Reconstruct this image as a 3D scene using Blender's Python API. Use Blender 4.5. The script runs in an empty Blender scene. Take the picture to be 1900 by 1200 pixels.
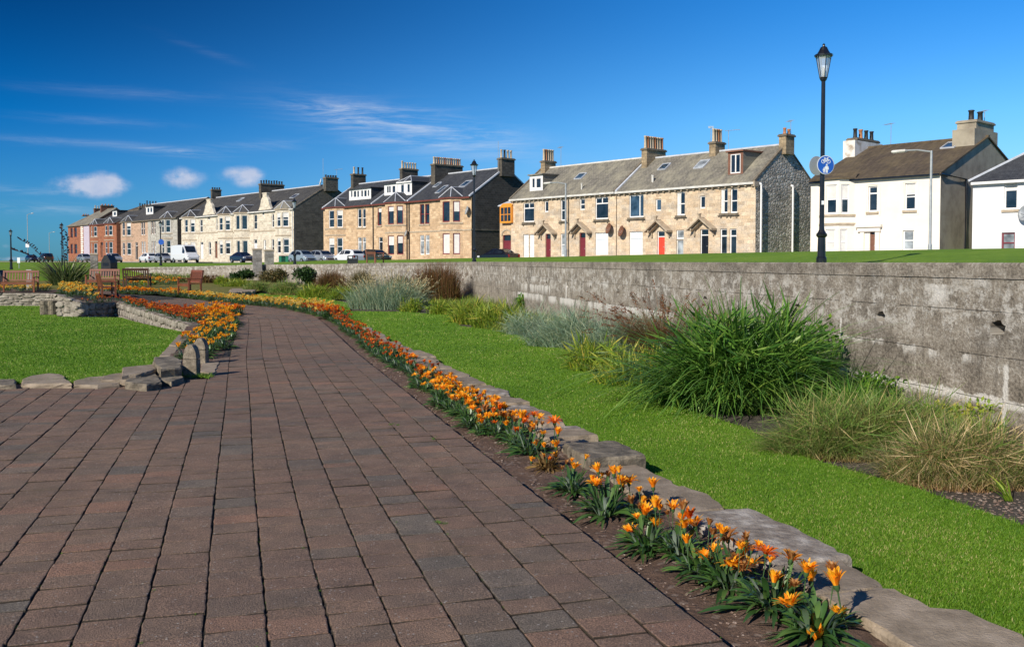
import bpy, math, random
import numpy as np
from mathutils import Vector, Matrix
R = math.radians
SC = bpy.context.scene
C = SC.collection
rnd = random.Random(7)
npr = np.random.RandomState(11)

# ---------------------------------------------------------------- camera
F = 1750.0; EYE = 1.5; HOR = 483.0
PITCH = R(2.0)
SHIFT = (600 - HOR - F * math.tan(PITCH))            # pixels of the 1900 wide picture
cam_d = bpy.data.cameras.new('camera'); cam = bpy.data.objects.new('camera', cam_d); C.objects.link(cam)
cam.location = (0, 0, EYE); cam.rotation_euler = (R(90) - PITCH, 0, 0)
cam_d.sensor_width = 36; cam_d.lens = 36 * F / 1900; cam_d.shift_y = -SHIFT / 1900
cam_d.clip_start = 0.05; cam_d.clip_end = 9000
SC.camera = cam

# ---------------------------------------------------------------- light
SUN_EL = R(30); SUN_H = Vector((-0.615, -0.788)).normalized()
world = bpy.data.worlds.new('World'); SC.world = world; world.use_nodes = True
sun_d = bpy.data.lights.new('sun', 'SUN'); sun = bpy.data.objects.new('sun', sun_d); C.objects.link(sun)
sun_d.energy = 5.0; sun_d.angle = R(0.5); sun_d.color = (1.0, 0.93, 0.82)
sv = Vector((SUN_H.x * math.cos(SUN_EL), SUN_H.y * math.cos(SUN_EL), math.sin(SUN_EL)))
sun.rotation_euler = (-sv).to_track_quat('-Z', 'Y').to_euler()
SC.view_settings.view_transform = 'Standard'; SC.view_settings.look = 'None'
SC.view_settings.exposure = 0.12; SC.view_settings.gamma = 1

# ---------------------------------------------------------------- node helper
class NT:
    def __init__(s, nt): s.nt = nt
    def n(s, t, ins=None, **kw):
        nd = s.nt.nodes.new(t)
        for k, v in kw.items(): setattr(nd, k, v)
        for k, v in (ins or {}).items(): s.put(nd.inputs[k], v)
        return nd
    def put(s, sock, v):
        if isinstance(v, bpy.types.NodeSocket): s.nt.links.new(v, sock)
        elif isinstance(v, bpy.types.Node): s.nt.links.new(v.outputs[0], sock)
        elif isinstance(v, (tuple, list)) and len(v) == 3 and sock.type == 'RGBA': sock.default_value = (*v, 1)
        else: sock.default_value = v
    def m(s, op, a, b=0.0, c=None, clamp=False):
        nd = s.nt.nodes.new('ShaderNodeMath'); nd.operation = op; nd.use_clamp = clamp
        s.put(nd.inputs[0], a); s.put(nd.inputs[1], b)
        if c is not None: s.put(nd.inputs[2], c)
        return nd.outputs[0]
    def mix(s, f, a, b, bt='MIX'):
        nd = s.nt.nodes.new('ShaderNodeMix'); nd.data_type = 'RGBA'; nd.blend_type = bt
        s.put(nd.inputs[0], f); s.put(nd.inputs[6], a); s.put(nd.inputs[7], b)
        return nd.outputs[2]
    def noise(s, vec, scale, det=4, rough=0.55, dist=0.0):
        nd = s.n('ShaderNodeTexNoise', {'Scale': scale, 'Detail': det, 'Roughness': rough, 'Distortion': dist})
        if vec is not None: s.put(nd.inputs['Vector'], vec)
        return nd.outputs[0]
    def vmul(s, vec, v):
        nd = s.nt.nodes.new('ShaderNodeVectorMath'); nd.operation = 'MULTIPLY'
        s.put(nd.inputs[0], vec); nd.inputs[1].default_value = v
        return nd.outputs[0]
    def step(s, v, a, b):                                # smoothstep from a to b
        nd = s.nt.nodes.new('ShaderNodeMapRange'); nd.interpolation_type = 'SMOOTHSTEP'
        s.put(nd.inputs[0], v); s.put(nd.inputs[1], a); s.put(nd.inputs[2], b)
        return nd.outputs[0]
    def ramp(s, fac, stops):
        nd = s.nt.nodes.new('ShaderNodeValToRGB'); s.put(nd.inputs[0], fac)
        e = nd.color_ramp.elements
        while len(e) < len(stops): e.new(0.5)
        for el, (p, c) in zip(e, stops): el.position = p; el.color = (*c, 1)
        return nd.outputs[0]
    def bump(s, h, st=0.5, d=0.02, normal=None):
        nd = s.n('ShaderNodeBump', {'Strength': st, 'Distance': d, 'Height': h})
        if normal is not None: s.put(nd.inputs['Normal'], normal)
        return nd.outputs[0]

def newmat(name):
    m = bpy.data.materials.new(name); m.use_nodes = True
    nt = m.node_tree; nt.nodes.clear()
    t = NT(nt)
    out = t.n('ShaderNodeOutputMaterial'); b = t.n('ShaderNodeBsdfPrincipled')
    nt.links.new(b.outputs[0], out.inputs[0])
    return m, t, b, out

def mottled(name, cols, scale=3.0, rough=0.8, bump=0.3, bscale=40, bd=0.01, metal=0.0, spec=0.5, det=5, tint=0.0, aniso=None):
    m, t, b, out = newmat(name)
    co = t.n('ShaderNodeTexCoord').outputs['Object']
    v = t.vmul(co, aniso) if aniso else co
    f = t.noise(v, scale, det, 0.6)
    n = len(cols)
    col = t.ramp(f, [(0.32 + 0.36 * i / max(1, n - 1), c) for i, c in enumerate(cols)]) if n > 1 else None
    if n > 1:
        if tint:
            oi = t.n('ShaderNodeObjectInfo').outputs['Random']
            col = t.mix(1.0, col, t.ramp(oi, [(0, (1 - tint,) * 3), (1, (1 + tint * .3,) * 3)]), 'MULTIPLY')
        t.put(b.inputs['Base Color'], col)
    else: b.inputs['Base Color'].default_value = (*cols[0], 1)
    b.inputs['Roughness'].default_value = rough; b.inputs['Metallic'].default_value = metal
    b.inputs['Specular IOR Level'].default_value = spec
    if bump: t.put(b.inputs['Normal'], t.bump(t.noise(co, bscale, 6, 0.65), bump, bd))
    return m

# ---------------------------------------------------------------- mesh helper
class MB:
    def __init__(s): s.v = []; s.f = []; s.mi = []; s.cur = 0
    def add(s, vs, fs):
        o = len(s.v); s.v += [tuple(p) for p in vs]
        for f in fs: s.f.append(tuple(i + o for i in f)); s.mi.append(s.cur)
    def box(s, x0, x1, y0, y1, z0, z1, M=None):
        vs = [Vector((x, y, z)) for z in (z0, z1) for y in (y0, y1) for x in (x0, x1)]
        if M: vs = [M @ p for p in vs]
        s.add(vs, [(0, 2, 3, 1), (4, 5, 7, 6), (0, 1, 5, 4), (2, 6, 7, 3), (0, 4, 6, 2), (1, 3, 7, 5)])
    def bbox(s, x0, x1, y0, y1, z0, z1, b=0.01, M=None):  # box with chamfered edges
        def ring(z, i):
            return [(x0 + i, y0 + i, z), (x1 - i, y0 + i, z), (x1 - i, y1 - i, z), (x0 + i, y1 - i, z)]
        rs = [ring(z0, b), ring(z0 + b, 0), ring(z1 - b, 0), ring(z1, b)]
        vs = [Vector(p) for r in rs for p in r]
        if M: vs = [M @ p for p in vs]
        fs = [(3, 2, 1, 0), (12, 13, 14, 15)]
        for k in range(3):
            for i in range(4):
                a = k * 4 + i; c = k * 4 + (i + 1) % 4
                fs.append((a, c, c + 4, a + 4))
        s.add(vs, fs)
    def prism(s, poly, z0, z1, M=None, bev=0.0):
        n = len(poly)
        lv = [(z0, 0.0), (z1 - bev, 0.0), (z1, bev)] if bev else [(z0, 0.0), (z1, 0.0)]
        cx = sum(p[0] for p in poly) / n; cy = sum(p[1] for p in poly) / n
        vs = []
        for z, i in lv:
            for p in poly:
                d = math.hypot(p[0] - cx, p[1] - cy) or 1
                k = max(0.0, 1 - i / d)
                vs.append(Vector((cx + (p[0] - cx) * k, cy + (p[1] - cy) * k, z)))
        if M: vs = [M @ p for p in vs]
        L = len(lv); fs = [tuple(range(n - 1, -1, -1)), tuple(range((L - 1) * n, L * n))]
        for k in range(L - 1):
            for i in range(n):
                j = (i + 1) % n; fs.append((k * n + i, k * n + j, (k + 1) * n + j, (k + 1) * n + i))
        s.add(vs, fs)
    def tube(s, pts, rad, n=8, cap=True):
        pts = [Vector(p) for p in pts]
        if not isinstance(rad, (list, tuple)): rad = [rad] * len(pts)
        vs = []; fs = []
        for i, p in enumerate(pts):
            d = (pts[min(i + 1, len(pts) - 1)] - pts[max(i - 1, 0)]).normalized()
            a = d.orthogonal() if abs(d.z) < 0.9 else Vector((1, 0, 0))
            a = (a - d * a.dot(d)).normalized(); b = d.cross(a)
            for k in range(n):
                t = 2 * math.pi * k / n
                vs.append(p + (a * math.cos(t) + b * math.sin(t)) * rad[i])
        for i in range(len(pts) - 1):
            for k in range(n):
                j = (k + 1) % n; fs.append((i * n + k, i * n + j, (i + 1) * n + j, (i + 1) * n + k))
        if cap: fs += [tuple(range(n - 1, -1, -1)), tuple(range((len(pts) - 1) * n, len(pts) * n))]
        s.add(vs, fs)
    def lathe(s, prof, n=16, c=(0, 0, 0)):
        vs = []; fs = []
        for r, z in prof:
            for k in range(n):
                t = 2 * math.pi * (k + .5) / n; vs.append((c[0] + r * math.cos(t), c[1] + r * math.sin(t), c[2] + z))
        for i in range(len(prof) - 1):
            for k in range(n):
                j = (k + 1) % n; fs.append((i * n + k, i * n + j, (i + 1) * n + j, (i + 1) * n + k))
        fs += [tuple(range(n - 1, -1, -1)), tuple(range((len(prof) - 1) * n, len(prof) * n))]
        s.add(vs, fs)
    def quad(s, *p): s.add(p, [tuple(range(len(p)))])
    def build(s, name, mat, parent=None, o=(0, 0, 0), smooth=False):
        me = bpy.data.meshes.new(name)
        me.from_pydata([(p[0] - o[0], p[1] - o[1], p[2] - o[2]) for p in s.v], [], s.f)
        for mm in (mat if isinstance(mat, (list, tuple)) else [mat]): me.materials.append(mm)
        if isinstance(mat, (list, tuple)): me.polygons.foreach_set('material_index', s.mi)
        if smooth: me.polygons.foreach_set('use_smooth', [True] * len(s.f))
        me.update()
        ob = bpy.data.objects.new(name, me); C.objects.link(ob)
        if parent: ob.parent = parent
        return ob

def npmesh(name, V, Fq, mat, col=None, smooth=True):
    me = bpy.data.meshes.new(name)
    V = np.asarray(V, np.float32); Fq = np.asarray(Fq, np.int32); k = Fq.shape[1]
    me.vertices.add(len(V)); me.vertices.foreach_set('co', V.ravel())
    me.loops.add(Fq.size); me.loops.foreach_set('vertex_index', Fq.ravel())
    me.polygons.add(len(Fq)); me.polygons.foreach_set('loop_start', np.arange(0, Fq.size, k, dtype=np.int32))
    me.polygons.foreach_set('loop_total', np.full(len(Fq), k, np.int32))
    me.polygons.foreach_set('use_smooth', np.full(len(Fq), bool(smooth)))
    me.update(calc_edges=True)
    if col is not None:
        a = me.attributes.new('tint', 'FLOAT_COLOR', 'POINT')
        c = np.ones((len(V), 4), np.float32); c[:, :3] = col; a.data.foreach_set('color', c.ravel())
    for mm in (mat if isinstance(mat, (list, tuple)) else [mat]): me.materials.append(mm)
    return me

def tag(o, label=None, cat=None, group=None, kind=None):
    if label: o['label'] = label
    if cat: o['category'] = cat
    if group: o['group'] = group
    if kind: o['kind'] = kind
    return o
def empty(name, loc, rz=0.0):
    o = bpy.data.objects.new(name, None); C.objects.link(o); o.location = loc; o.rotation_euler = (0, 0, rz); o.empty_display_size = 0.2
    return o
def link(name, me, parent=None, loc=(0, 0, 0), rz=0.0, sc=None):
    o = bpy.data.objects.new(name, me); C.objects.link(o)
    if parent: o.parent = parent
    o.location = loc; o.rotation_euler = (0, 0, rz)
    if sc: o.scale = sc if isinstance(sc, tuple) else (sc, sc, sc)
    return o
def copy_tree(o, parent=None):
    c = o.copy(); C.objects.link(c); c.parent = parent
    for ch in list(o.children): copy_tree(ch, c)
    return c

# ---------------------------------------------------------------- picture -> place
def ray(px, py):
    xc = (px - 950) / F; yc = (600 - py - SHIFT) / F
    return Vector((xc, math.cos(PITCH) + yc * math.sin(PITCH), -math.sin(PITCH) + yc * math.cos(PITCH)))
def sstep(a, b, x):
    t = max(0.0, min(1.0, (x - a) / (b - a))); return t * t * (3 - 2 * t)
def rise(Y): return 0.32 * sstep(32, 56, Y)
def G(px, py, z0=0.0, fn=rise):
    d = ray(px, py); z = z0
    for _ in range(30):
        t = (z - EYE) / d.z; z = 0.5 * z + 0.5 * (z0 + fn(t * d.y))
    return Vector((t * d.x, t * d.y, z))
def at(px, py, Y):
    d = ray(px, py); t = Y / d.y
    return Vector((t * d.x, Y, EYE + t * d.z))
# street frame: u runs along the house fronts (to the right), v away from the park
UD = Vector((1530, -F)).normalized(); VD = Vector((-UD.y, UD.x))
ST_A = math.atan2(UD.y, UD.x)
P0 = Vector(((1365 - 950) / 23.9, F / 23.9))
def fac(px, py, v=0.0):
    d = ray(px, py); d2 = Vector((d.x, d.y)); c = -P0
    t = (v - c.dot(VD)) / d2.dot(VD)
    return c.dot(UD) + t * d2.dot(UD), EYE + t * d.z
def gab(px, py, u):
    d = ray(px, py); d2 = Vector((d.x, d.y)); c = -P0
    t = (u - c.dot(UD)) / d2.dot(UD)
    return c.dot(VD) + t * d2.dot(VD), EYE + t * d.z
def W(u, v, z=0.0):
    p = P0 + UD * u + VD * v
    return Vector((p.x, p.y, z))
# ---------------------------------------------------------------- sky
def build_sky():
    nt = world.node_tree; nt.nodes.clear(); t = NT(nt)
    out = t.n('ShaderNodeOutputWorld'); bg = t.n('ShaderNodeBackground')
    sky = t.n('ShaderNodeTexSky', sky_type='NISHITA', sun_disc=False, sun_elevation=SUN_EL)
    sky.sun_rotation = math.atan2(SUN_H.x, SUN_H.y); sky.altitude = 0; sky.air_density = 1.0; sky.dust_density = 0.3; sky.ozone_density = 3.0
    co = t.n('ShaderNodeTexCoord').outputs['Generated']
    sep = t.n('ShaderNodeSeparateXYZ', {0: co})
    x, y, z = sep.outputs
    # azimuth coordinate a (0 straight ahead, + right) and elevation e, in picture-like tangents
    a = t.m('ARCTAN2', x, y); e = t.m('ARCSINE', z)
    # deeper blue away from the sun on the left, paler to the right (as through a polariser)
    side = t.m('ADD', t.m('MULTIPLY', t.step(a, -0.6, 0.55), 1.0), 0.0)
    el = t.step(e, 0.0, 0.30)
    left = t.ramp(el, [(0, SKY_L0), (0.45, SKY_L1), (1, SKY_L2)])
    right = t.ramp(el, [(0, SKY_R0), (0.45, SKY_R1), (1, SKY_R2)])
    grade = t.mix(side, left, right)
    col = t.mix(1.0, sky.outputs[0], grade, 'MULTIPLY')
    # cirrus: stretched noise, only in a few places of the sky
    cv = t.n('ShaderNodeCombineXYZ', {0: a, 1: e, 2: 0.3}).outputs[0]
    def blob(ca, ce, ra, re, rot=0.0):
        da = t.m('SUBTRACT', a, ca); de = t.m('SUBTRACT', t.m('SUBTRACT', e, ce), t.m('MULTIPLY', da, rot))
        q = t.m('ADD', t.m('POWER', t.m('ABSOLUTE', t.m('DIVIDE', da, ra)), 2.0), t.m('POWER', t.m('ABSOLUTE', t.m('DIVIDE', de, re)), 2.0))
        return t.m('EXPONENT', t.m('MULTIPLY', q, -1.0))
    def P(px, py): return math.atan((px - 950) / F), math.atan((HOR - py) / math.hypot(F, px - 950))
    wis = t.noise(t.vmul(cv, (7, 60, 1)), 1.0, 10, 0.66, 1.0)
    wis2 = t.noise(t.vmul(cv, (14, 160, 1)), 1.3, 10, 0.66, 1.6)
    cir = None
    for (px, py, rx, ry, rot, amp) in [(760, 243, 160, 30, -0.16, 1.25), (650, 232, 60, 22, -0.3, 0.7), (620, 203, 80, 9, -0.02, .7), (310, 281, 90, 7, -0.06, .8),
                                       (250, 176, 150, 9, 0.0, .2), (390, 100, 60, 7, -0.3, .12), (70, 387, 110, 9, 0, .6), (60, 355, 90, 7, -.05, .4), (480, 272, 110, 10, 0.1, .3),
                                       (90, 263, 120, 7, 0, .25), (190, 226, 110, 8, 0, .2), (890, 250, 120, 30, -.2, .35)]:
        ca, ce = P(px, py)
        bb = t.m('MULTIPLY', blob(ca, ce, rx / F, ry / F, rot), amp)
        cir = bb if cir is None else t.m('ADD', cir, bb)
    cm = t.m('MULTIPLY', cir, t.m('ADD', t.m('MULTIPLY', t.step(wis, 0.38, 0.75), 0.7), t.m('MULTIPLY', t.step(wis2, 0.4, 0.8), 0.35)), clamp=True)
    # small fair weather clouds low on the left
    cn = t.noise(t.vmul(cv, (40, 50, 1)), 1.0, 9, 0.62)
    cum = None
    for (px, py, rx, ry, amp) in [(165, 347, 62, 20, 1.0), (195, 338, 30, 16, .6), (340, 331, 33, 19, 1.05), (455, 327, 36, 19, 1.1), (15, 457, 12, 6, .5), (10, 480, 60, 5, .6)]:
        ca, ce = P(px, py)
        bb = t.m('MULTIPLY', blob(ca, ce, rx / F, ry / F), amp)
        cum = bb if cum is None else t.m('ADD', cum, bb)
    cu = t.step(t.m('MULTIPLY', cum, t.m('ADD', t.m('MULTIPLY', cn, 1.7), -0.12)), 0.16, 0.72)
    col = t.mix(t.m('MULTIPLY', cm, 0.62), col, CLOUD_C)
    shade = t.mix(t.noise(t.vmul(cv, (60, 70, 1)), 1.0, 4), (CLOUD_C[0] * .5, CLOUD_C[1] * .58, CLOUD_C[2] * .8), (CLOUD_C[0] * .95, CLOUD_C[1] * .92, CLOUD_C[2] * .95))
    col = t.mix(t.m('MULTIPLY', cu, 0.82), col, shade)
    t.put(bg.inputs[0], col); bg.inputs[1].default_value = 0.1
    nt.links.new(bg.outputs[0], out.inputs[0])
SKY_L0, SKY_L1, SKY_L2 = (0.13, 0.50, 1.0), (0.0, 0.34, 0.80), (0.0, 0.145, 0.37)
SKY_R0, SKY_R1, SKY_R2 = (0.62, 0.92, 1.25), (0.42, 0.92, 1.32), (0.12, 0.68, 1.25)
CLOUD_C = (7.4, 7.7, 8.2)
build_sky()
# ---------------------------------------------------------------- materials
def wall_stone(name, c1, c2, mortar, bw=0.55, bh=0.27, stain=(0.45, 0.36, 0.26), stain_amt=0.5, rough=0.9, bump=0.3, msz=0.012, irregular=0.0):
    m, t, b, out = newmat(name)
    co = t.n('ShaderNodeTexCoord').outputs['Object']
    s = t.n('ShaderNodeSeparateXYZ', {0: co})
    v = t.n('ShaderNodeCombineXYZ', {0: t.m('ADD', s.outputs[0], s.outputs[1]), 1: s.outputs[2], 2: 0.0}).outputs[0]
    if irregular:
        w = t.n('ShaderNodeTexNoise', {'Vector': v, 'Scale': 3.0, 'Detail': 2.0}).outputs[1]
        vm = t.nt.nodes.new('ShaderNodeVectorMath'); vm.operation = 'MULTIPLY_ADD'
        t.put(vm.inputs[0], w); vm.inputs[1].default_value = (irregular,) * 3; t.put(vm.inputs[2], v); v = vm.outputs[0]
    br = t.n('ShaderNodeTexBrick', {'Vector': v, 'Color1': c1, 'Color2': c2, 'Mortar': mortar, 'Scale': 1.0, 'Mortar Size': msz, 'Brick Width': bw, 'Row Height': bh, 'Bias': 0.0})
    n1 = t.noise(t.vmul(v, (.6, .9, 1)), 1.3, 6, 0.65)
    n2 = t.noise(t.vmul(v, (3, .5, 1)), 1.5, 5, 0.6)
    col = t.mix(t.m('MULTIPLY', t.step(n1, 0.42, 0.68), stain_amt), br.outputs[0], stain)
    col = t.mix(t.m('MULTIPLY', t.step(n2, 0.5, 0.8), stain_amt * 0.6), col, tuple(k * 0.55 for k in stain))
    n3 = t.noise(co, 9, 5, 0.7)
    col = t.mix(0.75, col, t.ramp(n3, [(0.3, (0.55,) * 3), (0.7, (1.25,) * 3)]), 'MULTIPLY')
    blk = t.n('ShaderNodeTexWhiteNoise', {'Vector': t.n('ShaderNodeVectorMath', {0: t.vmul(v, (1 / bw, 1 / bh, 1))}, operation='FLOOR').outputs[0]}, noise_dimensions='3D').outputs[0]
    col = t.mix(.7, col, t.ramp(blk, [(0, (0.72, .70, .70)), (.5, (1, 1, 1)), (1, (1.12, 1.12, 1.14))]), 'MULTIPLY')
    t.put(b.inputs['Base Color'], col); b.inputs['Roughness'].default_value = rough
    h = t.m('ADD', t.m('MULTIPLY', br.outputs[1], -1.0), t.m('MULTIPLY', n3, 1.2))
    t.put(b.inputs['Normal'], t.bump(h, bump, 0.03))
    return m
def slate(name, c1, c2, stain, amt=0.4, sp=0.25, bw=0.3, bh=0.22):
    m, t, b, out = newmat(name)
    co = t.n('ShaderNodeTexCoord').outputs['Object']
    s = t.n('ShaderNodeSeparateXYZ', {0: co})
    v = t.n('ShaderNodeCombineXYZ', {0: s.outputs[0], 1: t.m('MULTIPLY', s.outputs[2], 1.9), 2: 0.0}).outputs[0]
    br = t.n('ShaderNodeTexBrick', {'Vector': v, 'Color1': c1, 'Color2': c2, 'Mortar': tuple(k * .45 for k in c1), 'Scale': 1.0, 'Mortar Size': 0.012, 'Brick Width': bw, 'Row Height': bh})
    n1 = t.noise(t.vmul(v, (1, .35, 1)), 1.1, 7, 0.7); n2 = t.noise(v, 0.45, 4, 0.6)
    col = t.mix(t.m('MULTIPLY', t.step(t.m('ADD', t.m('MULTIPLY', n1, .6), t.m('MULTIPLY', n2, .4)), 0.42, 0.62), amt), br.outputs[0], stain)
    col = t.mix(.85, col, t.ramp(t.noise(t.vmul(v, (2.2, .7, 1)), 1.6, 8, .75), [(0.3, (0.6, 0.6, 0.6)), (0.7, (1.4, 1.38, 1.3))]), 'MULTIPLY')
    t.put(b.inputs['Base Color'], col); b.inputs['Roughness'].default_value = 0.75; b.inputs['Specular IOR Level'].default_value = sp
    t.put(b.inputs['Normal'], t.bump(t.m('ADD', t.m('MULTIPLY', br.outputs[1], -1), n1), 0.3, 0.03))
    return m
def foliage(name, stops, tip=None, rough=0.5, trans=0.25, under=None, spec=0.35, tipmix=0.8, foot=None):
    """colour ramp over the blade's own random number; tip colour grows along the blade"""
    m, t, b, out = newmat(name)
    at_ = t.n('ShaderNodeAttribute', attribute_name='tint').outputs['Color']
    s = t.n('ShaderNodeSeparateColor', {0: at_})
    col = t.ramp(s.outputs[0], stops)
    if tip: col = t.mix(t.m('MULTIPLY', t.step(s.outputs[1], 0.45, 1.0), t.m('MULTIPLY', s.outputs[2], tipmix)), col, tip)
    if foot: col = t.mix(t.m('MULTIPLY', t.step(s.outputs[1], .38, 0.0), .85), col, foot)
    if under:
        g = t.n('ShaderNodeNewGeometry').outputs['Backfacing']
        col = t.mix(t.m('MULTIPLY', g, t.m('MULTIPLY', t.step(s.outputs[2], .35, .85), .8)), col, under)
    t.put(b.inputs['Base Color'], col); b.inputs['Roughness'].default_value = rough; b.inputs['Specular IOR Level'].default_value = spec
    tr = t.n('ShaderNodeBsdfTranslucent'); t.put(tr.inputs[0], t.mix(1.0, col, (1.2, 1.25, .7), 'MULTIPLY'))
    ms = t.n('ShaderNodeMixShader', {0: trans}); t.nt.links.new(b.outputs[0], ms.inputs[1]); t.nt.links.new(tr.outputs[0], ms.inputs[2])
    t.nt.links.new(ms.outputs[0], out.inputs[0])
    return m
MAT = {}
MAT['sand'] = wall_stone('golden sandstone', (0.76, 0.60, 0.42), (0.60, 0.44, 0.28), (0.55, 0.45, 0.33), stain=(0.50, 0.44, 0.36), stain_amt=.75)
MAT['sand_dk'] = wall_stone('warm sandstone', (0.74, 0.54, 0.34), (0.56, 0.38, 0.22), (0.48, 0.37, 0.26), stain=(0.50, 0.34, 0.2), stain_amt=.6)
MAT['sand_pale'] = wall_stone('pale sandstone', (0.78, 0.70, 0.56), (0.68, 0.60, 0.47), (0.5, 0.44, 0.35), stain=(0.5, 0.44, 0.34), stain_amt=.4)
MAT['sand_pink'] = wall_stone('pink beige sandstone', (0.58, 0.39, 0.27), (0.5, 0.33, 0.22), (0.45, 0.32, 0.24), stain=(0.4, 0.28, 0.2), stain_amt=.4)
MAT['sand_grey'] = wall_stone('grey sandstone', (0.5, 0.48, 0.42), (0.42, 0.4, 0.35), (0.36, 0.34, 0.3), stain=(0.36, 0.33, 0.28), stain_amt=.4)
MAT['sand_red'] = wall_stone('red sandstone', (0.40, 0.15, 0.07), (0.33, 0.12, 0.06), (0.26, 0.11, 0.07), stain=(0.25, 0.10, 0.06), stain_amt=.4)
MAT['trim'] = mottled('dressed sandstone', [(0.34, 0.27, 0.19), (0.5, 0.41, 0.30)], 3, .9, .2, 20)
MAT['trim_dk'] = mottled('weathered dark stone', [(0.09, 0.075, 0.055), (0.22, 0.18, 0.13)], 3, .9, .3, 20)
def rubble_mat(name, stops, mortar, sc=3.0):
    m, t, b, out = newmat(name)
    co = t.n('ShaderNodeTexCoord').outputs['Object']
    v = t.vmul(co, (1, 1, 1.5))
    vo = t.n('ShaderNodeTexVoronoi', {'Vector': v, 'Scale': sc, 'Randomness': .85}); ve = t.n('ShaderNodeTexVoronoi', {'Vector': v, 'Scale': sc, 'Randomness': .85}, feature='DISTANCE_TO_EDGE')
    c = t.n('ShaderNodeSeparateColor', {0: vo.outputs[1]}).outputs[0]; n = t.noise(co, 8, 5, .7); n2 = t.noise(co, .5, 4, .6)
    col = t.mix(.7, t.ramp(c, stops), t.ramp(n, [(.3, (.5, .5, .5)), (.7, (1.4, 1.4, 1.4))]), 'MULTIPLY')
    col = t.mix(t.step(ve.outputs[0], .09, .03), col, mortar)
    col = t.mix(t.m('MULTIPLY', t.step(n2, .45, .7), .4), col, (0.12, 0.11, 0.09))
    t.put(b.inputs['Base Color'], col); b.inputs['Roughness'].default_value = .95
    t.put(b.inputs['Normal'], t.bump(t.m('ADD', t.m('MULTIPLY', t.step(ve.outputs[0], 0, .25), 1.2), n), .7, .07))
    return m
MAT['rubble'] = rubble_mat('grey whinstone rubble', [(0, (0.22, 0.205, 0.185)), (.4, (0.36, 0.335, 0.30)), (.7, (0.47, 0.44, 0.39)), (1, (0.64, 0.60, 0.53))], (0.40, 0.345, 0.275))
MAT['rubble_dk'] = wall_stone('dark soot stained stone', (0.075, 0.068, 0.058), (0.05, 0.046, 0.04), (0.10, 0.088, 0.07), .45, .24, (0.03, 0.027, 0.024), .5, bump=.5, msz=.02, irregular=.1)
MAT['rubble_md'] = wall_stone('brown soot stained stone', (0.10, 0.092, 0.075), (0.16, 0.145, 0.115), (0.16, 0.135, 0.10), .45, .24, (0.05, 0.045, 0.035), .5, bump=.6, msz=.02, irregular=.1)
MAT['render_white'] = mottled('cream painted render', [(0.80, 0.72, 0.62), (0.86, 0.79, 0.69)], 1.2, .8, .08, 30)
MAT['render_bright'] = mottled('white painted render', [(0.76, 0.75, 0.74), (0.82, 0.81, 0.80)], 1.2, .8, .08, 30)
MAT['render_brown'] = mottled('brown grey roughcast render', [(0.24, 0.205, 0.155), (0.36, 0.315, 0.24), (0.42, .37, .28)], .8, .95, .5, 25, .03)
MAT['chim_white'] = mottled('stained white chimney render', [(0.36, 0.28, 0.2), (0.72, 0.68, 0.62), (0.78, 0.75, 0.7)], 1.6, .9, .2, 20)
MAT['chim_stone'] = wall_stone('chimney sandstone', (0.42, 0.32, 0.2), (0.3, 0.22, 0.13), (0.2, 0.16, 0.1), .4, .25, (0.12, 0.09, 0.06), .5)
MAT['chim_dark'] = wall_stone('sooty chimney stone', (0.13, 0.11, 0.085), (0.08, 0.07, 0.055), (0.07, 0.06, 0.05), .4, .25, (0.04, 0.035, 0.03), .5)
MAT['chim_red'] = wall_stone('red chimney brick', (0.22, 0.08, 0.045), (0.17, 0.06, 0.04), (0.13, 0.07, 0.05), .22, .075, (0.1, 0.05, 0.035), .3)
MAT['lilac'] = mottled('lilac painted wall', [(0.46, 0.40, 0.47), (0.52, 0.46, 0.53)], 2, .8, .05, 20)
MAT['slate_blue'] = slate('blue black slate', (0.035, 0.038, 0.048), (0.055, 0.06, 0.072), (0.075, 0.078, 0.085), .4)
MAT['slate_dark'] = slate('dark grey slate', (0.05, 0.05, 0.053), (0.075, 0.074, 0.076), (0.12, 0.11, 0.095), .3)
MAT['slate_grey'] = slate('weathered grey slate', (0.16, 0.15, 0.13), (0.23, 0.21, 0.18), (0.31, 0.285, 0.22), .7)
MAT['tile_brown'] = slate('brown concrete tiles', (0.085, 0.065, 0.048), (0.11, 0.085, 0.06), (0.17, 0.13, 0.07), .45, bw=.33, bh=.5)
MAT['lead'] = mottled('pale lead flashing', [(0.42, 0.44, 0.48), (0.58, 0.6, 0.64)], 3, .6, .1, 20)
MAT['white'] = mottled('white painted timber', [(0.74, 0.73, 0.71), (0.82, 0.81, 0.8)], 4, .45, 0)
MAT['white_dirty'] = mottled('off white gutter paint', [(0.52, 0.5, 0.45), (0.75, 0.73, 0.69)], 2, .5, 0)
MAT['board'] = mottled('pale blue white board', [(0.62, 0.68, 0.72), (0.70, 0.75, 0.79)], 1, .7, .05)
MAT['blind'] = mottled('white window blind', [(0.6, 0.58, 0.54), (0.74, 0.72, 0.68)], 2, .8, 0)
MAT['black_paint'] = mottled('black gloss paint', [(0.006, 0.006, 0.009), (0.014, 0.014, 0.017)], 4, .28, .05, 60, spec=.6)
MAT['red_paint'] = mottled('bright red door paint', [(0.72, 0.06, 0.03), (0.8, 0.08, 0.04)], 3, .4, 0)
MAT['maroon'] = mottled('maroon paint', [(0.16, 0.02, 0.03), (0.2, 0.03, 0.04)], 3, .5, 0)
MAT['orange_paint'] = mottled('orange varnished window frame', [(0.75, 0.28, 0.03), (0.85, 0.34, 0.04)], 3, .5, 0)
MAT['gutter_red'] = mottled('red brown gutter paint', [(0.13, 0.035, 0.025), (0.18, 0.05, 0.035)], 3, .5, 0)
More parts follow.
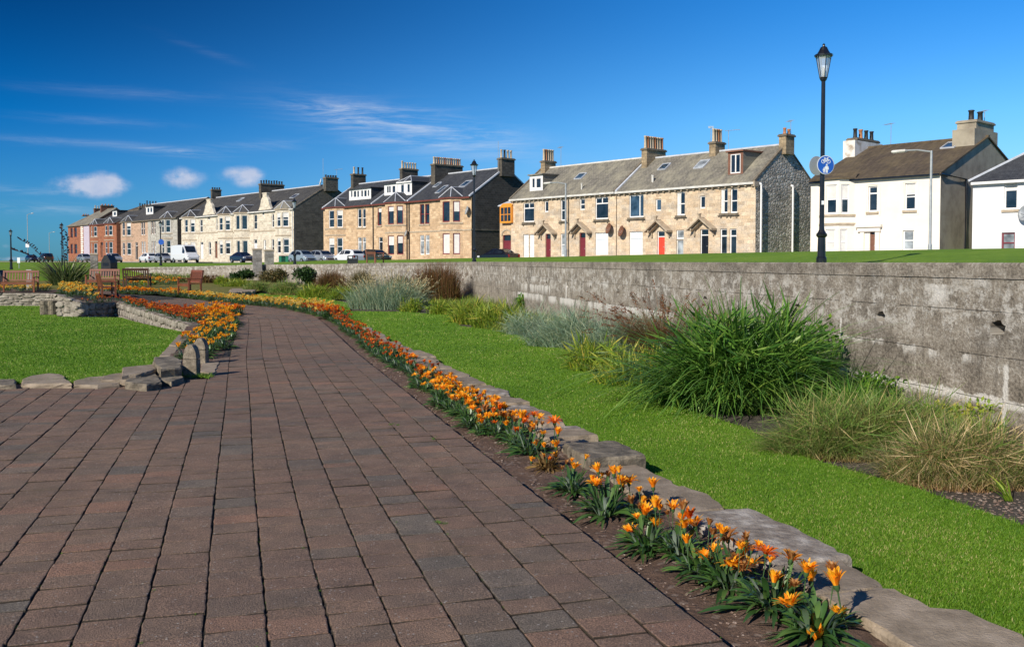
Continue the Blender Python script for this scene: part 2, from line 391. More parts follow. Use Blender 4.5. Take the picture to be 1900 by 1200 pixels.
MAT['brown_paint'] = mottled('brown dormer cladding', [(0.16, 0.07, 0.045), (0.22, 0.1, 0.06)], 3, .6, .1)
MAT['terracotta'] = mottled('terracotta chimney pot', [(0.36, 0.14, 0.06), (0.5, 0.22, 0.1)], 5, .8, .1)
MAT['pot_buff'] = mottled('buff chimney pot', [(0.42, 0.33, 0.22), (0.6, 0.5, 0.37)], 5, .8, .1)
MAT['pot_black'] = mottled('black chimney pot', [(0.012, 0.012, 0.012), (0.03, 0.03, 0.03)], 5, .6, .1)
MAT['metal_grey'] = mottled('galvanised metal', [(0.33, 0.35, 0.36), (0.45, 0.47, 0.48)], 4, .45, .05, 40, metal=.3)
MAT['dish_brown'] = mottled('rusty brown dish', [(0.15, 0.06, 0.03), (0.22, 0.1, 0.06)], 6, .7, .1)
MAT['bench_wood'] = mottled('varnished brown bench timber', [(0.15, 0.045, 0.018), (0.26, 0.085, 0.035)], 5, .4, .2, 60, aniso=(1, 8, 8), tint=.2)
MAT['bench_dark'] = mottled('dark stained bench timber', [(0.05, 0.022, 0.015), (0.09, 0.04, 0.025)], 5, .45, .2, 60)
MAT['plastic_black'] = mottled('black bin plastic', [(0.012, 0.013, 0.015), (0.022, 0.023, 0.026)], 5, .45, .1)
MAT['asphalt'] = mottled('asphalt', [(0.045, 0.045, 0.047), (0.065, 0.064, 0.062)], 1.5, .9, .4, 60)
MAT['concrete_pave'] = mottled('pavement concrete', [(0.22, 0.21, 0.19), (0.3, 0.29, 0.27)], 1.5, .9, .3, 30)
MAT['petal_or'] = None
def glass_mat(name, base=(0.012, 0.016, 0.022), rough=0.05, spec=0.8):
    m, t, b, out = newmat(name)
    co = t.n('ShaderNodeTexCoord').outputs['Object']
    t.put(b.inputs['Base Color'], t.ramp(t.noise(co, 1.2, 2), [(0.35, tuple(k * .5 for k in base)), (0.7, tuple(k * 2.2 for k in base))]))
    b.inputs['Roughness'].default_value = rough; b.inputs['Specular IOR Level'].default_value = spec
    t.put(b.inputs['Normal'], t.bump(t.noise(co, 1.5, 1), .05, .05))
    return m
MAT['pane'] = glass_mat('dark window pane')
MAT['pane_blue'] = glass_mat('blue reflecting window pane', (0.03, 0.055, 0.085))
MAT['pane_pale'] = glass_mat('net curtained window pane', (0.22, 0.24, 0.25), .2)
MAT['car_glass'] = glass_mat('car window glass', (0.01, 0.013, 0.018), .04)
def car_paint(name, c, metal=0.0):
    m = mottled(name, [c], 1, .25, 0, metal=metal, spec=.6)
    m.node_tree.nodes['Principled BSDF'].inputs['Coat Weight'].default_value = .6
    return m
m, t, b, out = newmat('lantern glass')
b.inputs['Base Color'].default_value = (0.62, 0.68, 0.72, 1); b.inputs['Roughness'].default_value = .25
b.inputs['Transmission Weight'].default_value = .35; b.inputs['Alpha'].default_value = .62
MAT['lantern'] = m
# ---------------------------------------------------------------- ground materials
def grass_ground(name, c0, c1, c2, sc=1.0, bump=.5):
    m, t, b, out = newmat(name)
    co = t.n('ShaderNodeTexCoord').outputs['Object']
    n1 = t.noise(co, 0.35 * sc, 5, .6); n2 = t.noise(co, 3.2 * sc, 5, .65); n3 = t.noise(t.vmul(co, (1, 1, .2)), 60, 6, .75)
    col = t.ramp(t.m('ADD', t.m('MULTIPLY', n1, .45), t.m('MULTIPLY', n2, .55)), [(0.36, c0), (0.5, c1), (0.66, c2)])
    col = t.mix(0.75, col, t.ramp(n3, [(0.25, (0.45, 0.5, 0.4)), (0.5, (1, 1, 1)), (0.8, (1.5, 1.4, 1.2))]), 'MULTIPLY')
    t.put(b.inputs['Base Color'], col); b.inputs['Roughness'].default_value = .85; b.inputs['Specular IOR Level'].default_value = .2
    t.put(b.inputs['Normal'], t.bump(n3, bump, .04))
    return m
MAT['lawn'] = grass_ground('mown lawn', (0.095, 0.195, 0.012), (0.145, 0.275, 0.016), (0.21, 0.335, 0.028), 1.4)
MAT['green'] = grass_ground('park grass', (0.11, 0.20, 0.014), (0.155, 0.27, 0.018), (0.22, 0.31, 0.035), 1.2)
def soil_mat(name, c0, c1, c2, sc=30):
    m, t, b, out = newmat(name)
    co = t.n('ShaderNodeTexCoord').outputs['Object']
    n1 = t.noise(co, sc, 6, .7); n0 = t.noise(co, 2, 4, .6)
    vo = t.n('ShaderNodeTexVoronoi', {'Vector': co, 'Scale': 38.0})
    n5 = t.noise(co, 7, 6, .7)
    col = t.ramp(t.m('ADD', t.m('MULTIPLY', n1, .4), t.m('ADD', t.m('MULTIPLY', n0, .2), t.m('MULTIPLY', n5, .4))), [(0.3, c0), (0.5, c1), (0.7, c2)])
    peb = t.step(t.n('ShaderNodeSeparateColor', {0: vo.outputs[1]}).outputs[0], .91, .93)
    col = t.mix(t.m('MULTIPLY', peb, .5), col, (0.36, 0.28, 0.23))
    t.put(b.inputs['Base Color'], col); b.inputs['Roughness'].default_value = .95
    t.put(b.inputs['Normal'], t.bump(t.m('ADD', t.m('ADD', n1, n5), t.m('MULTIPLY', vo.outputs[0], -.15)), 1.0, .05))
    return m
MAT['soil'] = soil_mat('red brown soil', (0.06, 0.034, 0.022), (0.15, 0.088, 0.058), (0.27, 0.175, 0.125))
MAT['earth'] = soil_mat('grey brown earth', (0.035, 0.028, 0.02), (0.075, 0.06, 0.045), (0.13, 0.11, 0.085), 18)
MAT['cover'] = grass_ground('low garden ground cover', (0.10, 0.12, 0.02), (0.17, 0.16, 0.04), (0.25, 0.19, 0.06), 1.5)

def paver_mat():
    m, t, b, out = newmat('tumbled concrete pavers')
    co = t.n('ShaderNodeTexCoord').outputs['Object']
    a = t.n('ShaderNodeAttribute', attribute_name='tint').outputs['Color']
    s = t.n('ShaderNodeSeparateColor', {0: a})
    base = t.ramp(s.outputs[0], [(0, (0.160, 0.140, 0.118)), (0.12, (0.195, 0.146, 0.112)), (0.5, (0.225, 0.152, 0.112)), (0.8, (0.216, 0.152, 0.114)), (0.93, (0.272, 0.164, 0.116)), (1, (0.190, 0.162, 0.132))])
    n1 = t.noise(co, 5, 5, .65); n2 = t.noise(co, 130, 3, .7); n3 = t.noise(co, 0.5, 4, .6)
    col = t.mix(.8, base, t.ramp(n1, [(0.3, (0.7, 0.72, 0.75)), (0.7, (1.25, 1.2, 1.15))]), 'MULTIPLY')
    col = t.mix(.7, col, t.ramp(n3, [(0.35, (0.8, 0.78, 0.8)), (0.65, (1.15, 1.12, 1.05))]), 'MULTIPLY')
    col = t.mix(1.0, col, t.ramp(n2, [(0.32, (0.45, 0.45, 0.45)), (0.5, (1, 1, 1)), (0.68, (1.75, 1.68, 1.55))]), 'MULTIPLY')
    vo = t.n('ShaderNodeTexVoronoi', {'Vector': co, 'Scale': 34.0})
    sp = t.m('MULTIPLY', t.step(vo.outputs[0], .24, .12), t.step(t.noise(co, 14, 3, .6), .46, .58))
    col = t.mix(t.m('MULTIPLY', sp, .75), col, (0.42, 0.38, 0.34))
    dirt = t.step(t.m('ADD', s.outputs[1], t.m('MULTIPLY', t.m('SUBTRACT', t.noise(co, 45, 4, .7), .5), .9)), .25, .8)
    col = t.mix(t.m('MULTIPLY', dirt, .88), col, (0.028, 0.024, 0.018))
    n4 = t.noise(co, 1.4, 6, .7)
    col = t.mix(t.m('MULTIPLY', t.step(n4, .52, .72), .35), col, (0.10, 0.085, 0.055))
    t.put(b.inputs['Base Color'], col); b.inputs['Roughness'].default_value = .88; b.inputs['Specular IOR Level'].default_value = .25
    t.put(b.inputs['Normal'], t.bump(t.m('ADD', t.m('MULTIPLY', n2, 1.4), t.m('MULTIPLY', n1, 1.5)), .7, .014))
    return m
MAT['paver'] = paver_mat()
MAT['joint'] = soil_mat('dark joint sand', (0.018, 0.018, 0.014), (0.035, 0.032, 0.024), (0.07, 0.06, 0.045), 60)

# ---------------------------------------------------------------- reference curve: right edge of the path
def catmull(P, sp):
    P = [np.array(p, float) for p in P]; out = []
    for i in range(len(P) - 1):
        p0 = P[max(i - 1, 0)]; p1 = P[i]; p2 = P[i + 1]; p3 = P[min(i + 2, len(P) - 1)]
        n = max(2, int(np.linalg.norm(p2 - p1) / sp))
        for k in range(n):
            t = k / n
            out.append(0.5 * ((2 * p1) + (-p0 + p2) * t + (2 * p0 - 5 * p1 + 4 * p2 - p3) * t * t + (-p0 + 3 * p1 - 3 * p2 + p3) * t ** 3))
    out.append(P[-1]); return np.array(out)
_pp = [(1360, 1200), (1060, 968), (900, 843), (760, 731), (663, 655), (629, 624), (597, 596), (578, 585), (535, 576), (479, 568), (400, 561), (350, 554), (300, 549), (212, 544), (100, 541)]
_g = [G(*p).to_2d() for p in _pp]
_d = (_g[0] - _g[2]).normalized()
_g = [_g[0] + _d * 5.0] + _g
REF = catmull([(p.x, p.y) for p in _g], .1)
for _ in range(40):                                   # relax
    REF[1:-1] = .5 * REF[1:-1] + .25 * (REF[:-2] + REF[2:])
_seg = np.linalg.norm(np.diff(REF, axis=0), axis=1); REFS = np.concatenate([[0], np.cumsum(_seg)]); REFL = REFS[-1]
_SG = np.arange(0, REFL + .05, .05)
_ox = np.interp(_SG, REFS, REF[:, 0]); _oy = np.interp(_SG, REFS, REF[:, 1])
_tx = np.gradient(_ox); _ty = np.gradient(_oy)
for _ in range(6):
    _tx[1:-1] = (_tx[:-2] + _tx[1:-1] + _tx[2:]) / 3; _ty[1:-1] = (_ty[:-2] + _ty[1:-1] + _ty[2:]) / 3
_l = np.hypot(_tx, _ty); _OT = [tuple(map(float, r)) for r in zip(_ox, _oy, _ty / _l, -_tx / _l)]
def off(s, d):
    """point at arc length s, offset d metres to the right of the path's right edge"""
    k = s / .05; i = int(k)
    if i < 0: i = 0
    if i > len(_OT) - 2: i = len(_OT) - 2; k = min(k, i + 1.0)
    q = k - i; A = _OT[i]; B = _OT[i + 1]
    return (A[0] + (B[0] - A[0]) * q + (A[2] + (B[2] - A[2]) * q) * d, A[1] + (B[1] - A[1]) * q + (A[3] + (B[3] - A[3]) * q) * d)
def s_at_y(Y): return float(np.interp(Y, REF[:, 1], REFS))
def inpoly(x, y, poly):
    x = np.asarray(x); y = np.asarray(y); c = np.zeros(x.shape, bool); n = len(poly); j = n - 1
    for i in range(n):
        xi, yi = poly[i]; xj, yj = poly[j]
        if yi != yj:
            c ^= ((yi > y) != (yj > y)) & (x < (xj - xi) * (y - yi) / (yj - yi) + xi)
        j = i
    return c
def zl_left(Y): return 0.012 - 0.40 * sstep(12.5, 32, Y)
def g2(px, py, z0=0.0, fn=rise): p = G(px, py, z0, fn); return (p.x, p.y)
LEFT_EDGE = [g2(*p) for p in [(394, 703), (414, 657), (432, 625), (445, 596), (447, 580), (430, 574), (400, 572), (353, 566), (280, 560), (215, 556), (100, 551)]]
FRONT = [g2(*p) for p in [(394, 703), (300, 709), (225, 712), (0, 713), (-300, 713)]]
PATH_POLY = [tuple(p) for p in REF] + LEFT_EDGE[::-1] + [(p[0], p[1] + .12) for p in FRONT[1:]] + [(-14, 11), (-14, 0)]

def sheet(name, poly, zf, mat, kind='structure', res=1.0):
    """triangulated sheet over a polygon, refined so it follows zf(x, y)"""
    from mathutils.geometry import delaunay_2d_cdt
    P = []
    for p in poly:
        if not P or math.hypot(p[0] - P[-1][0], p[1] - P[-1][1]) > 1e-3: P.append((p[0], p[1]))
    # long edges get extra points so that they follow the height too
    Q = []
    for a, b in zip(P, P[1:] + P[:1]):
        n = max(1, int(math.hypot(a[0] - b[0], a[1] - b[1]) / (res * 1.5)))
        Q += [(a[0] + (b[0] - a[0]) * i / n, a[1] + (b[1] - a[1]) * i / n) for i in range(n)]
    xs = np.arange(min(p[0] for p in Q) + res * .6, max(p[0] for p in Q), res * 1.3); ys = np.arange(min(p[1] for p in Q) + res * .6, max(p[1] for p in Q), res)
    gx, gy = np.meshgrid(xs, ys); gx = gx.ravel(); gy = gy.ravel(); k = inpoly(gx, gy, Q)
    pts = [Vector(p) for p in Q] + [Vector((float(x), float(y))) for x, y in zip(gx[k], gy[k])]
    v, e, f, _, _, _ = delaunay_2d_cdt(pts, [], [list(range(len(Q)))], 1, 1e-5)
    fl = [t for t in f if inpoly([sum(v[i].x for i in t) / 3], [sum(v[i].y for i in t) / 3], Q)[0]]
    me = bpy.data.meshes.new(name); me.from_pydata([(p.x, p.y, zf(p.x, p.y)) for p in v], [], fl); me.materials.append(mat)
    if len(me.polygons) and sum(p.normal.z for p in me.polygons) < 0: me.flip_normals()
    o = bpy.data.objects.new(name, me); C.objects.link(o)
    return tag(o, kind=kind)

# ---- pavers, each a small chamfered block
def build_path():
    V = []; Fc = []; col = []; CAPS = []
    bw = 0.247; ch = 0.004; gapx = .005
    for k in range(-0, 50):
        s = rnd.uniform(0, .2)
        smax = REFL if k < 14 else s_at_y(13)
        wk = 0.0
        while s < smax - .4:
            L = rnd.choice([.125, .165, .165, .2, .2, .245, .245])
            if s > 40: L *= 2
            d0 = -(k * bw) - .0022; d1 = -((k + 1) * bw) + .0022
            jx = rnd.uniform(-.0025, .0025); g = rnd.uniform(.0005, .002)
            c = [off(s + g, d0 + jx), off(s + L - g, d0 + jx), off(s + L - g, d1 + jx), off(s + g, d1 + jx)]
            s += L
            cx = sum(p[0] for p in c) / 4; cy = sum(p[1] for p in c) / 4
            if not inpoly([cx], [cy], PATH_POLY)[0] or cx < -13 or cy < -1: continue
            zt = rnd.uniform(-.003, .003) + rise(cy); tx_, ty_ = rnd.uniform(-.02, .02), rnd.uniform(-.02, .02)
            o = len(V); K = 4 if cy < 13 else 1; ring = []
            for i in range(4):
                p, q = c[i], c[(i + 1) % 4]
                for j in range(K):
                    t = j / K; jt = .0026 if K > 1 else 0; cr = .0035 if (j == 0 and K > 1) else 0
                    x = p[0] + (q[0] - p[0]) * t + rnd.uniform(-jt, jt); y = p[1] + (q[1] - p[1]) * t + rnd.uniform(-jt, jt)
                    d = math.hypot(x - cx, y - cy); ring.append((x + (cx - x) * cr / d, y + (cy - y) * cr / d, d))
            m_ = len(ring); r = rnd.random(); r2 = rnd.random()
            for z_, ins, dirt in ((-.05, 0, 1.0), (-.0075, 0.0, 1.0), (-.0018, .0022, .5), (0, .0075, .0)):
                for x, y, d in ring:
                    f = ins / d * (1 if dirt else rnd.uniform(.8, 1.3)); V.append((x + (cx - x) * f, y + (cy - y) * f, zt + z_ + (x - cx) * tx_ + (y - cy) * ty_)); col.append((r, dirt, r2))
            for a in (0, m_, 2 * m_):
                for i in range(m_):
                    j = (i + 1) % m_; Fc.append((o + a + j, o + a + i, o + a + m_ + i, o + a + m_ + j))
            CAPS.append(tuple(range(o + 4 * m_ - 1, o + 3 * m_ - 1, -1)))
    me = bpy.data.meshes.new('path'); me.from_pydata(V, [], Fc + CAPS); me.materials.append(MAT['paver'])
    if me.polygons[len(Fc)].normal.z < 0: me.flip_normals()
    at_ = me.attributes.new('tint', 'FLOAT_COLOR', 'POINT'); c_ = np.ones((len(V), 4), np.float32); c_[:, :3] = np.array(col); at_.data.foreach_set('color', c_.ravel())
    tag(link('path', me), kind='structure')
    sheet('paving_bed', [tuple(p) for p in REF[::6]] + LEFT_EDGE[::-1] + [(p[0], p[1] + .3) for p in FRONT[1:]] + [(-14, 11), (-14, 0)], lambda x, y: -.012 + rise(y), MAT['joint'])
build_path()

# ---- base earth sheet of the sunken garden
def zbase(x, y):
    if y < 3: return -.5
    s = s_at_y(min(y, 40)); xe = off(s, 0)[0] - 1.2
    return (-.17 if x > xe else -.55) + rise(y)
sheet('earth', [(-60, -12), (12, -12), (12, 0), (5.2, 9.4), (-1.0, 37.5), (-6, 47.5), (-14, 57.5), (-24, 63.5), (-60, 63.5)], zbase, MAT['earth'], res=1.0)

# ---- lawns
BORDER = [g2(*p, -.12) for p in [(2500, 1190), (2200, 1080), (1900, 975), (1700, 905), (1500, 850), (1380, 792), (1215, 742), (1210, 716), (1120, 697), (1072, 682), (1060, 652), (950, 618), (850, 604), (832, 584), (740, 578), (650, 577), (648, 562), (600, 553), (540, 547), (430, 541)]]
_s0, _s1 = s_at_y(2.0), s_at_y(23)
_in = [off(s, 1.0 + .035 * math.sin(s * 2.1) - .35 * sstep(s_at_y(14), s_at_y(23), s)) for s in np.linspace(0, _s1, 60)]
_in += [off(s, .62) for s in np.linspace(_s1 + .5, s_at_y(33.5), 14)]
_in += [g2(430, 553, -.12)]
LAWN_R = _in + [BORDER[-1]] + BORDER[-2::-1] + [(6.0, 1.0), (7.0, -3.0)]
def z_lawn_r(x, y): return -.12 + rise(y)
sheet('lawn', LAWN_R, z_lawn_r, MAT['lawn'])
FR_L = [g2(*p, 0) for p in [(388, 700), (330, 700), (283, 703), (225, 709), (130, 712), (0, 712), (-300, 712)]]
LAWN_L = [g2(388, 703, .01)] + [g2(*p, -.0, lambda Y: zl_left(Y)) for p in [(345, 690), (290, 690), (290, 672), (318, 645), (345, 617), (225, 589), (145, 588), (106, 587), (104, 575), (90, 560), (0, 558), (-200, 558)]] + [(-16, 22), (-14, 11.5)] + FR_L[::-1]
LAWN_L[-1] = FR_L[0]
sheet('lawn', LAWN_L, lambda x, y: zl_left(y), MAT['lawn'])

# ---- flower bed soil
def strip(name, A, B, mat, n=40, zf=None):
    V = []; Fq = []
    m = 6
    for i in range(n + 1):
        t = i / n
        a = lerp_poly(A, t); b = lerp_poly(B, t)
        for j in range(m + 1):
            q = j / m; p = a.lerp(b, q); e = 0 if j in (0, m) else .012 * math.sin(i * 5.1 + j * 2.3) + rnd.uniform(-.008, .012)
            V.append((p.x, p.y, p.z + e))
    for i in range(n):
        for j in range(m):
            a = i * (m + 1) + j; Fq.append((a, a + 1, a + m + 2, a + m + 1))
    me = npmesh(name, V, Fq, mat)
    if me.polygons[0].normal.z < 0: me.flip_normals()
    return tag(link(name, me), kind='structure')
def lerp_poly(P, t):
    P = [Vector(p) for p in P]; L = [0]
    for a, b in zip(P[:-1], P[1:]): L.append(L[-1] + (b - a).length)
    d = t * L[-1]
    for i in range(len(P) - 1):
        if d <= L[i + 1] or i == len(P) - 2:
            return P[i].lerp(P[i + 1], (d - L[i]) / max(1e-6, L[i + 1] - L[i]))
def ref3(d, s0, s1, n, z): return [(*off(s, d), z + rise(off(s, d)[1])) for s in np.linspace(s0, s1, n)]
strip('flower_bed_soil', ref3(.0, .2, s_at_y(25), 80, -.075), ref3(.72, .2, s_at_y(25), 80, -.035), MAT['soil'], 160)
strip('flower_bed_soil', ref3(.0, s_at_y(25), s_at_y(36), 30, -.04), ref3(.9, s_at_y(25), s_at_y(36), 30, -.02), MAT['soil'], 30)

# rubble retaining wall of the left lawn: foot points and top heights
RW = [(106, 587, .36), (145, 588, .10), (217, 582, .05), (350, 617, .03)]
RWP = []
for px, py, zt in RW:
    p = G(px, py, 0, zl_left); RWP.append((p.x, p.y, p.z, zt))
top_in = [(p[0], p[1] + .0, p[3] - .02) for p in RWP]
pe = [(p[0], p[1], rise(p[1]) - .01) for p in LEFT_EDGE[3:]][::-1]
strip('flower_bed_soil', top_in, pe, MAT['soil'], 60)
_lb = [G(*p, 0, zl_left) for p in [(338, 620), (318, 645), (296, 672), (330, 692)]]
strip('flower_bed_soil', [(p.x + .1, p.y, .03) for p in _lb], [(p[0], p[1], -.02) for p in LEFT_EDGE[:4]][::-1], MAT['soil'], 30)

# ---- upper garden behind the path
_ug = [off(s, .95) for s in np.linspace(s_at_y(36), REFL - .2, 20)]
sheet('garden_bed', _ug + [(-40, 46), (-40, 62), (-26, 62.5), (-15, 56.6), (-11.5, 51), (-11.5, 41)], lambda x, y: -.02 + rise(y), MAT['cover'])
_ug2 = [g2(*p) for p in [(217, 556), (150, 548), (100, 546), (0, 543), (-300, 543)]]
sheet('garden_bed', [g2(215, 553), (-18.2, 39.4)] + [(-21.0, 39.4), (-60, 39.4), (-60, 60), (-30, 60), (-24, 44), g2(212, 544)], lambda x, y: .14 + rise(y) * .4, MAT['soil'])

# ---------------------------------------------------------------- concrete wall
WALL = [(-3.0, 7.91, 1.47), (9.4, 5.0, 1.475), (37.5, -1.6, 1.44), (47, -6.7, 1.37), (52, -10.4, 1.29), (57, -15.3, 1.24), (61, -21.6, 1.08), (63, -25.8, 1.03)]
def wall_mat():
    m, t, b, out = newmat('weathered poured concrete')
    uv = t.n('ShaderNodeAttribute', attribute_name='wc').outputs['Vector']
    s = t.n('ShaderNodeSeparateXYZ', {0: uv}); u, z = s.outputs[0], s.outputs[1]
    big = t.noise(t.vmul(uv, (1, 1.6, 1)), .55, 6, .65)
    med = t.noise(uv, 3.5, 8, .7); fine = t.noise(uv, 28, 6, .75)
    streak = t.noise(t.vmul(uv, (7, .55, 1)), 1.0, 6, .65)
    col = t.ramp(t.m('ADD', t.m('MULTIPLY', med, .55), t.m('MULTIPLY', fine, .45)), [(0.36, (0.095, 0.085, 0.07)), (0.47, (0.245, 0.21, 0.168)), (0.56, (0.37, 0.33, 0.275)), (0.66, (0.60, 0.56, 0.50))])
    col = t.mix(t.m('MULTIPLY', t.step(big, .45, .66), .5), col, t.ramp(fine, [(0.3, (0.05, 0.046, 0.04)), (0.7, (0.14, 0.125, 0.11))]))
    col = t.mix(t.m('MULTIPLY', t.step(streak, .52, .75), .5), col, (0.065, 0.057, 0.048))
    # darker grimy foot and lichen zone, paler mottling in the upper half
    up = t.m('MULTIPLY', t.step(z, .55, .8), t.step(z, 1.45, 1.15))
    col = t.mix(t.m('MULTIPLY', t.m('MULTIPLY', t.step(t.noise(uv, 4.5, 10, .8), .49, .58), up), .85), col, (0.56, 0.53, 0.48))
    # efflorescence along the pour joints, running down a little
    def band(z0, below, above, u0, u1, thr, sc=1.2, amt=.9):
        w = t.noise(t.vmul(uv, (1, .2, 1)), sc, 6, .7)
        edge = t.noise(uv, 6, 6, .7)
        zz = t.m('ADD', z, t.m('MULTIPLY', t.m('SUBTRACT', edge, .5), .22))
        inb = t.m('MULTIPLY', t.step(zz, z0 - below, z0 - below * .3), t.step(zz, z0 + above, z0 + above * .3))
        rng = t.m('MULTIPLY', t.step(u, u0 - .6, u0), t.step(u, u1 + .6, u1))
        return t.m('MULTIPLY', t.m('MULTIPLY', t.m('MULTIPLY', inb, rng), t.step(w, thr, thr + .1)), amt)
    white = None
    for a in [(.07, .10, .045, 11.4, 21, .16, 2.2, 1.0), (.50, .24, .02, 21, 34, .42, .8, .9), (.52, .06, .01, 9, 17, .50, 1.2, .8), (1.0, .18, .02, 24, 36, .52, .9, .8), (1.28, .16, .02, 26, 40, .55, 1.0, .8),
              (1.3, .10, .01, 8, 17, .55, 1.4, .6), (.78, .3, .01, 30, 33, .45, 2.5, .8), (1.22, .3, .02, 13.8, 15.0, .50, 2.3, .8), (.5, .12, .012, 13.0, 14.2, .50, 2.0, .9), (.9, .12, .02, 42, 66, .52, .8, .9)]:
        w = band(*a); white = w if white is None else t.m('MAXIMUM', white, w)
    def crack(uc, w, z0, z1):
        du = t.m('ABSOLUTE', t.m('SUBTRACT', t.m('ADD', u, t.m('MULTIPLY', t.noise(uv, 3, 6, .7), .22)), uc + .11))
        return t.m('MULTIPLY', t.step(du, w, w * .4), t.m('MULTIPLY', t.step(z, z0, z0 + .05), t.step(z, z1, z1 - .05)))
    for a in [(12.82, .05, -.3, .47), (15.75, .025, .5, .78), (28.4, .06, .3, .95), (12.2, .06, -.2, .28)]: white = t.m('MAXIMUM', white, crack(*a))
    col = t.mix(t.m('MULTIPLY', white, t.m('ADD', .55, t.m('MULTIPLY', fine, .6)), clamp=True), col, (0.72, 0.69, 0.64))
    # thin dark joints
    jn = None
    for z0 in (.07, .52, .98, 1.31):
        d = t.m('ABSOLUTE', t.m('SUBTRACT', t.m('ADD', z, t.m('MULTIPLY', t.noise(t.vmul(uv, (1, 0, 0)), 2, 4), .02)), z0 + .01))
        j = t.step(d, .009, .003); jn = j if jn is None else t.m('MAXIMUM', jn, j)
    jn = t.m('MULTIPLY', jn, t.step(t.noise(uv, 2, 3), .42, .52))
    col = t.mix(t.m('MULTIPLY', jn, .38), col, (0.05, 0.045, 0.04))
    t.put(b.inputs['Base Color'], col); b.inputs['Roughness'].default_value = .93; b.inputs['Specular IOR Level'].default_value = .2
    t.put(b.inputs['Normal'], t.bump(t.m('ADD', t.m('ADD', fine, med), t.m('MULTIPLY', jn, -1)), .7, .03))
    return m
MAT['wall'] = wall_mat()
HOLES = []
def build_wall():
    th = .42
    # weep holes as recessed arched pockets, cut in the front face
    def foot(Y):
        ys = [w[0] for w in WALL]; xs = [w[1] for w in WALL]
        return float(np.interp(Y, ys, xs))
    holes_px = [(1850, 611, 1.4), (1634, 589, 1.1), (1480, 572, 1.0), (1147, 541, 1.1), (1096, 535, 1), (1052, 531, .9), (1014, 526, .9), (976, 523, .9), (940, 520, .9), (907, 518, .9), (875, 516, .9), (1308, 556, 1)]
    cum = [0]
    for a, b in zip(WALL[:-1], WALL[1:]): cum.append(cum[-1] + math.hypot(b[0] - a[0], b[1] - a[1]))
    holes = []
    for px, py, sc in holes_px:
        # ray against the straight stretch
        d = ray(px, py); k = (WALL[2][1] - WALL[1][1]) / (WALL[2][0] - WALL[1][0])
        t = (WALL[1][1] - k * WALL[1][0]) / (d.x - k * d.y)
        Y = t * d.y; z = EYE + t * d.z
        u = (Y - WALL[0][0]) / (WALL[1][0] - WALL[0][0]) * cum[1] if Y < WALL[1][0] else cum[1] + (Y - WALL[1][0]) / (WALL[2][0] - WALL[1][0]) * (cum[2] - cum[1])
        holes.append((u, z, .085 * sc)); HOLES.append((u, z))
    def P(u, z, dn=0.0):                                  # dn: metres behind the front face
        i = max(0, min(len(WALL) - 2, int(np.searchsorted(cum, u, side='right')) - 1))
        q = (u - cum[i]) / (cum[i + 1] - cum[i]); a, b = WALL[i], WALL[i + 1]
        Y = a[0] + (b[0] - a[0]) * q; X = a[1] + (b[1] - a[1]) * q
        l = cum[i + 1] - cum[i]; nx, ny = (b[0] - a[0]) / l, -(b[1] - a[1]) / l
        return (X + nx * dn, Y + ny * dn, z)
    def top(u):
        return float(np.interp(u, cum, [w[2] for w in WALL]))
    mb = MB(); wc = []
    def addq(pts, uvs):
        mb.add(pts, [tuple(range(len(pts)))]); wc.extend(uvs)
    us = sorted(set(list(np.arange(0, cum[-1], 1.5)) + cum[:] + [h[0] + e * h[2] for h in holes for e in (-1.3, 1.3)]))
    us = [u for u in us if not any(abs(u - h[0]) < h[2] * 1.29 for h in holes)]
    z0 = -.4
    for a, b in zip(us[:-1], us[1:]):
        h = [h for h in holes if a < h[0] < b and b - a < .4]
        pr = .003
        ta, tb = top(a), top(b)
        lo = 1.312; la, lb = min(lo, ta - .12), min(lo, tb - .12)
        if h:
            u0, zc, r = h[0]
            zb, zt = zc - r * .9, zc + r * 1.1
            addq([P(a, z0), P(b, z0), P(b, zb), P(a, zb)], [(a, z0), (b, z0), (b, zb), (a, zb)])
            addq([P(a, zt), P(b, zt), P(b, lb), P(a, la)], [(a, zt), (b, zt), (b, lb), (a, la)])
            n = 16; ring = []
            for k in range(n):
                th_ = 2 * math.pi * k / n
                rr = r * rnd.uniform(.8, 1.1)
                ring.append((u0 + rr * math.cos(th_), zc + max(-.55 * r, rr * math.sin(th_)) * (.85)))
            sq = []
            for k in range(n):
                th_ = 2 * math.pi * k / n; c_, s_ = math.cos(th_), math.sin(th_); mx = max(abs(c_), abs(s_))
                su = c_ / mx; sz = s_ / mx
                sq.append((u0 + (b - u0 if su > 0 else u0 - a) * su, zc + (zt - zc if sz > 0 else zc - zb) * sz))
            for k in range(n):
                j = (k + 1) % n
                addq([P(*sq[k]), P(*sq[j]), P(*ring[j]), P(*ring[k])], [sq[k], sq[j], ring[j], ring[k]])
                addq([P(*ring[k]), P(*ring[j]), P(*ring[j], .22), P(*ring[k], .22)], [ring[k], ring[j], ring[j], ring[k]])
            addq([P(*q, .22) for q in ring], ring)
        else:
            addq([P(a, z0), P(b, z0), P(b, lb), P(a, la)], [(a, z0), (b, z0), (b, lb), (a, la)])
        # coping course stands 12 mm proud
        addq([P(a, la, -.0), P(b, lb, -.0), P(b, lb, -.012), P(a, la, -.012)], [(a, la), (b, lb), (b, lb), (a, la)])
        addq([P(a, la, -.012), P(b, lb, -.012), P(b, tb - .015, -.012), P(a, ta - .015, -.012)], [(a, la), (b, lb), (b, tb), (a, ta)])
        addq([P(a, ta - .015, -.012), P(b, tb - .015, -.012), P(b, tb, .01), P(a, ta, .01)], [(a, ta), (b, tb), (b, tb), (a, ta)])
        addq([P(a, ta, .01), P(b, tb, .01), P(b, tb, th), P(a, ta, th)], [(a, ta), (b, tb), (b, tb + th), (a, ta + th)])
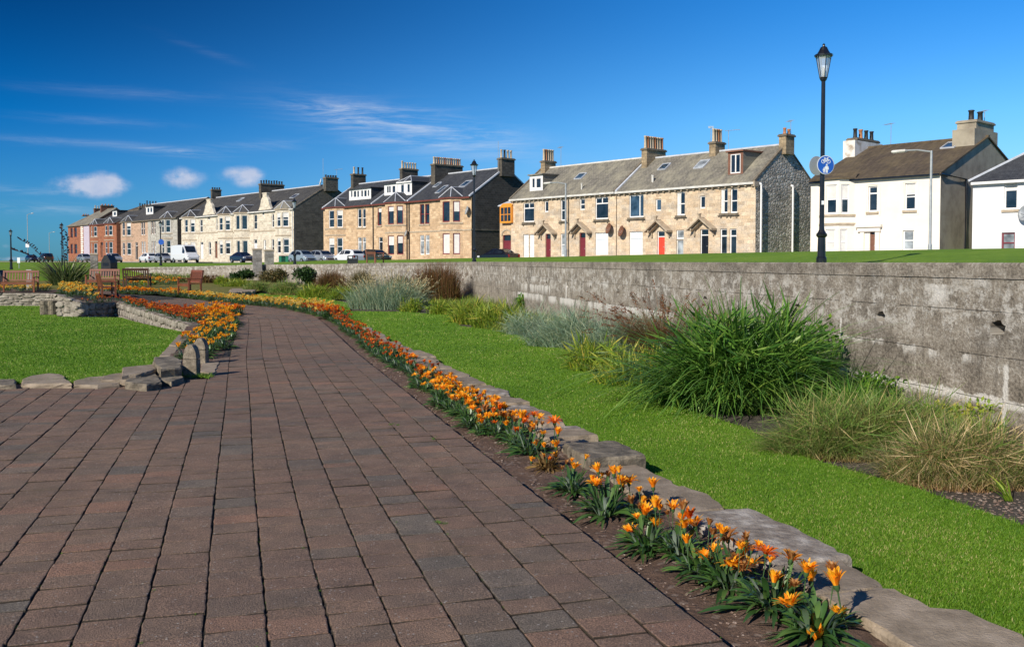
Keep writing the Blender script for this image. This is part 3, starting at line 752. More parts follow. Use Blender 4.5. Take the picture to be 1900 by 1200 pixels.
        addq([P(a, ta, th), P(b, tb, th), P(b, z0, th), P(a, z0, th)], [(a, ta), (b, tb), (b, z0), (a, z0)])
    for u in (us[0], us[-1]):
        t_ = top(u); addq([P(u, z0), P(u, t_ - .015), P(u, t_, th), P(u, z0, th)], [(0, z0), (0, t_), (th, t_), (th, z0)])
    o = mb.build('garden_wall', MAT['wall'])
    at_ = o.data.attributes.new('wc', 'FLOAT_VECTOR', 'POINT')
    at_.data.foreach_set('vector', np.array([(u, z, 0) for u, z in wc], np.float32).ravel())
    tag(o, 'long grey weathered concrete wall with weep holes and white lime stains behind the plant border', 'wall')
    return P, top, cum
WP, WTOP, WCUM = build_wall()

# ---------------------------------------------------------------- upper green, street, land and sea
def build_green():
    St = []
    for u in np.linspace(0, WCUM[-1], 46):
        p = WP(u, WTOP(u) - .035, .40); St.append(Vector(p))
    St = [Vector((9.5, -8, 1.44))] + St
    St += [at(200, 500, 62), at(120, 503, 58), at(0, 505, 55), at(-150, 505, 52), at(-400, 508, 48)]
    rows = 34; V = []; Fq = []
    for i, w in enumerate(St):
        px = 950 + F * w.x / w.y if w.y > 4 else 3000
        px = min(px, 2600)
        u, _ = fac(px, HOR, -13.0)
        f = W(u, -13.0, 1.16)
        if w.y <= 4: f = W(40 + (4 - w.y) * 1.5, -13.0, 1.16)
        cr = float(np.interp(px, [-400, 0, 200, 350, 490, 620, 700, 950, 1200, 1400, 1900, 2600], [0, 0, .1, .05, .13, .30, .30, .40, .50, .54, .60, .6]))
        bank = w.x < -25 and w.y > 10
        V.append((w.x, w.y - (3.0 if bank else .005), (.12 if bank else w.z - .3)))
        for j in range(rows + 1):
            t = j / rows
            z = w.z + (f.z - w.z) * t
            b = sstep(.22, .58, t) * (1 - sstep(.6, .98, t))
            z += cr * b
            V.append((w.x + (f.x - w.x) * t, w.y + (f.y - w.y) * t, z + .012 * math.sin(w.x * .9 + t * 17) * min(1, t * 6)))
    for i in range(len(St) - 1):
        for j in range(rows + 1):
            a = i * (rows + 2) + j; Fq.append((a, a + rows + 2, a + rows + 3, a + 1))
    me = npmesh('park_grass', V, Fq, MAT['green'])
    if me.polygons[10].normal.z < 0: me.flip_normals()
    tag(link('park_grass', me), kind='structure')
    from mathutils.bvhtree import BVHTree
    return BVHTree.FromPolygons([tuple(v) for v in V], Fq)
GREEN = build_green()
def gz(x, y):
    h = GREEN.ray_cast(Vector((x, y, 50)), Vector((0, 0, -1))); return h[0].z if h[0] else 1.15
def on_green(px, py):
    h = GREEN.ray_cast(Vector((0, 0, EYE)), ray(px, py).normalized()); return h[0]
def street_box(name, u0, u1, v0, v1, z0, z1, mat):
    mb = MB(); ps = [W(u0, v0), W(u1, v0), W(u1, v1), W(u0, v1)]
    mb.prism([(p.x, p.y) for p in ps], z0, z1); o = mb.build(name, mat); return tag(o, kind='structure')
street_box('road', -260, 60, -13.2, -4.0, .9, 1.15, MAT['asphalt'])
street_box('kerb', -260, 60, -4.0, -3.85, .9, 1.27, MAT['concrete_pave'])
street_box('pavement', -260, 60, -3.85, -.3, .9, 1.265, MAT['concrete_pave'])
street_box('ground', -330, 110, -.3, 260, .6, 1.1, MAT['green'])
street_box('ground', -900, -260, -160, 260, .6, 1.12, MAT['green'])
m, t, b, out = newmat('sea water')
b.inputs['Base Color'].default_value = (0.02, 0.06, 0.1, 1); b.inputs['Roughness'].default_value = .25
t.put(b.inputs['Normal'], t.bump(t.noise(t.n('ShaderNodeTexCoord').outputs['Object'], .3, 5), .4, .5))
mb = MB(); mb.lathe([(8000, -4), (8000, -2.5)], 48); tag(mb.build('sea', m), kind='structure')
# ================================================================ houses
SLOPE = 0.70
ZG = 1.15
def face_mb(mb, p0, p1, z0, z1, ops, rev=.16):
    """vertical wall from p0 to p1 (left to right seen from outside) with rectangular openings [(a0,a1,b0,b1)] and reveals"""
    p0 = Vector(p0); p1 = Vector(p1); e = (p1 - p0); L = e.length; e = e / L; n = Vector((e.y, -e.x))
    def P(a, z, d=0.0): q = p0 + e * a - n * d; return (q.x, q.y, z)
    ops = [(max(.03, a0), min(L - .03, a1), max(z0 + .02, b0), min(z1 - .02, b1)) for a0, a1, b0, b1 in ops]
    ops = [o for o in ops if o[1] - o[0] > .05 and o[3] - o[2] > .05]
    A = sorted(set([0, L] + [o[0] for o in ops] + [o[1] for o in ops])); Z = sorted(set([z0, z1] + [o[2] for o in ops] + [o[3] for o in ops]))
    for a, b in zip(A[:-1], A[1:]):
        for c, d in zip(Z[:-1], Z[1:]):
            m = ((a + b) / 2, (c + d) / 2)
            if any(o[0] < m[0] < o[1] and o[2] < m[1] < o[3] for o in ops): continue
            mb.quad(P(a, c), P(b, c), P(b, d), P(a, d))
    for a0, a1, b0, b1 in ops:
        mb.quad(P(a0, b0), P(a0, b0, rev), P(a0, b1, rev), P(a0, b1)); mb.quad(P(a1, b0), P(a1, b1), P(a1, b1, rev), P(a1, b0, rev))
        mb.quad(P(a0, b1), P(a0, b1, rev), P(a1, b1, rev), P(a1, b1)); mb.quad(P(a0, b0), P(a1, b0), P(a1, b0, rev), P(a0, b0, rev))
    return P, ops

class House:
    def __init__(s, name, label, xl, xr, ye, apex, cat='house', zb=ZG, v0=0.0, D=None, zr=None, group=None):
        """xl, xr: picture columns of the front's two ends, ye: picture row of the eaves at xr, apex: picture point of the right gable's apex"""
        s.v0 = v0
        s.u0 = fac(xl, ye, v0)[0]; s.u1, s.ze = fac(xr, ye, v0)
        if apex:
            va, s.zr = gab(apex[0], apex[1], s.u1); s.D = 2 * (va - v0)
        if D: s.D = D
        if zr: s.zr = zr
        s.zb = zb; s.sl = (s.zr - s.ze) / (s.D / 2)
        s.o = Vector((s.u0, v0, zb)); p = W(s.u0, v0, zb)
        s.root = empty(name, p, ST_A); tag(s.root, label, cat, group)
        s.ops = []; s.jobs = []; s.doorcol = None
        s.glint = 0
    def b(s, mb, name, mat, parent=None, smooth=False):
        return mb.build(name, mat, parent or s.root, s.o, smooth)
    def rect(s, x0, x1, y0, y1, v=None):
        v = s.v0 if v is None else v
        ym = (y0 + y1) / 2; xm = (x0 + x1) / 2
        a = fac(x0, ym, v)[0]; b_ = fac(x1, ym, v)[0]
        return a, b_, fac(xm, y1, v)[1], fac(xm, y0, v)[1]
    # windows on the main front, in picture pixels
    def win(s, x0, x1, y0, y1, kind='sash', **k): s.ops.append((s.rect(x0, x1, y0, y1), 'win', kind, k))
    def door(s, x0, x1, y0, y1, kind='maroon', **k): s.ops.append((s.rect(x0, x1, y0, y1), 'door', kind, k))
    def window(s, P, r, kind='sash', rev=.13, frame='white', pane='pane', blind=0, sill=True, open_=False, fw=.085, corbels=False, arch=False, lintel=False):
        a0, a1, b0, b1 = r
        f = MB(); g = MB()
        def bar(x0, x1, z0, z1, d0=None, d1=None, mb=f):
            d0 = rev - .03 if d0 is None else d0; d1 = rev + .03 if d1 is None else d1
            vs = [P(x, z, d) for z in (z0, z1) for d in (d0, d1) for x in (x0, x1)]
            mb.add(vs, [(0, 2, 3, 1), (4, 5, 7, 6), (0, 1, 5, 4), (2, 6, 7, 3), (0, 4, 6, 2), (1, 3, 7, 5)])
        bar(a0, a0 + fw, b0, b1); bar(a1 - fw, a1, b0, b1); bar(a0 + fw, a1 - fw, b0, b0 + fw * 1.3); bar(a0 + fw, a1 - fw, b1 - fw, b1)
        mid = (b0 + b1) / 2; cx = (a0 + a1) / 2; top = b1 - (b1 - b0) * .28
        if kind == 'sash': bar(a0 + fw, a1 - fw, mid - .04, mid + .04)
        if kind == 'toplight': bar(a0 + fw, a1 - fw, top - .05, top + .05); bar(cx - .05, cx + .05, top + .05, b1 - fw)
        if kind == 'top': bar(a0 + fw, a1 - fw, top - .05, top + .05)
        if kind == 'mull': q = a0 + (a1 - a0) * .7; bar(q - .05, q + .05, b0 + fw, b1 - fw)
        if kind == 'split': bar(cx - .05, cx + .05, b0 + fw, b1 - fw)
        if kind == 'three':
            for q in (.33, .67): bar(a0 + (a1 - a0) * q - .05, a0 + (a1 - a0) * q + .05, b0 + fw, b1 - fw)
        if kind == 'grid':
            for q in (.33, .67): bar(a0 + (a1 - a0) * q - .03, a0 + (a1 - a0) * q + .03, b0 + fw, b1 - fw)
            bar(a0 + fw, a1 - fw, mid - .03, mid + .03)
        w = s.b(f, 'window', MAT[frame])
        g.quad(P(a0 + .02, b0 + .02, rev + .012), P(a1 - .02, b0 + .02, rev + .012), P(a1 - .02, b1 - .02, rev + .012), P(a0 + .02, b1 - .02, rev + .012))
        s.b(g, 'pane', MAT['board'] if kind == 'boarded' or pane == 'board' else MAT[pane], w)
        if blind:
            q = MB(); zb_ = b1 - (b1 - b0) * abs(blind)
            if blind > 0: bar(a0 + fw, a1 - fw, zb_, b1 - fw, rev + .002, rev + .009, q)
            else:                                           # net curtain on one side
                bar(a0 + fw, a0 + (a1 - a0) * .42, b0 + fw, b1 - fw, rev + .002, rev + .009, q)
            s.b(q, 'blind', MAT['blind'], w)
        if sill:
            q = MB(); bar(a0 - .12, a1 + .12, b0 - .16, b0 - .005, -.09, rev - .035, q)
            if corbels:
                for c_ in (a0 - .02, a1 - .12): bar(c_, c_ + .14, b0 - .38, b0 - .163, -.06, -.003, q)
                bar(a0 - .22, a1 + .22, b0 - .2, b0 - .163, -.16, -.003, q)
            s.b(q, 'sill', MAT['trim_dk'] if corbels else MAT['trim'], w)
        return w
    def doorway(s, P, r, kind='maroon', fan=.2, hood=False, arch=False):
        a0, a1, b0, b1 = r
        def bar(mb, x0, x1, z0, z1, d0, d1):
            vs = [P(x, z, d) for z in (z0, z1) for d in (d0, d1) for x in (x0, x1)]
            mb.add(vs, [(0, 2, 3, 1), (4, 5, 7, 6), (0, 1, 5, 4), (2, 6, 7, 3), (0, 4, 6, 2), (1, 3, 7, 5)])
        rev = .16; h = b1 - b0; zf = b1 - h * fan
        d = MB(); bar(d, a0 + .07, a1 - .07, b0 + .02, zf - .05, rev - .02, rev + .03)
        n = 2
        for i in range(n):
            for z0, z1 in ((.12, .42), (.52, .92)):
                w_ = (a1 - a0 - .14) / n; H = zf - b0 - .07
                bar(d, a0 + .07 + w_ * i + .08, a0 + .07 + w_ * (i + 1) - .08, b0 + H * z0, b0 + H * z1, rev - .035, rev - .021)
        dd = s.b(d, 'door', MAT[kind])
        f = MB(); bar(f, a0, a0 + .07, b0, b1, rev - .05, rev + .05); bar(f, a1 - .07, a1, b0, b1, rev - .05, rev + .05)
        bar(f, a0 + .07, a1 - .07, zf - .05, zf + .03, rev - .05, rev + .05); bar(f, a0 + .07, a1 - .07, b1 - .07, b1, rev - .05, rev + .05)
        s.b(f, 'door_frame', MAT['white'] if kind in ('red_paint', 'black_paint', 'white') else MAT[kind], dd)
        g = MB(); bar(g, a0 + .07, a1 - .07, zf + .03, b1 - .07, rev + .005, rev + .015); s.b(g, 'fanlight', MAT['pane'], dd)
        k = MB(); bar(k, a1 - .22, a1 - .17, b0 + (zf - b0) * .5, b0 + (zf - b0) * .54, rev - .07, rev - .021); s.b(k, 'handle', MAT['metal_grey'], dd)
        if hood:                                         # gabled timber and stone hood on brackets
            c = (a0 + a1) / 2; hw = 1.25; zt = b1 + .95; ze = b1 + .02; pr = .75
            q = MB()
            for sg in (-1, 1):
                for dz, w_, d0, d1 in ((0, .10, -pr, -.005), (-.2, .07, -pr * .55, -.005)):
                    sc = 1 - (.0 if dz == 0 else .16)
                    A_ = [(c, zt + dz), (c + sg * hw * sc, ze + dz + (.0 if dz == 0 else .12)), (c + sg * hw * sc, ze + dz + (.0 if dz == 0 else .12) - w_ * 1.4), (c, zt + dz - w_ * 1.5)]
                    vs = [P(x, z, d_) for d_ in (d0, d1) for x, z in A_]
                    q.add(vs, [(0, 1, 2, 3), (7, 6, 5, 4), (0, 4, 5, 1), (1, 5, 6, 2), (2, 6, 7, 3), (3, 7, 4, 0)])
                bar(q, c + sg * (hw - .32) - .07, c + sg * (hw - .32) + .07, ze - .55, ze + .12, -.16, -.005)
                bar(q, c + sg * (hw - .32) - .05, c + sg * (hw - .32) + .05, ze - .12, ze + .12, -pr * .8, -.16)
            bar(q, c - .09, c + .09, zt - .1, zt + .2, -pr - .02, -pr + .16); bar(q, c - .14, c + .14, zt + .2, zt + .3, -pr - .06, -pr + .2)
            s.b(q, 'door_hood', MAT['trim'])
    def walls(s, wallm, gablem=None, gl=None, hip=False):
        mb = MB()
        pf = [(o[0][0] - s.u0, o[0][1] - s.u0, o[0][2], o[0][3]) for o in s.ops]
        P, _ = face_mb(mb, (s.u0, s.v0), (s.u1, s.v0), s.zb - .2, s.ze, pf)
        v1 = s.v0 + s.D
        s.b(mb, 'wall', MAT[wallm]); mb = MB(); mb.quad((s.u1, v1, s.zb - .2), (s.u0, v1, s.zb - .2), (s.u0, v1, s.ze), (s.u1, v1, s.ze)); s.b(mb, 'back_wall', MAT[wallm])
        for (r, typ, kind, k), q in zip(s.ops, pf):
            if typ == 'win': s.window(P, q, kind, **k)
            else: s.doorway(P, q, kind, **k)
        for u, nm in ((s.u1, gablem or wallm), (s.u0, gl or gablem or wallm)):
            g = MB(); vm = s.v0 + s.D / 2
            pts = [(u, s.v0, s.zb - .2), (u, v1, s.zb - .2), (u, v1, s.ze), (u, vm, s.zr), (u, s.v0, s.ze)]
            if hip is True or (hip == 'l' and u == s.u0): pts.pop(3)
            if u == s.u0: pts = pts[::-1]
            g.quad(*pts); s.b(g, 'gable_wall', MAT[nm])
        s.P = P
    def zroof(s, v): return s.ze + s.sl * (v - s.v0)
    def roof(s, mat, eave=.22, verge=.06, skew=None, hipl=0, hipr=0, ridge='lead', th=.1, vl=None, vr=None):
        mb = MB(); vm = s.v0 + s.D / 2; a = s.u0 - verge if vl is None else s.u0 - vl; c = s.u1 + verge if vr is None else s.u1 + vr
        for sg in (0, 1):
            ve = s.v0 - eave if sg == 0 else s.v0 + s.D + eave
            zz = s.ze - s.sl * eave
            A = [(a, ve, zz), (c, ve, zz), (c - hipr, vm, s.zr), (a + hipl, vm, s.zr)]
            if sg: A = A[::-1]
            T = [(x, y, z + th) for x, y, z in A]
            mb.add(A + T, [(3, 2, 1, 0), (4, 5, 6, 7), (0, 1, 5, 4), (1, 2, 6, 5), (2, 3, 7, 6), (3, 0, 4, 7)])
        if hipl or hipr:
            zz = s.ze - s.sl * eave + th
            if hipl: mb.quad((a, s.v0 + s.D + eave, zz), (a, s.v0 - eave, zz), (a + hipl, vm, s.zr + th))
            if hipr: mb.quad((c, s.v0 - eave, zz), (c, s.v0 + s.D + eave, zz), (c - hipr, vm, s.zr + th))
        s.rf = s.b(mb, 'roof', MAT[mat]); s.th = th
        if ridge:
            q = MB(); q.box(a + hipl, c - hipr, vm - .12, vm + .12, s.zr + th - .06, s.zr + th + .07); s.b(q, 'ridge', MAT[ridge], s.rf)
        if skew:
            for u, m_ in skew:
                q = MB(); w = .11
                for va, za, vb, zb_ in ((s.v0 - eave, s.ze - s.sl * eave, vm, s.zr), (vm, s.zr, s.v0 + s.D + eave, s.ze - s.sl * eave)):
                    A = [(u - w, va, za + th * .5), (u + w, va, za + th * .5), (u + w, vb, zb_ + th * .5), (u - w, vb, zb_ + th * .5)]
                    T = [(x, y, z + .16) for x, y, z in A]
                    q.add(A + T, [(3, 2, 1, 0), (4, 5, 6, 7), (0, 1, 5, 4), (1, 2, 6, 5), (2, 3, 7, 6), (3, 0, 4, 7)])
                s.b(q, 'skew', MAT[m_], s.rf)
    def gutter(s, mat, corbels=None, ua=None, ub=None):
        mb = MB(); a = s.u0 if ua is None else ua; c = s.u1 if ub is None else ub
        mb.box(a, c, s.v0 - .33, s.v0 - .20, s.ze - s.sl * .22 - .10, s.ze - s.sl * .22 + .06)
        s.b(mb, 'gutter', MAT[mat])
        if corbels:
            q = MB(); q.box(a, c, s.v0 - .12, s.v0 - .003, s.ze - .34, s.ze - .2)
            u = a + .3
            while u < c - .2: q.box(u, u + .16, s.v0 - .2, s.v0 - .123, s.ze - .4, s.ze - .12); u += .62
            s.b(q, 'cornice', MAT[corbels])
    def downpipe(s, x, y0=None, mat='white', v=None):
        u, z = fac(x, y0 or HOR, s.v0); q = MB(); q.tube([(u, s.v0 - .1, s.ze - .3), (u, s.v0 - .1, s.zb - .1)], .055, 6); s.b(q, 'downpipe', MAT[mat])
    def course(s, y, x, mat='trim', h=.16, d=.05, ua=None, ub=None):
        z = fac(x, y, s.v0)[1]; q = MB(); q.box((s.u0 if ua is None else ua), (s.u1 if ub is None else ub), s.v0 - d, s.v0 - .003, z - h / 2, z + h / 2); s.b(q, 'string_course', MAT[mat])
    def bay(s, xa, xb, xc, up, lo, wallm, roofm='slate_blue', pr=None, frame='white', pane='pane', eaves='gutter_red', kind='sash', ridge_m='lead', apex=1.15, blinds=(0, 0, 0, 0), roofed=True, side_left=True):
        """xa-xb front face, xb-xc right cant. up/lo = (y0,y1,x0f,x1f,x0c,x1c) picture boxes of the upper/lower windows"""
        # projection from the picture: the cant runs back at 45 degrees to the wall
        best = None
        for i in range(30, 150):
            p = i / 100; uf = fac(xb, 400, s.v0 - p)[0]; uw = fac(xc, 400, s.v0)[0]
            e = abs((uw - uf) - p)
            if best is None or e < best[0]: best = (e, p)
        p = pr or best[1]
        vf = s.v0 - p
        ua = fac(xa, 400, vf)[0]; ub = fac(xb, 400, vf)[0]; uc = ub + p
        ul = ua - p
        ul = max(ul, s.u0 + .02) if side_left else ul
        mb = MB(); fs = [((ul, s.v0), (ua, vf), 0), ((ua, vf), (ub, vf), 1), ((ub, vf), (uc, s.v0), 2)]
        jobs = []
        for p0, p1, w in fs:
            L = (Vector(p1) - Vector(p0)).length; ops = []
            for bi, bx in enumerate((up, lo)):
                if bx is None: continue
                y0, y1, f0, f1, c0, c1 = bx
                if w == 1:
                    um0, um1 = fac(f0, (y0 + y1) / 2, vf)[0] - ua, fac(f1, (y0 + y1) / 2, vf)[0] - ua
                    z1 = fac((f0 + f1) / 2, y0, vf)[1]; z0 = fac((f0 + f1) / 2, y1, vf)[1]
                    zz = (z0, z1)
                    if bi == 0: s._zu = zz
                    else: s._zl = zz
                    ops.append((max(.15, um0), min(L - .12, um1), z0, z1))
                else:
                    # height from the front windows
                    z1 = fac((f0 + f1) / 2, y0, vf)[1]; z0 = fac((f0 + f1) / 2, y1, vf)[1]
                    a0 = (c0 - xb) / (xc - xb) * L; a1 = (c1 - xb) / (xc - xb) * L
                    if w == 0: a0, a1 = L * .22, L * .78
                    ops.append((a0, a1, z0, z1))
            P, oo = face_mb(mb, p0, p1, s.zb - .2, s.ze - .02, ops, .12)
            jobs.append((P, oo, w))
        by = s.b(mb, 'bay', MAT[wallm])
        # courses round the bay
        q = MB()
        for z in ([s._zu[0] - .12, s._zl[1] + .35] if lo else [s._zu[0] - .12]):
            out = [(ul, s.v0 - .04), (ua - .02, vf - .06), (ub + .02, vf - .06), (uc + .06, s.v0 - .04), (uc + .06, s.v0 + .02), (ul, s.v0 + .02)]
            q.prism(out, z - .08, z + .08)
        s.b(q, 'string_course', MAT['trim'], by)
        for P, oo, w in jobs:
            for i, r in enumerate(oo):
                if w == 0: continue
                s.window(P, r, kind, rev=.1, frame=frame, pane=pane, sill=False, blind=blinds[(w - 1) * 2 + i])
        if roofed:
            o = .16; ze = s.ze - .05
            pts = [(max(ul - o, s.u0 - .05), s.v0 - .1), (ua - o * .5, vf - o), (ub + o * .5, vf - o), (uc + o, s.v0 - .1)]
            um = (ua + ub) / 2; hw = (ub - ua) * .0
            ap = (um, s.v0 - p * .12, ze + apex); vb = s.v0 + apex / s.sl + .15; bk = (um, vb, ze + apex)
            r_ = MB(); P3 = [(x, y, ze) for x, y in pts]
            for i in range(3): r_.quad(P3[i], P3[i + 1], ap)
            L_ = (pts[0][0], s.v0 + .1, ze + .1); R_ = (pts[3][0], s.v0 + .1, ze + .1)
            r_.quad(P3[3], R_, bk, ap); r_.quad(L_, P3[0], ap, bk)
            r_.quad(*[(x, y, ze - .01) for x, y in pts][::-1])
            rr = s.b(r_, 'bay_roof', MAT[roofm], by)
            l = MB()
            for i in range(4): l.tube([P3[i], ap], .05, 5)
            l.tube([ap, bk], .05, 5)
            s.b(l, 'flashing', MAT[ridge_m], rr)
            e = MB(); n = len(pts)
            e.prism([(pts[0][0], s.v0 - .05)] + [(x, y) for x, y in pts[1:3]] + [(pts[3][0], s.v0 - .05)], ze - .16, ze - .012); s.b(e, 'gutter', MAT[eaves], by)
        return ua, ub, uc, vf
    def dormer(s, x0, x1, y0, y1, wins, face='white', roofm='slate_dark', cheek='slate_dark', hip=0.0, frame='white', flat=.04, over=.12, xc=None):
        """picture box of the dormer's front"""
        v = s.v0 + .3
        for _ in range(40):
            u, z = fac((x0 + x1) / 2, y1, v); dz = z - s.th - s.zroof(v); v += dz / s.sl * .6
            v = max(s.v0 - .1, min(s.v0 + s.D / 2, v))
        a, b_, z0, z1 = s.rect(x0, x1, y0, y1, v)
        vb = s.v0 + (z1 - s.ze) / s.sl + .1
        vb = min(vb, s.v0 + s.D / 2)
        mb = MB(); ops = []
        L = b_ - a
        for w in wins:
            wa, wb, wz0, wz1 = s.rect(w[0], w[1], w[2], w[3], v); ops.append((wa - a, wb - a, wz0, wz1))
        P, oo = face_mb(mb, (a, v), (b_, v), z0, z1, ops, .06)
        d = s.b(mb, 'dormer', MAT[face], s.root)
        q = MB()
        q.quad((b_, v, z0), (b_, vb, z1), (b_, v, z1)); s.b(q, 'dormer_cheek', MAT[cheek], d)
        q = MB(); q.quad((a, v, z0), (a, v, z1), (a, vb, z1)); s.b(q, 'dormer_cheek', MAT[cheek], d)
        for r, w in zip(oo, wins): s.window(P, r, w[4] if len(w) > 4 else 'plain', rev=.05, sill=False, frame=frame, fw=.07)
        r_ = MB(); o = over
        if hip:
            ap = ((a + b_) / 2, v + (b_ - a) * .3, z1 + hip); bk = ((a + b_) / 2, s.v0 + s.D / 2, z1 + hip)
            c4 = [(a - o, v - o, z1), (b_ + o, v - o, z1), (b_ + o, vb + .2, z1), (a - o, vb + .2, z1)]
            r_.quad(c4[0], c4[1], ap); r_.quad(c4[1], c4[2], bk, ap); r_.quad(c4[3], c4[0], ap, bk); r_.quad(*c4[::-1])
            rr = s.b(r_, 'dormer_roof', MAT[roofm], d); l = MB(); l.tube([c4[0], ap], .05, 5); l.tube([c4[1], ap], .05, 5); l.tube([ap, bk], .05, 5)
            m_ = ((a + b_) / 2, v - o, z1); l.tube([m_, ap], .05, 5); s.b(l, 'flashing', MAT['lead'], rr)
            f = MB(); f.box(a - o, b_ + o, v - o - .05, v - o, z1 - .12, z1 + .02); s.b(f, 'fascia', MAT['white'], d)
        else:
            A = [(a - o, v - o * 1.5, z1 + .0), (b_ + o, v - o * 1.5, z1 + .0), (b_ + o, vb + .3, z1 + flat), (a - o, vb + .3, z1 + flat)]
            T = [(x, y, z + .12) for x, y, z in A]
            r_.add(A + T, [(3, 2, 1, 0), (4, 5, 6, 7), (0, 1, 5, 4), (1, 2, 6, 5), (2, 3, 7, 6), (3, 0, 4, 7)])
            s.b(r_, 'dormer_roof', MAT[roofm], d)
        return d
    def skylight(s, x, y, w=.8, h=1.1, pane='pane_blue', open_=0.0):
        d = ray(x, y); d2 = Vector((d.x, d.y)); c = -P0
        lo, hi = s.v0 - .3, s.v0 + s.D / 2
        for _ in range(40):
            v = (lo + hi) / 2; u, z = fac(x, y, v)
            if z > s.zroof(v) + s.th: lo = v
            else: hi = v
        n = Vector((0, -s.sl, 1)).normalized(); t_ = Vector((0, 1, s.sl)).normalized(); e = Vector((1, 0, 0))
        c0 = Vector((u, v, s.zroof(v) + s.th)) + n * .02
        if open_: t2 = (t_ * math.cos(open_) + n * math.sin(open_)); 
        M = Matrix((( e.x, t_.x, n.x, c0.x), (e.y, t_.y, n.y, c0.y), (e.z, t_.z, n.z, c0.z), (0, 0, 0, 1)))
        f = MB(); fw = .07
        for bx in ((-w / 2, w / 2, -h / 2, -h / 2 + fw), (-w / 2, w / 2, h / 2 - fw, h / 2), (-w / 2, -w / 2 + fw, -h / 2 + fw, h / 2 - fw), (w / 2 - fw, w / 2, -h / 2 + fw, h / 2 - fw)):
            f.box(*bx, -.06, .07, M)
        sk = s.b(f, 'skylight', MAT['lead'], s.root); g = MB()
        g.box(-w / 2 + fw, w / 2 - fw, -h / 2 + fw, h / 2 - fw, -.03, .03, M); s.b(g, 'pane', MAT[pane], sk)
    def chimney(s, xs, yt, L, Wd=.7, pots=4, mat='chim_stone', potm='pot_buff', poth=.75, vc=None, cap='trim_dk', yb=None, step=False, potmats=None, potr=.13, uright=None):
        """xs: picture column of the stack's front right corner, yt: row of the top of its cap there"""
        vc = s.v0 + s.D / 2 if vc is None else vc
        v0 = vc - L / 2; u1, zt = fac(xs, yt, v0); u1 = u1 if uright is None else uright; u0 = u1 - Wd
        mb = MB(); zb_ = s.zr - L / 2 * s.sl - .3
        mb.box(u0, u1, v0, v0 + L, zb_, zt - .12)
        if step: mb.box(u0 - .12, u1 + .09, v0 - .45, v0 + L + .45, zb_, s.zr + .5)
        ch = s.b(mb, 'chimney', MAT[mat])
        q = MB(); q.bbox(u0 - .09, u1 + .09, v0 - .09, v0 + L + .09, zt - .12, zt + .02, .02); q.box(u0 - .03, u1 + .03, v0 - .03, v0 + L + .03, zt + .02, zt + .08); s.b(q, 'chimney_cap', MAT[cap], ch)
        for i in range(pots):
            h = poth * (1 if potmats else rnd.uniform(.8, 1.08)); r = potr
            v = v0 + L * (i + .5) / pots; p = MB()
            p.lathe([(r * 1.15, 0), (r * 1.1, .08), (r * .92, .12), (r * .82, h - .12), (r * 1.05, h - .09), (r * 1.05, h - .02), (r * .8, h), (r * .7, h - .05)], 10, (0, 0, 0))
            o = p.build('chimney_pot', MAT[(potmats or [potm])[i % len(potmats or [potm])]], ch, smooth=True)
            o.location = Vector(((u0 + u1) / 2, v, zt + .07)) - s.o
        return ch, Vector(((u0 + u1) / 2, v0 + L, zt))
    def aerial(s, p, h=1.3, rot=0.0, yagi=True):
        q = MB(); x, y, z = p
        zr_ = s.zr - abs(y - s.v0 - s.D / 2) * s.sl
        q.tube([(x, y, min(z - .6, zr_)), (x, y, z + h)], .022, 5)
        if yagi:
            c, sn = math.cos(rot), math.sin(rot)
            q.tube([(x - c * .3, y - sn * .3, z + h), (x + c * .9, y + sn * .9, z + h + .08)], .018, 5)
            for i in range(6):
                t_ = -.25 + i * .22; q.tube([(x + c * t_ + sn * .22, y + sn * t_ - c * .22, z + h + .03), (x + c * t_ - sn * .22, y + sn * t_ + c * .22, z + h + .03)], .012, 4)
        s.b(q, 'aerial', MAT['metal_grey'])
    def dish(s, x, y, r=.42, mat='metal_grey', v=None):
        v = s.v0 if v is None else v
        u, z = fac(x, y, v - .3); q = MB(); prof = [(.02, .10), (r * .5, .07), (r * .85, .01), (r, -.06), (r * .97, -.08), (r * .8, -.01), (r * .4, .045), (.02, .07)]
        q.lathe([(a, -b) for a, b in prof], 18)
        M = Matrix.Rotation(R(75), 4, 'X'); q.v = [tuple(Matrix.Rotation(R(-25), 4, 'Z') @ M @ Vector(p)) for p in q.v]
        o = q.build('satellite_dish', MAT[mat], s.root, smooth=True); o.location = Vector((u, v - .32, z)) - s.o
        a = MB(); a.tube([(u, v - .28, z), (u, v - .003, z - .05)], .03, 5); a.tube([(u, v - .36, z - .15), (u - .12, v - .72, z - .02)], .02, 5); s.b(a, 'dish_arm', MAT['metal_grey'])
    def flue(s, x, y, h=.5, mat='white_dirty'):
        lo, hi = s.v0 - .3, s.v0 + s.D / 2
        for _ in range(40):
            v = (lo + hi) / 2; u, z = fac(x, y, v)
            if z > s.zroof(v) + s.th: lo = v
            else: hi = v
        q = MB(); z = s.zroof(v); q.tube([(u, v, z), (u, v, z + h + .1)], .06, 6); q.tube([(u, v, z + h + .1), (u, v, z + h + .16)], .09, 6); s.b(q, 'flue', MAT[mat])

def cx(ox, oy, sc):
    def f(x): return ox + x / sc
    def g(y): return oy + y / sc
    def w(x0, x1, y0, y1): return (f(x0), f(x1), g(y0), g(y1))
    return f, g, w
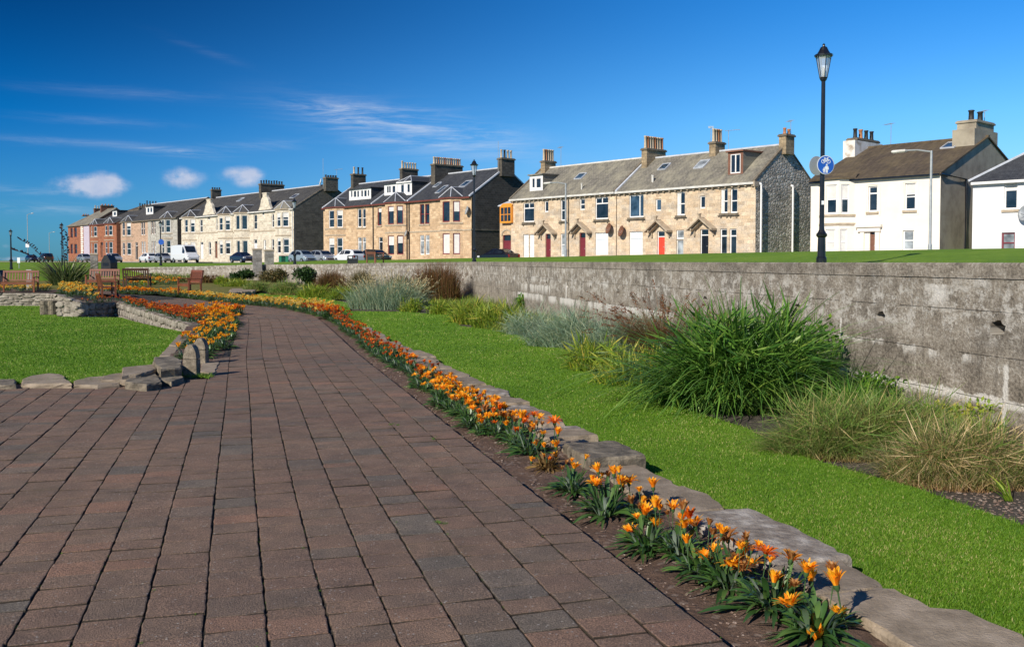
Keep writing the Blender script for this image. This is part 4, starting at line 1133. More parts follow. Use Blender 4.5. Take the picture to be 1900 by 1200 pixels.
# ---------------------------------------------------------------- house A: long golden sandstone block, grey slates, left half
X4, Y4, B4 = cx(920, 230, 4.615); X5, Y5, B5 = cx(1200, 220, 4.444)
X3, Y3, B3 = cx(580, 260, 4.75); X6, Y6, B6 = cx(1480, 190, 4.0); X2, Y2, B2 = cx(320, 290, 5.453); X1, Y1, B1 = cx(0, 340, 5.278)
H2 = House('terraced_house', 'sandstone house with bright red front door, brown clad dormer and grey rubble gable', X4(1038), 1402.5, Y5(512), (X5(1150), Y5(222)))
ZR2, ZE2, D2 = H2.zr, H2.ze, H2.D
H1 = House('terraced_house', 'sandstone house with two maroon front doors, small white dormer and two round brown dishes', X4(132), X4(1030), Y4(572), None, D=D2, zr=ZR2)
H1.zr = fac(X4(1260), Y4(300), D2 / 2)[1]; H1.sl = (H1.zr - H1.ze) / (D2 / 2)
for a in [(235, 328, 675, 840, 'toplight'), (555, 603, 650, 828, 'sash'), (850, 962, 628, 815, 'toplight')]: H1.win(*B4(*a[:4]), a[4], corbels=True)
H1.win(*B4(415, 450, 660, 755), 'plain', sill=False); H1.win(*B4(718, 762, 640, 737), 'sash', sill=False)
H1.win(*B4(235, 281, 945, 1140), 'sash', pane='board', sill=False); H1.win(*B4(286, 328, 945, 1140), 'sash', pane='board', sill=False)
H1.win(*B4(555, 603, 938, 1130), 'sash', pane='pane_pale', sill=False); H1.win(*B4(850, 962, 930, 1120), 'toplight', pane='board', sill=False)
H1.door(*B4(425, 470, 940, 1175), 'maroon', hood=True); H1.door(*B4(715, 768, 930, 1165), 'maroon', hood=True)
H1.walls('sand', 'sand', 'rubble_md'); H1.roof('slate_grey', skew=[(H1.u1 - .05, 'trim_dk'), (H1.u0 + .05, 'trim_dk')], ridge='white_dirty', verge=-.0)
H1.gutter('white_dirty', 'trim'); H1.downpipe(X4(625), mat='trim_dk')
H1.dormer(*B4(290, 402, 440, 572), [(*B4(308, 335, 462, 552),), (*B4(343, 387, 462, 552),)], roofm='slate_grey', cheek='slate_grey')
H1.skylight(X4(725), Y4(450), 1.0, 1.0); H1.flue(X4(735), Y4(560))
H1.chimney(X4(420), Y4(318), 1.5, .6, 5, potmats=['pot_buff', 'terracotta', 'pot_buff', 'pot_buff'], poth=1.15); H1.aerial((H1.u0 + 1.6, D2 / 2 + 1.2, H1.zr + 1.2), 1.0, 2.6)
H1.dish(X4(968), Y4(895), .5, 'dish_brown'); H1.dish(X4(1076), Y4(918), .5, 'dish_brown')
for a in [(1140, 1265, 608, 800, 'mull')]: H2.win(*B4(*a[:4]), a[4], corbels=True, pane='pane_blue')
H2.win(*B4(1368, 1415, 642, 745), 'plain', sill=False, pane='pane_blue'); H2.win(*B5(247, 315, 608, 798), 'sash', corbels=True, blind=-.5)
H2.win(*B5(437, 482, 637, 742), 'plain', sill=False)
H2.win(*B5(610, 668, 582, 780), 'sash', corbels=True, blind=-.4); H2.win(*B5(690, 748, 578, 778), 'sash', corbels=True)
H2.win(*B4(1143, 1257, 920, 1120), 'toplight', pane='board', sill=False)
H2.door(*B5(85, 148, 928, 1150), 'red_paint', hood=True); H2.door(*B5(440, 508, 912, 1150), 'black_paint', hood=True)
H2.win(*B5(243, 306, 918, 993), 'plain', pane='pane_pale', sill=False); H2.win(*B5(243, 302, 998, 1130), 'plain', pane='pane_pale', sill=False, frame='white_dirty')
H2.win(*B5(605, 662, 908, 1120), 'top', sill=False); H2.win(*B5(683, 740, 908, 1120), 'top', sill=False)
H2.walls('sand', 'rubble', 'sand'); H2.roof('slate_grey', skew=[(H2.u1 - .06, 'trim_dk'), (H2.u0 + .06, 'lead')], ridge='lead', verge=0)
H2.gutter('white_dirty', 'trim')
H2.dormer(*B5(670, 795, 275, 460), [(*B5(690, 773, 293, 452), 'split')], face='brown_paint', cheek='slate_grey', roofm='brown_paint')
H2.skylight(X5(145), Y5(400), .9, 1.0); H2.skylight(X5(455), Y5(380), 1.0, 1.3, 'pane_pale'); H2.flue(X5(45), Y5(520)); H2.flue(X4(1345), Y4(500))
H2.chimney(X4(1292), Y4(212), 2.6, .6, 8, potmats=['pot_buff', 'terracotta', 'pot_buff'], poth=1.1, vc=D2 / 2)
H2.chimney(X5(567), Y5(195), 1.3, .65, 4, potmats=['pot_buff', 'pot_buff', 'terracotta'], poth=1.1); [H2.aerial((fac(a_, b_, D2 / 2)[0], D2 / 2, fac(a_, b_, D2 / 2)[1] - .5), .5, r_) for a_, b_, r_ in ((1319, 236, 2.2), (1352, 243, .6))]
ch, cp = H2.chimney(X5(1150), Y5(132), 1.15, .65, 2, potm='terracotta', poth=.5); H2.aerial(cp, 1.2, 2.4)
for xx, y0 in ((930, 545), (1192, 562)):                 # white pipes on the rubble gable
    q = MB(); v, z = gab(X5(xx), Y5(y0), H2.u1); q.tube([(H2.u1 + .16, v, z), (H2.u1 + .16, v, ZG)], .075, 8); q.tube([(H2.u1 + .16, v, z), (H2.u1 + .02, v - .1, z + .1)], .1, 8)
    H2.b(q, 'soil_pipe', MAT['white'])
q = MB(); q.box(H2.u1 - .0, H2.u1 + .12, -.35, .2, H2.ze - .45, H2.ze - .05); H2.b(q, 'skewputt', MAT['trim'])
# link building with orange oriel between the two blocks
HL = House('link_building', 'small recessed sandstone link with orange framed upper window and arched doorway', X3(1650), X3(1760), Y3(580), None, v0=.15, D=4, zr=9.0, cat='house')
HL.ze = fac(X3(1700), Y3(575), .15)[1]; HL.zr = HL.ze + .8; HL.sl = .8 / 2
HL.door(*B3(1675, 1748, 835, 1050), 'maroon', fan=.25)
HL.walls('sand_dk', hip=True); HL.roof('lead', hipl=.4, hipr=.4)
u_, v_, z0_, z1_ = HL.rect(X3(1650), X3(1752), Y3(582), Y3(730), -.25)
mb = MB(); P_, oo = face_mb(mb, (u_, -.25), (v_, -.25), z0_, z1_, [(.08, v_ - u_ - .08, z0_ + .1, z1_ - .08)], .05)
mb.quad((v_, -.25, z0_), (v_, .15, z0_), (v_, .15, z1_), (v_, -.25, z1_)); mb.quad((u_, .15, z0_), (u_, -.25, z0_), (u_, -.25, z1_), (u_, .15, z1_)); mb.quad((u_, -.25, z0_), (u_, .15, z0_), (v_, .15, z0_), (v_, -.25, z0_)); mb.quad((u_, -.25, z1_), (v_, -.25, z1_), (v_, .15, z1_ + .3), (u_, .15, z1_ + .3))
HL.b(mb, 'oriel', MAT['orange_paint']); HL.window(P_, oo[0], 'grid', rev=.04, frame='orange_paint', sill=False, fw=.05)
q = MB(); a_, b_, c_, d_ = HL.rect(X3(1675), X3(1748), Y3(835), Y3(1000)); n_ = 10; cxm = (a_ + b_) / 2; rr = (b_ - a_) / 2
for i in range(n_):
    t0, t1 = math.pi * i / n_, math.pi * (i + 1) / n_
    A = [(cxm + math.cos(t) * r, d_ + math.sin(t) * r * .8 - .05) for t, r in ((t0, rr), (t0, rr + .18), (t1, rr + .18), (t1, rr))]
    vs = [(x, .15 - .07, z) for x, z in A] + [(x, .15 - .003, z) for x, z in A]; q.add(vs, [(0, 1, 2, 3), (1, 5, 6, 2), (0, 3, 7, 4)])
HL.b(q, 'door_arch', MAT['trim'])
# ---------------------------------------------------------------- three houses with blue slates, golden stone
T3 = House('terraced_house', 'golden stone house with plain blue slate roof, three skylights and a sooty black gable wall', X3(850), X3(1400), Y3(490), (X3(1705), Y3(248)))
T2 = House('terraced_house', 'narrow golden stone house with arched door and hip roofed white bay dormer', X3(533), X3(848), Y3(548), None, D=T3.D, zr=T3.zr)
T1 = House('terraced_house', 'golden stone house with wide white box dormer of five lights on blue slate roof', X3(95), X3(530), Y3(572), None, D=T3.D, zr=T3.zr)
for h in (T1, T2):
    h.ze = T3.ze; h.zr = T3.zr; h.sl = T3.sl
T1.win(*B3(395, 430, 605, 768), 'sash'); T1.win(*B3(436, 468, 605, 768), 'sash'); T1.win(*B3(397, 432, 857, 1008), 'top', pane='pane_pale', sill=False); T1.win(*B3(438, 470, 857, 1008), 'top', pane='pane_pale', sill=False)
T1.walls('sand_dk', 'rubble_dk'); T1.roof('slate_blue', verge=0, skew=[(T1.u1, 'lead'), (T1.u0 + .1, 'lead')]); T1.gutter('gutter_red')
T1.bay(X3(110), X3(205), X3(290), (Y3(620), Y3(772), X3(143), X3(190), X3(214), X3(266)), (Y3(862), Y3(1015), X3(145), X3(192), X3(214), X3(266)), 'sand_dk', blinds=(0, .4, .3, 0))
T1.dormer(*B3(322, 515, 432, 525), [(*B3(335, 352, 445, 508),), (*B3(360, 385, 445, 508),), (*B3(390, 410, 443, 508),), (*B3(425, 445, 440, 505),), (*B3(452, 477, 438, 503),), (*B3(483, 500, 436, 500),)], roofm='slate_blue', cheek='slate_blue')
T1.chimney(X3(358), Y3(300), 1.9, .6, 3, mat='chim_dark', poth=.9, potmats=['pot_buff', 'pot_black', 'pot_black'], vc=T3.D / 2)
T2.win(*B3(572, 608, 596, 752), 'plain', frame='maroon', blind=.25); T2.door(*B3(582, 618, 855, 1040), 'black_paint', fan=.22)
T2.walls('sand_dk'); T2.roof('slate_blue', verge=0, skew=[(T2.u1, 'lead')]); T2.gutter('gutter_red')
T2.bay(X3(640), X3(735), X3(822), (Y3(582), Y3(742), X3(664), X3(716), X3(742), X3(798)), (Y3(842), Y3(1008), X3(664), X3(718), X3(744), X3(800)), 'sand_dk', frame='maroon', kind='plain', blinds=(.28, .5, .25, .4))
T2.dormer(*B3(632, 750, 388, 485), [(*B3(652, 690, 402, 470), 'split'), (*B3(700, 730, 400, 468),)], roofm='slate_blue', cheek='slate_blue')
T2.dormer(*B3(752, 875, 368, 487), [(*B3(776, 806, 388, 468),), (*B3(832, 858, 384, 466),)], roofm='slate_blue', cheek='slate_blue', hip=.75)
T2.chimney(X3(790), Y3(252), 2.3, .55, 6, mat='chim_dark', poth=.85, potm='pot_buff'); T2.dish(X3(825), Y3(822), .4)
T2.downpipe(X3(540), mat='black_paint')
T3.win(*B3(945, 984, 565, 740), 'sash', frame='maroon'); T3.win(*B3(990, 1030, 562, 738), 'sash', frame='maroon'); T3.win(*B3(945, 984, 838, 1010), 'top', pane='pane_pale', sill=False); T3.win(*B3(992, 1030, 836, 1008), 'top', pane='pane_pale', sill=False)
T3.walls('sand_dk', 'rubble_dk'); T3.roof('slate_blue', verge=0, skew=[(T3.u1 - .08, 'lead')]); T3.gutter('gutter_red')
T3.bay(X3(1125), X3(1222), X3(1325), (Y3(540), Y3(722), X3(1145), X3(1208), X3(1238), X3(1300)), (Y3(822), Y3(1006), X3(1145), X3(1208), X3(1238), X3(1300)), 'sand_dk', frame='maroon', kind='plain', pane='pane', blinds=(0, .95, .5, .95))
T3.skylight(X3(1100), Y3(396), .7, 1.0); T3.skylight(X3(1140), Y3(436), .8, 1.6); T3.skylight(X3(1350), Y3(387), 1.1, 1.3)
T3.chimney(X3(1078), Y3(212), 4.0, .75, 13, mat='chim_dark', poth=.8, potmats=['pot_buff', 'pot_buff', 'terracotta'], vc=T3.D / 2)
ch, cp = T3.chimney(X3(1668), Y3(160), 1.8, .7, 4, mat='chim_dark', poth=.9, potmats=['pot_buff', 'pot_black', 'pot_buff']); T3.aerial(cp - Vector((0, 2, 0)), 1.8, 1, False)
T3.dish(X3(1362), Y3(620), .48); T3.course(Y3(790), X3(1380))
for xx in (857, 838): T3.downpipe(X3(xx + 0), mat='black_paint') if xx == 857 else T2.downpipe(X3(xx), mat='black_paint')
q = MB(); q.box(T3.u1 + .003, T3.u1 + .06, 0.05, T3.D, fac(X3(1430), Y3(785), 0)[1] - .1, fac(X3(1430), Y3(785), 0)[1] + .1); T3.b(q, 'gable_course', MAT['rubble_md'])
# ---------------------------------------------------------------- pale stone pair with curved gablets
S2 = House('terraced_house', 'pale stone house with curved gablet, dark windowed bay and dark stone gable wall', X2(610), X2(1238), Y2(522), (X2(1592), Y2(290)))
S1 = House('terraced_house', 'pale stone house behind the white van with curved gablet and hipped bays', X2(88), X2(608), Y2(580), None, D=S2.D, zr=S2.zr)
S1.ze = S2.ze; S1.sl = S2.sl
S1.win(*B2(277, 305, 640, 770), 'sash'); S1.win(*B2(365, 390, 868, 998), 'sash', sill=False); S1.door(*B2(282, 312, 868, 1040), 'white', fan=.15); S1.door(*B2(430, 455, 860, 1030), 'brown_paint', fan=.15)
S1.win(*B2(355, 378, 600, 645), 'plain', sill=False); S1.win(*B2(440, 456, 625, 752), 'sash', sill=False)
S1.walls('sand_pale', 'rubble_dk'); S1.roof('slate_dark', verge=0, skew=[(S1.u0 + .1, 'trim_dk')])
S1.bay(X2(100), X2(160), X2(243), (Y2(640), Y2(772), X2(122), X2(155), X2(180), X2(226)), (Y2(870), Y2(1010), X2(122), X2(155), X2(180), X2(226)), 'sand_pale', eaves='trim', roofm='slate_dark', blinds=(0, .2, .3, .3))
S1.bay(X2(458), X2(515), X2(603), (Y2(612), Y2(752), X2(472), X2(507), X2(532), X2(584)), (Y2(852), Y2(992), X2(474), X2(509), X2(532), X2(584)), 'sand_pale', eaves='trim', roofm='slate_dark', blinds=(.1, .3, .3, .2))
S1.chimney(X2(400), Y2(338), 1.6, .55, 4, mat='chim_dark', potm='pot_black', poth=.4); S1.gutter('white_dirty')
S2.win(*B2(822, 856, 592, 740), 'sash', frame='white_dirty', sill=False); S2.door(*B2(822, 857, 842, 1040), 'white', fan=.2); S2.win(*B2(920, 946, 848, 985), 'sash', sill=False, blind=-.5); S2.win(*B2(1002, 1028, 838, 985), 'sash', sill=False)
S2.win(*B2(907, 928, 550, 602), 'plain', sill=False); S2.win(*B2(1004, 1028, 582, 722), 'sash', sill=False)
S2.walls('sand_pale', 'rubble_md'); S2.roof('slate_dark', verge=0, skew=[(S2.u1 - .08, 'trim_dk')]); S2.gutter('white_dirty')
S2.bay(X2(622), X2(685), X2(780), (Y2(597), Y2(744), X2(640), X2(678), X2(698), X2(758)), (Y2(852), Y2(985), X2(648), X2(682), X2(705), X2(760)), 'sand_pale', frame='white_dirty', kind='plain', eaves='trim', roofm='slate_dark')
S2.bay(X2(1040), X2(1102), X2(1200), (Y2(568), Y2(714), X2(1056), X2(1092), X2(1113), X2(1175)), (Y2(828), Y2(982), X2(1060), X2(1096), X2(1118), X2(1180)), 'sand_pale', eaves='trim', roofm='slate_grey', blinds=(.35, .2, .35, .1))
S2.skylight(X2(690), Y2(440), 1.2, 1.1, 'pane_pale'); S2.skylight(X2(1235), Y2(405), 1.2, 1.1, 'pane')
S2.chimney(X2(895), Y2(280), 3.8, .7, 9, mat='chim_dark', potm='pot_black', poth=.6); ch, cp = S2.chimney(X2(1552), Y2(215), 1.9, .7, 5, mat='rubble_md', potm='pot_black', poth=.35)
S2.aerial(cp - Vector((.2, 2, 0)), 2.6, 0, False); S2.aerial(cp, 1.2, .5); S2.dish(X2(1500), Y2(262), .5, 'white', v=S2.D / 2)
S2.downpipe(X2(1222), mat='white'); S2.course(Y2(742), X2(1210)); S1.course(Y2(778), X2(300))
def gablet(h, xa, xb, ys, xm, yt):
    """curved wall head gablet with a square top"""
    a, ze = fac(xa, ys, h.v0 - .02); b_ = fac(xb, ys, h.v0 - .02)[0]; c = (a + b_) / 2; w = (b_ - a) / 2
    zt = fac(xm, yt, h.v0 - .02)[1]; H = zt - h.ze
    prof = [(1, 0), (.97, .12), (.80, .26), (.66, .42), (.58, .56), (.56, .66), (.38, .78), (.30, .82), (.30, 1.0)]
    A = [(c - w * x, h.ze - .25 + (H + .25) * z) for x, z in prof] + [(c + w * x, h.ze - .25 + (H + .25) * z) for x, z in prof[::-1]]
    q = MB(); n = len(A); vs = [(x, h.v0 - .04, z) for x, z in A] + [(x, h.v0 + .32, z) for x, z in A]
    fs = [tuple(range(n)), tuple(range(2 * n - 1, n - 1, -1))] + [(i, i + n, (i + 1) % n + n, (i + 1) % n) for i in range(n)]
    q.add(vs, fs); q.box(c - w * .36, c + w * .36, h.v0 - .09, h.v0 + .37, zt, zt + .12)
    g = h.b(q, 'gablet', MAT['sand_pale'])
    r_ = MB(); zz = h.ze + H * .5; vb = h.v0 + (zz - h.ze) / h.sl + .3
    r_.quad((c - w * .75, h.v0 + .3, h.ze + .1), (c, h.v0 + .3, zz + .1), (c, vb, zz + .1), (c - w * .75, h.v0 + .5, h.ze + .1)); r_.quad((c, h.v0 + .3, zz + .1), (c + w * .95, h.v0 + .3, h.ze + .1), (c + w * .95, h.v0 + .5, h.ze + .1), (c, vb, zz + .1))
    h.b(r_, 'gablet_roof', MAT['slate_dark'], g)
gablet(S1, X2(305), X2(432), Y2(600), X2(368), Y2(440)); gablet(S2, X2(868), X2(1002), Y2(552), X2(928), Y2(378))
# ---------------------------------------------------------------- cream rendered house on the right
K = House('detached_house', 'cream rendered house with brown tiled roof and brown grey roughcast gable', X6(100), X6(1062), Y6(522), (X6(1408), Y6(262)))
K.win(*B6(523, 592, 622, 812), 'top'); K.win(*B6(795, 875, 600, 800), 'sash', blind=.42); K.win(*B6(780, 862, 950, 1100), 'sash', pane='pane_pale', sill=False)
K.door(*B6(535, 585, 960, 1150), 'brown_paint', fan=.12)
K.walls('render_white', 'render_brown', 'render_white'); K.roof('tile_brown', verge=.08, ridge='tile_brown', vr=.12)
q = MB(); q.box(K.u0, K.u1, -.3, -.2, K.ze - K.sl * .22 - .08, K.ze - K.sl * .22 + .04); K.b(q, 'gutter', MAT['black_paint'])
K.bay(X6(190), X6(305), X6(425), (Y6(612), Y6(828), X6(212), X6(290), X6(322), X6(382)), (Y6(942), Y6(1130), X6(207), X6(278), X6(318), X6(370)), 'render_white', roofed=False, kind='sash', pane='pane', blinds=(.48, .9, .48, .9))
q = MB(); ua, ub, uc, vf = fac(X6(190), 400, -.8)[0], fac(X6(305), 400, -.8)[0], fac(X6(425), 400, 0)[0], -.8
q.prism([(K.u0, -.2), (ua - .1, vf - .15), (ub + .1, vf - .15), (uc + .15, -.2), (uc + .15, 0), (K.u0, 0)], K.ze - .03, K.ze + .1)
q.add([(K.u0, -.2, K.ze + .1), (ua - .1, vf - .15, K.ze + .1), (ub + .1, vf - .15, K.ze + .1), (uc + .15, -.2, K.ze + .1), (uc, .5, K.ze + .5), (K.u0, .5, K.ze + .5)], [(0, 1, 2, 3, 4, 5)])
K.b(q, 'bay_roof', MAT['tile_brown'])
a_, b_, c_, d_ = K.rect(X6(440), X6(632), Y6(905), Y6(922)); q = MB(); q.bbox(a_, b_, -.32, -.003, d_ - .22, d_, .03); q.box(a_ + .12, b_ - .12, -.2, -.003, d_ - .5, d_ - .22)
a2, b2, _, z2 = K.rect(X6(485), X6(600), Y6(955), Y6(1080)); q.box(a2 - .15, a2 + .12, -.12, -.003, ZG, z2 + .1); q.box(b2 - .2, b2 + .12, -.12, -.003, ZG, z2 + .1); K.b(q, 'door_surround', MAT['render_white'])
for (x0, x1, y0, y1) in (B6(512, 604, 612, 845), B6(785, 888, 590, 832)):
    q = MB(); a_, b_, c_, d_ = K.rect(x0, x1, y0, y1); wv = .12
    q.box(a_ - wv, a_, -.03, -.003, c_, d_ + .1); q.box(b_, b_ + wv, -.03, -.003, c_, d_ + .1); q.box(a_, b_, -.03, -.003, d_, d_ + .1); K.b(q, 'window_surround', MAT['render_white'])
K.chimney(X6(440), Y6(268), 3.3, .75, 4, mat='chim_white', potmats=['pot_black', 'terracotta', 'pot_black', 'pot_black'], poth=.75, potr=.16, step=True)
K.aerial((K.u0 + 1.2, K.D / 2 + 2.3, fac(X6(575), Y6(268), K.D / 2)[1]), 1.3, 2.6)
ch, cp = K.chimney(X6(1372), Y6(128), 2.9, 1.3, 2, uright=K.u1 - .16, mat='render_brown', potm='pot_black', poth=.75, potr=.2, step=True, cap='render_brown'); K.aerial(cp, 1.0, 2.4)
K.skylight(X6(1140), Y6(320), 1.0, 1.4)
q = MB(); vA, zA = gab(X6(1080), Y6(530), K.u1); vB, zB = gab(X6(1238), Y6(572), K.u1)
q.tube([(K.u1 + .12, -.2, K.ze - .1), (K.u1 + .12, vB, zB), (K.u1 + .12, vB, ZG)], .085, 8); K.b(q, 'downpipe', MAT['black_paint'])
# white house at the right edge
E = House('detached_house', 'bright white house with blue hipped slate roof cut off at the right edge', X6(1302), 2150, 335, None, D=9, zr=9)
E.ze = fac(X6(1305), Y6(585), 0)[1]; E.zr = E.ze + 3.2; E.sl = 3.2 / 4.5
E.win(*B6(1532, 1632, 592, 795), 'top', blind=.28); E.win(*B6(1512, 1612, 965, 1120), 'sash', frame='maroon', pane='pane_pale', sill=False); E.win(1925, 1950, 332, 386, 'top'); E.win(2010, 2035, 326, 384, 'top')
E.walls('render_bright', hip=True); E.roof('slate_blue', hipl=4.6, hipr=4.6, verge=.2); E.gutter('white'); E.dish(X6(1690), Y6(822), .5)
q = MB(); 
for i in (0,): q.tube([(E.u0 - .2, -.22, E.ze + .0), (E.u0 + 4.4, 4.5, E.zr + .12)], .08, 6)
E.b(q, 'hip_flashing', MAT['lead'], E.rf)
# ---------------------------------------------------------------- houses farther left
N1 = House('terraced_house', 'pink beige and grey stone pair behind the parked white cars with dark slate roof', X1(1180), X1(1738), Y1(332), (X1(1900), Y1(165)))
N1.D = S2.D; N1.zr = fac(X1(1480), Y1(212), N1.D / 2)[1]; N1.sl = (N1.zr - N1.ze) / (N1.D / 2)
for a in [(1380, 1399, 380, 508), (1402, 1420, 380, 508), (1482, 1502, 372, 500), (1506, 1525, 372, 500)]: N1.win(*B1(*a), 'sash', sill=False, fw=.09)
for a in [(1385, 1403, 570, 682), (1407, 1425, 570, 682), (1488, 1508, 570, 690), (1511, 1530, 570, 690)]: N1.win(*B1(*a), 'sash', sill=False, fw=.09, pane='pane_pale')
N1.door(*B1(1325, 1350, 578, 745), 'black_paint')
N1.walls('sand_pink', 'rubble_dk'); N1.roof('slate_dark', verge=0, skew=[(N1.u1 - .1, 'trim_dk')]); N1.gutter('trim_dk')
um = fac(X1(1447), 400, 0)[0]; q = MB(); P_, _o = face_mb(q, (um, -.04), (N1.u1, -.04), ZG - .2, N1.ze - .05, [(o[0][0] - um, o[0][1] - um, o[0][2], o[0][3]) for o in N1.ops if o[0][0] > um], .03); N1.b(q, 'wall', MAT['sand_grey'])
N1.bay(X1(1190), X1(1232), X1(1300), (Y1(385), Y1(515), X1(1198), X1(1222), X1(1238), X1(1280)), (Y1(582), Y1(702), X1(1200), X1(1222), X1(1240), X1(1280)), 'sand_pink', roofm='slate_dark', eaves='trim_dk', blinds=(0, 0, .3, 0))
N1.bay(X1(1572), X1(1612), X1(1690), (Y1(358), Y1(485), X1(1580), X1(1604), X1(1620), X1(1668)), (Y1(560), Y1(690), X1(1584), X1(1606), X1(1625), X1(1670)), 'sand_grey', roofm='slate_dark', eaves='trim_dk')
N1.dormer(*B1(1430, 1500, 228, 305), [(*B1(1442, 1462, 238, 290),), (*B1(1470, 1490, 236, 288),)], cheek='slate_dark')
N1.chimney(X1(1365), Y1(240), 1.8, .6, 4, mat='chim_dark', potm='pot_black', poth=.8); N1.chimney(X1(1432), Y1(215), 2.2, .6, 4, mat='chim_white', potm='pot_black', poth=.8)
N2 = House('terraced_house', 'red sandstone house with red framed bays and a red brick chimney', X1(880), X1(1140), Y1(398), None, D=S2.D, zr=8)
N2.ze = fac(X1(1120), Y1(388), 0)[1]; N2.zr = fac(X1(1060), Y1(300), N2.D / 2)[1]; N2.sl = (N2.zr - N2.ze) / (N2.D / 2)
N2.door(*B1(985, 1008, 578, 725), 'brown_paint')
N2.walls('sand_red', 'sand_red'); N2.roof('slate_dark', verge=0, ridge='trim_dk'); N2.gutter('gutter_red')
N2.bay(X1(886), X1(908), X1(955), (Y1(425), Y1(522), X1(889), X1(902), X1(915), X1(948)), (Y1(588), Y1(690), X1(889), X1(902), X1(915), X1(948)), 'sand_red', roofm='slate_dark', ridge_m='lead')
N2.bay(X1(1020), X1(1056), X1(1112), (Y1(415), Y1(512), X1(1028), X1(1050), X1(1062), X1(1100)), (Y1(575), Y1(690), X1(1032), X1(1052), X1(1064), X1(1100)), 'sand_red', roofm='slate_dark')
N2.dormer(*B1(1102, 1145, 270, 325), [(*B1(1112, 1135, 280, 318),)], cheek='slate_dark', roofm='slate_dark')
N2.chimney(X1(990), Y1(218), 2.6, .6, 4, mat='chim_red', potm='terracotta', poth=.3)
N3 = House('corner_house', 'red stone corner house with white quoins, lilac painted wall and hipped roof', X1(665), X1(878), Y1(402), None, D=S2.D, zr=8)
N3.ze = fac(X1(780), Y1(408), 0)[1]; N3.zr = fac(X1(960), Y1(268), N3.D / 2)[1]; N3.sl = (N3.zr - N3.ze) / (N3.D / 2)
for a in [(690, 712, 438, 530), (726, 752, 434, 528), (690, 712, 595, 690), (728, 755, 595, 690)]: N3.win(*B1(*a), 'sash', frame='maroon', sill=False)
N3.door(*B1(862, 876, 640, 720), 'maroon')
N3.walls('sand_red', 'sand_red', hip='l'); N3.roof('slate_grey', hipl=5.0, verge=.1, ridge='trim_dk'); N3.gutter('trim_dk')
a_, b_, c_, d_ = N3.rect(X1(822), X1(878), Y1(420), Y1(700)); q = MB(); q.box(a_, b_, -.05, -.003, ZG, N3.ze - .1); N3.b(q, 'painted_wall', MAT['lilac'])
q = MB(); z = ZG; i = 0
a_, b_, _, _ = N3.rect(X1(795), X1(818), Y1(420), Y1(700))
while z < N3.ze - .3: q.box(a_, b_ + (.25 if i % 2 else 0) - .25, -.09, -.052 if False else -.003, z, z + .34); z += .44; i += 1
N3.b(q, 'quoins', MAT['render_white'])
N3.chimney(X1(925), Y1(248), 1.6, .6, 3, mat='chim_red', potm='pot_buff', poth=.6); N3.chimney(X1(812), Y1(318), 1.4, .6, 3, mat='chim_red', potm='terracotta', poth=.4, vc=N3.D * .45)
# hipped roof of a house just behind the gap
B0 = House('detached_house', 'distant house with brown hipped roof showing over the red and beige terraces', X1(1150), X1(1390), Y1(300), None, v0=16, D=9, zr=9)
B0.ze = fac(X1(1300), Y1(285), 16)[1]; B0.zr = fac(X1(1270), Y1(232), 20)[1]; B0.sl = (B0.zr - B0.ze) / 4.5
B0.walls('render_brown', hip=True); B0.roof('tile_brown', hipl=4, hipr=4, ridge='trim_dk'); 
# ================================================================ lamps and signs
def lamp_post(px, base_y, top_y, Y=None, label='', group='heritage lamp posts along the park', zb=None):
    if Y is None:
        h = on_green(px, base_y); Y = h.y if h else 60
    p = at(px, base_y, Y); top = at(px, top_y, Y).z
    zb = p.z if zb is None else zb; H = top - zb
    k = H / 5.0
    r = empty('street_lamp', (p.x, p.y, zb)); tag(r, label, 'street lamp', group)
    q = MB(); q.lathe([(.12, -.3), (.12, .1), (.095, .14), (.085, .58), (.12, .61), (.125, .66), (.09, .70), (.062, .76), (.055, .9), (.045, 4.2 * k), (.075, 4.22 * k), (.075, 4.27 * k), (.04, 4.3 * k)], 14); q.build('post', MAT['black_paint'], r, smooth=False)
    f = MB(); z0, z1 = 4.28 * k, 4.78 * k; rb, rt = .085 * k, .175 * k
    f.lathe([(.03, z0 - .12 * k), (rb, z0 - .03 * k), (rb + .01, z0)], 6)
    for i in range(6):
        a = math.pi / 3 * (i + .5); f.tube([(rb * math.cos(a), rb * math.sin(a), z0), (rt * math.cos(a), rt * math.sin(a), z1)], .009, 4)
    f.lathe([(rt + .03, z1 - .02), (rt + .035, z1 + .02), (rt * .86, z1 + .045), (rt * .6, z1 + .12 * k), (rt * .42, z1 + .19 * k), (.03, z1 + .215 * k), (.028, z1 + .235 * k), (.035, z1 + .25 * k), (.01, z1 + .28 * k)], 12)
    f.build('lantern_frame', MAT['black_paint'], r)
    g = MB(); g.lathe([(rb - .006, z0 + .003), (rt - .006, z1 - .021)], 6); g.build('lantern_glass', MAT['lantern'], r)
    b_ = MB(); b_.lathe([(.03, z0 + .005), (.035, z0 + .12 * k), (.03, z0 + .2 * k), (.01, z0 + .24 * k)], 8); b_.build('bulb', MAT['white'], r, smooth=True)
    return r, p
L1, lp = lamp_post(1524, 487, 86, 22.0, 'tall black heritage lamp post near the wall carrying the round blue cycle path sign')
lamp_post(880, 487, 298, None, 'black heritage lamp post in front of the golden house with the sooty black gable')
lamp_post(547, 490.5, 369, None, 'black heritage lamp post by the parked silver car and the pale stone gable')
l4, lp4 = lamp_post(298.5, 493, 410, None, 'black heritage lamp post with small blue disc beside the white van')
lamp_post(21, 500, 426, None, 'black heritage lamp post at the far left against open sky')
lamp_post(115.5, 492, 414, None, 'black heritage lamp post behind the spiky flax, left of the red stone houses')
MAT['sign_blue'] = mottled('blue sign face', [(0.015, 0.09, 0.42), (0.02, 0.11, 0.48)], 2, .4, 0)
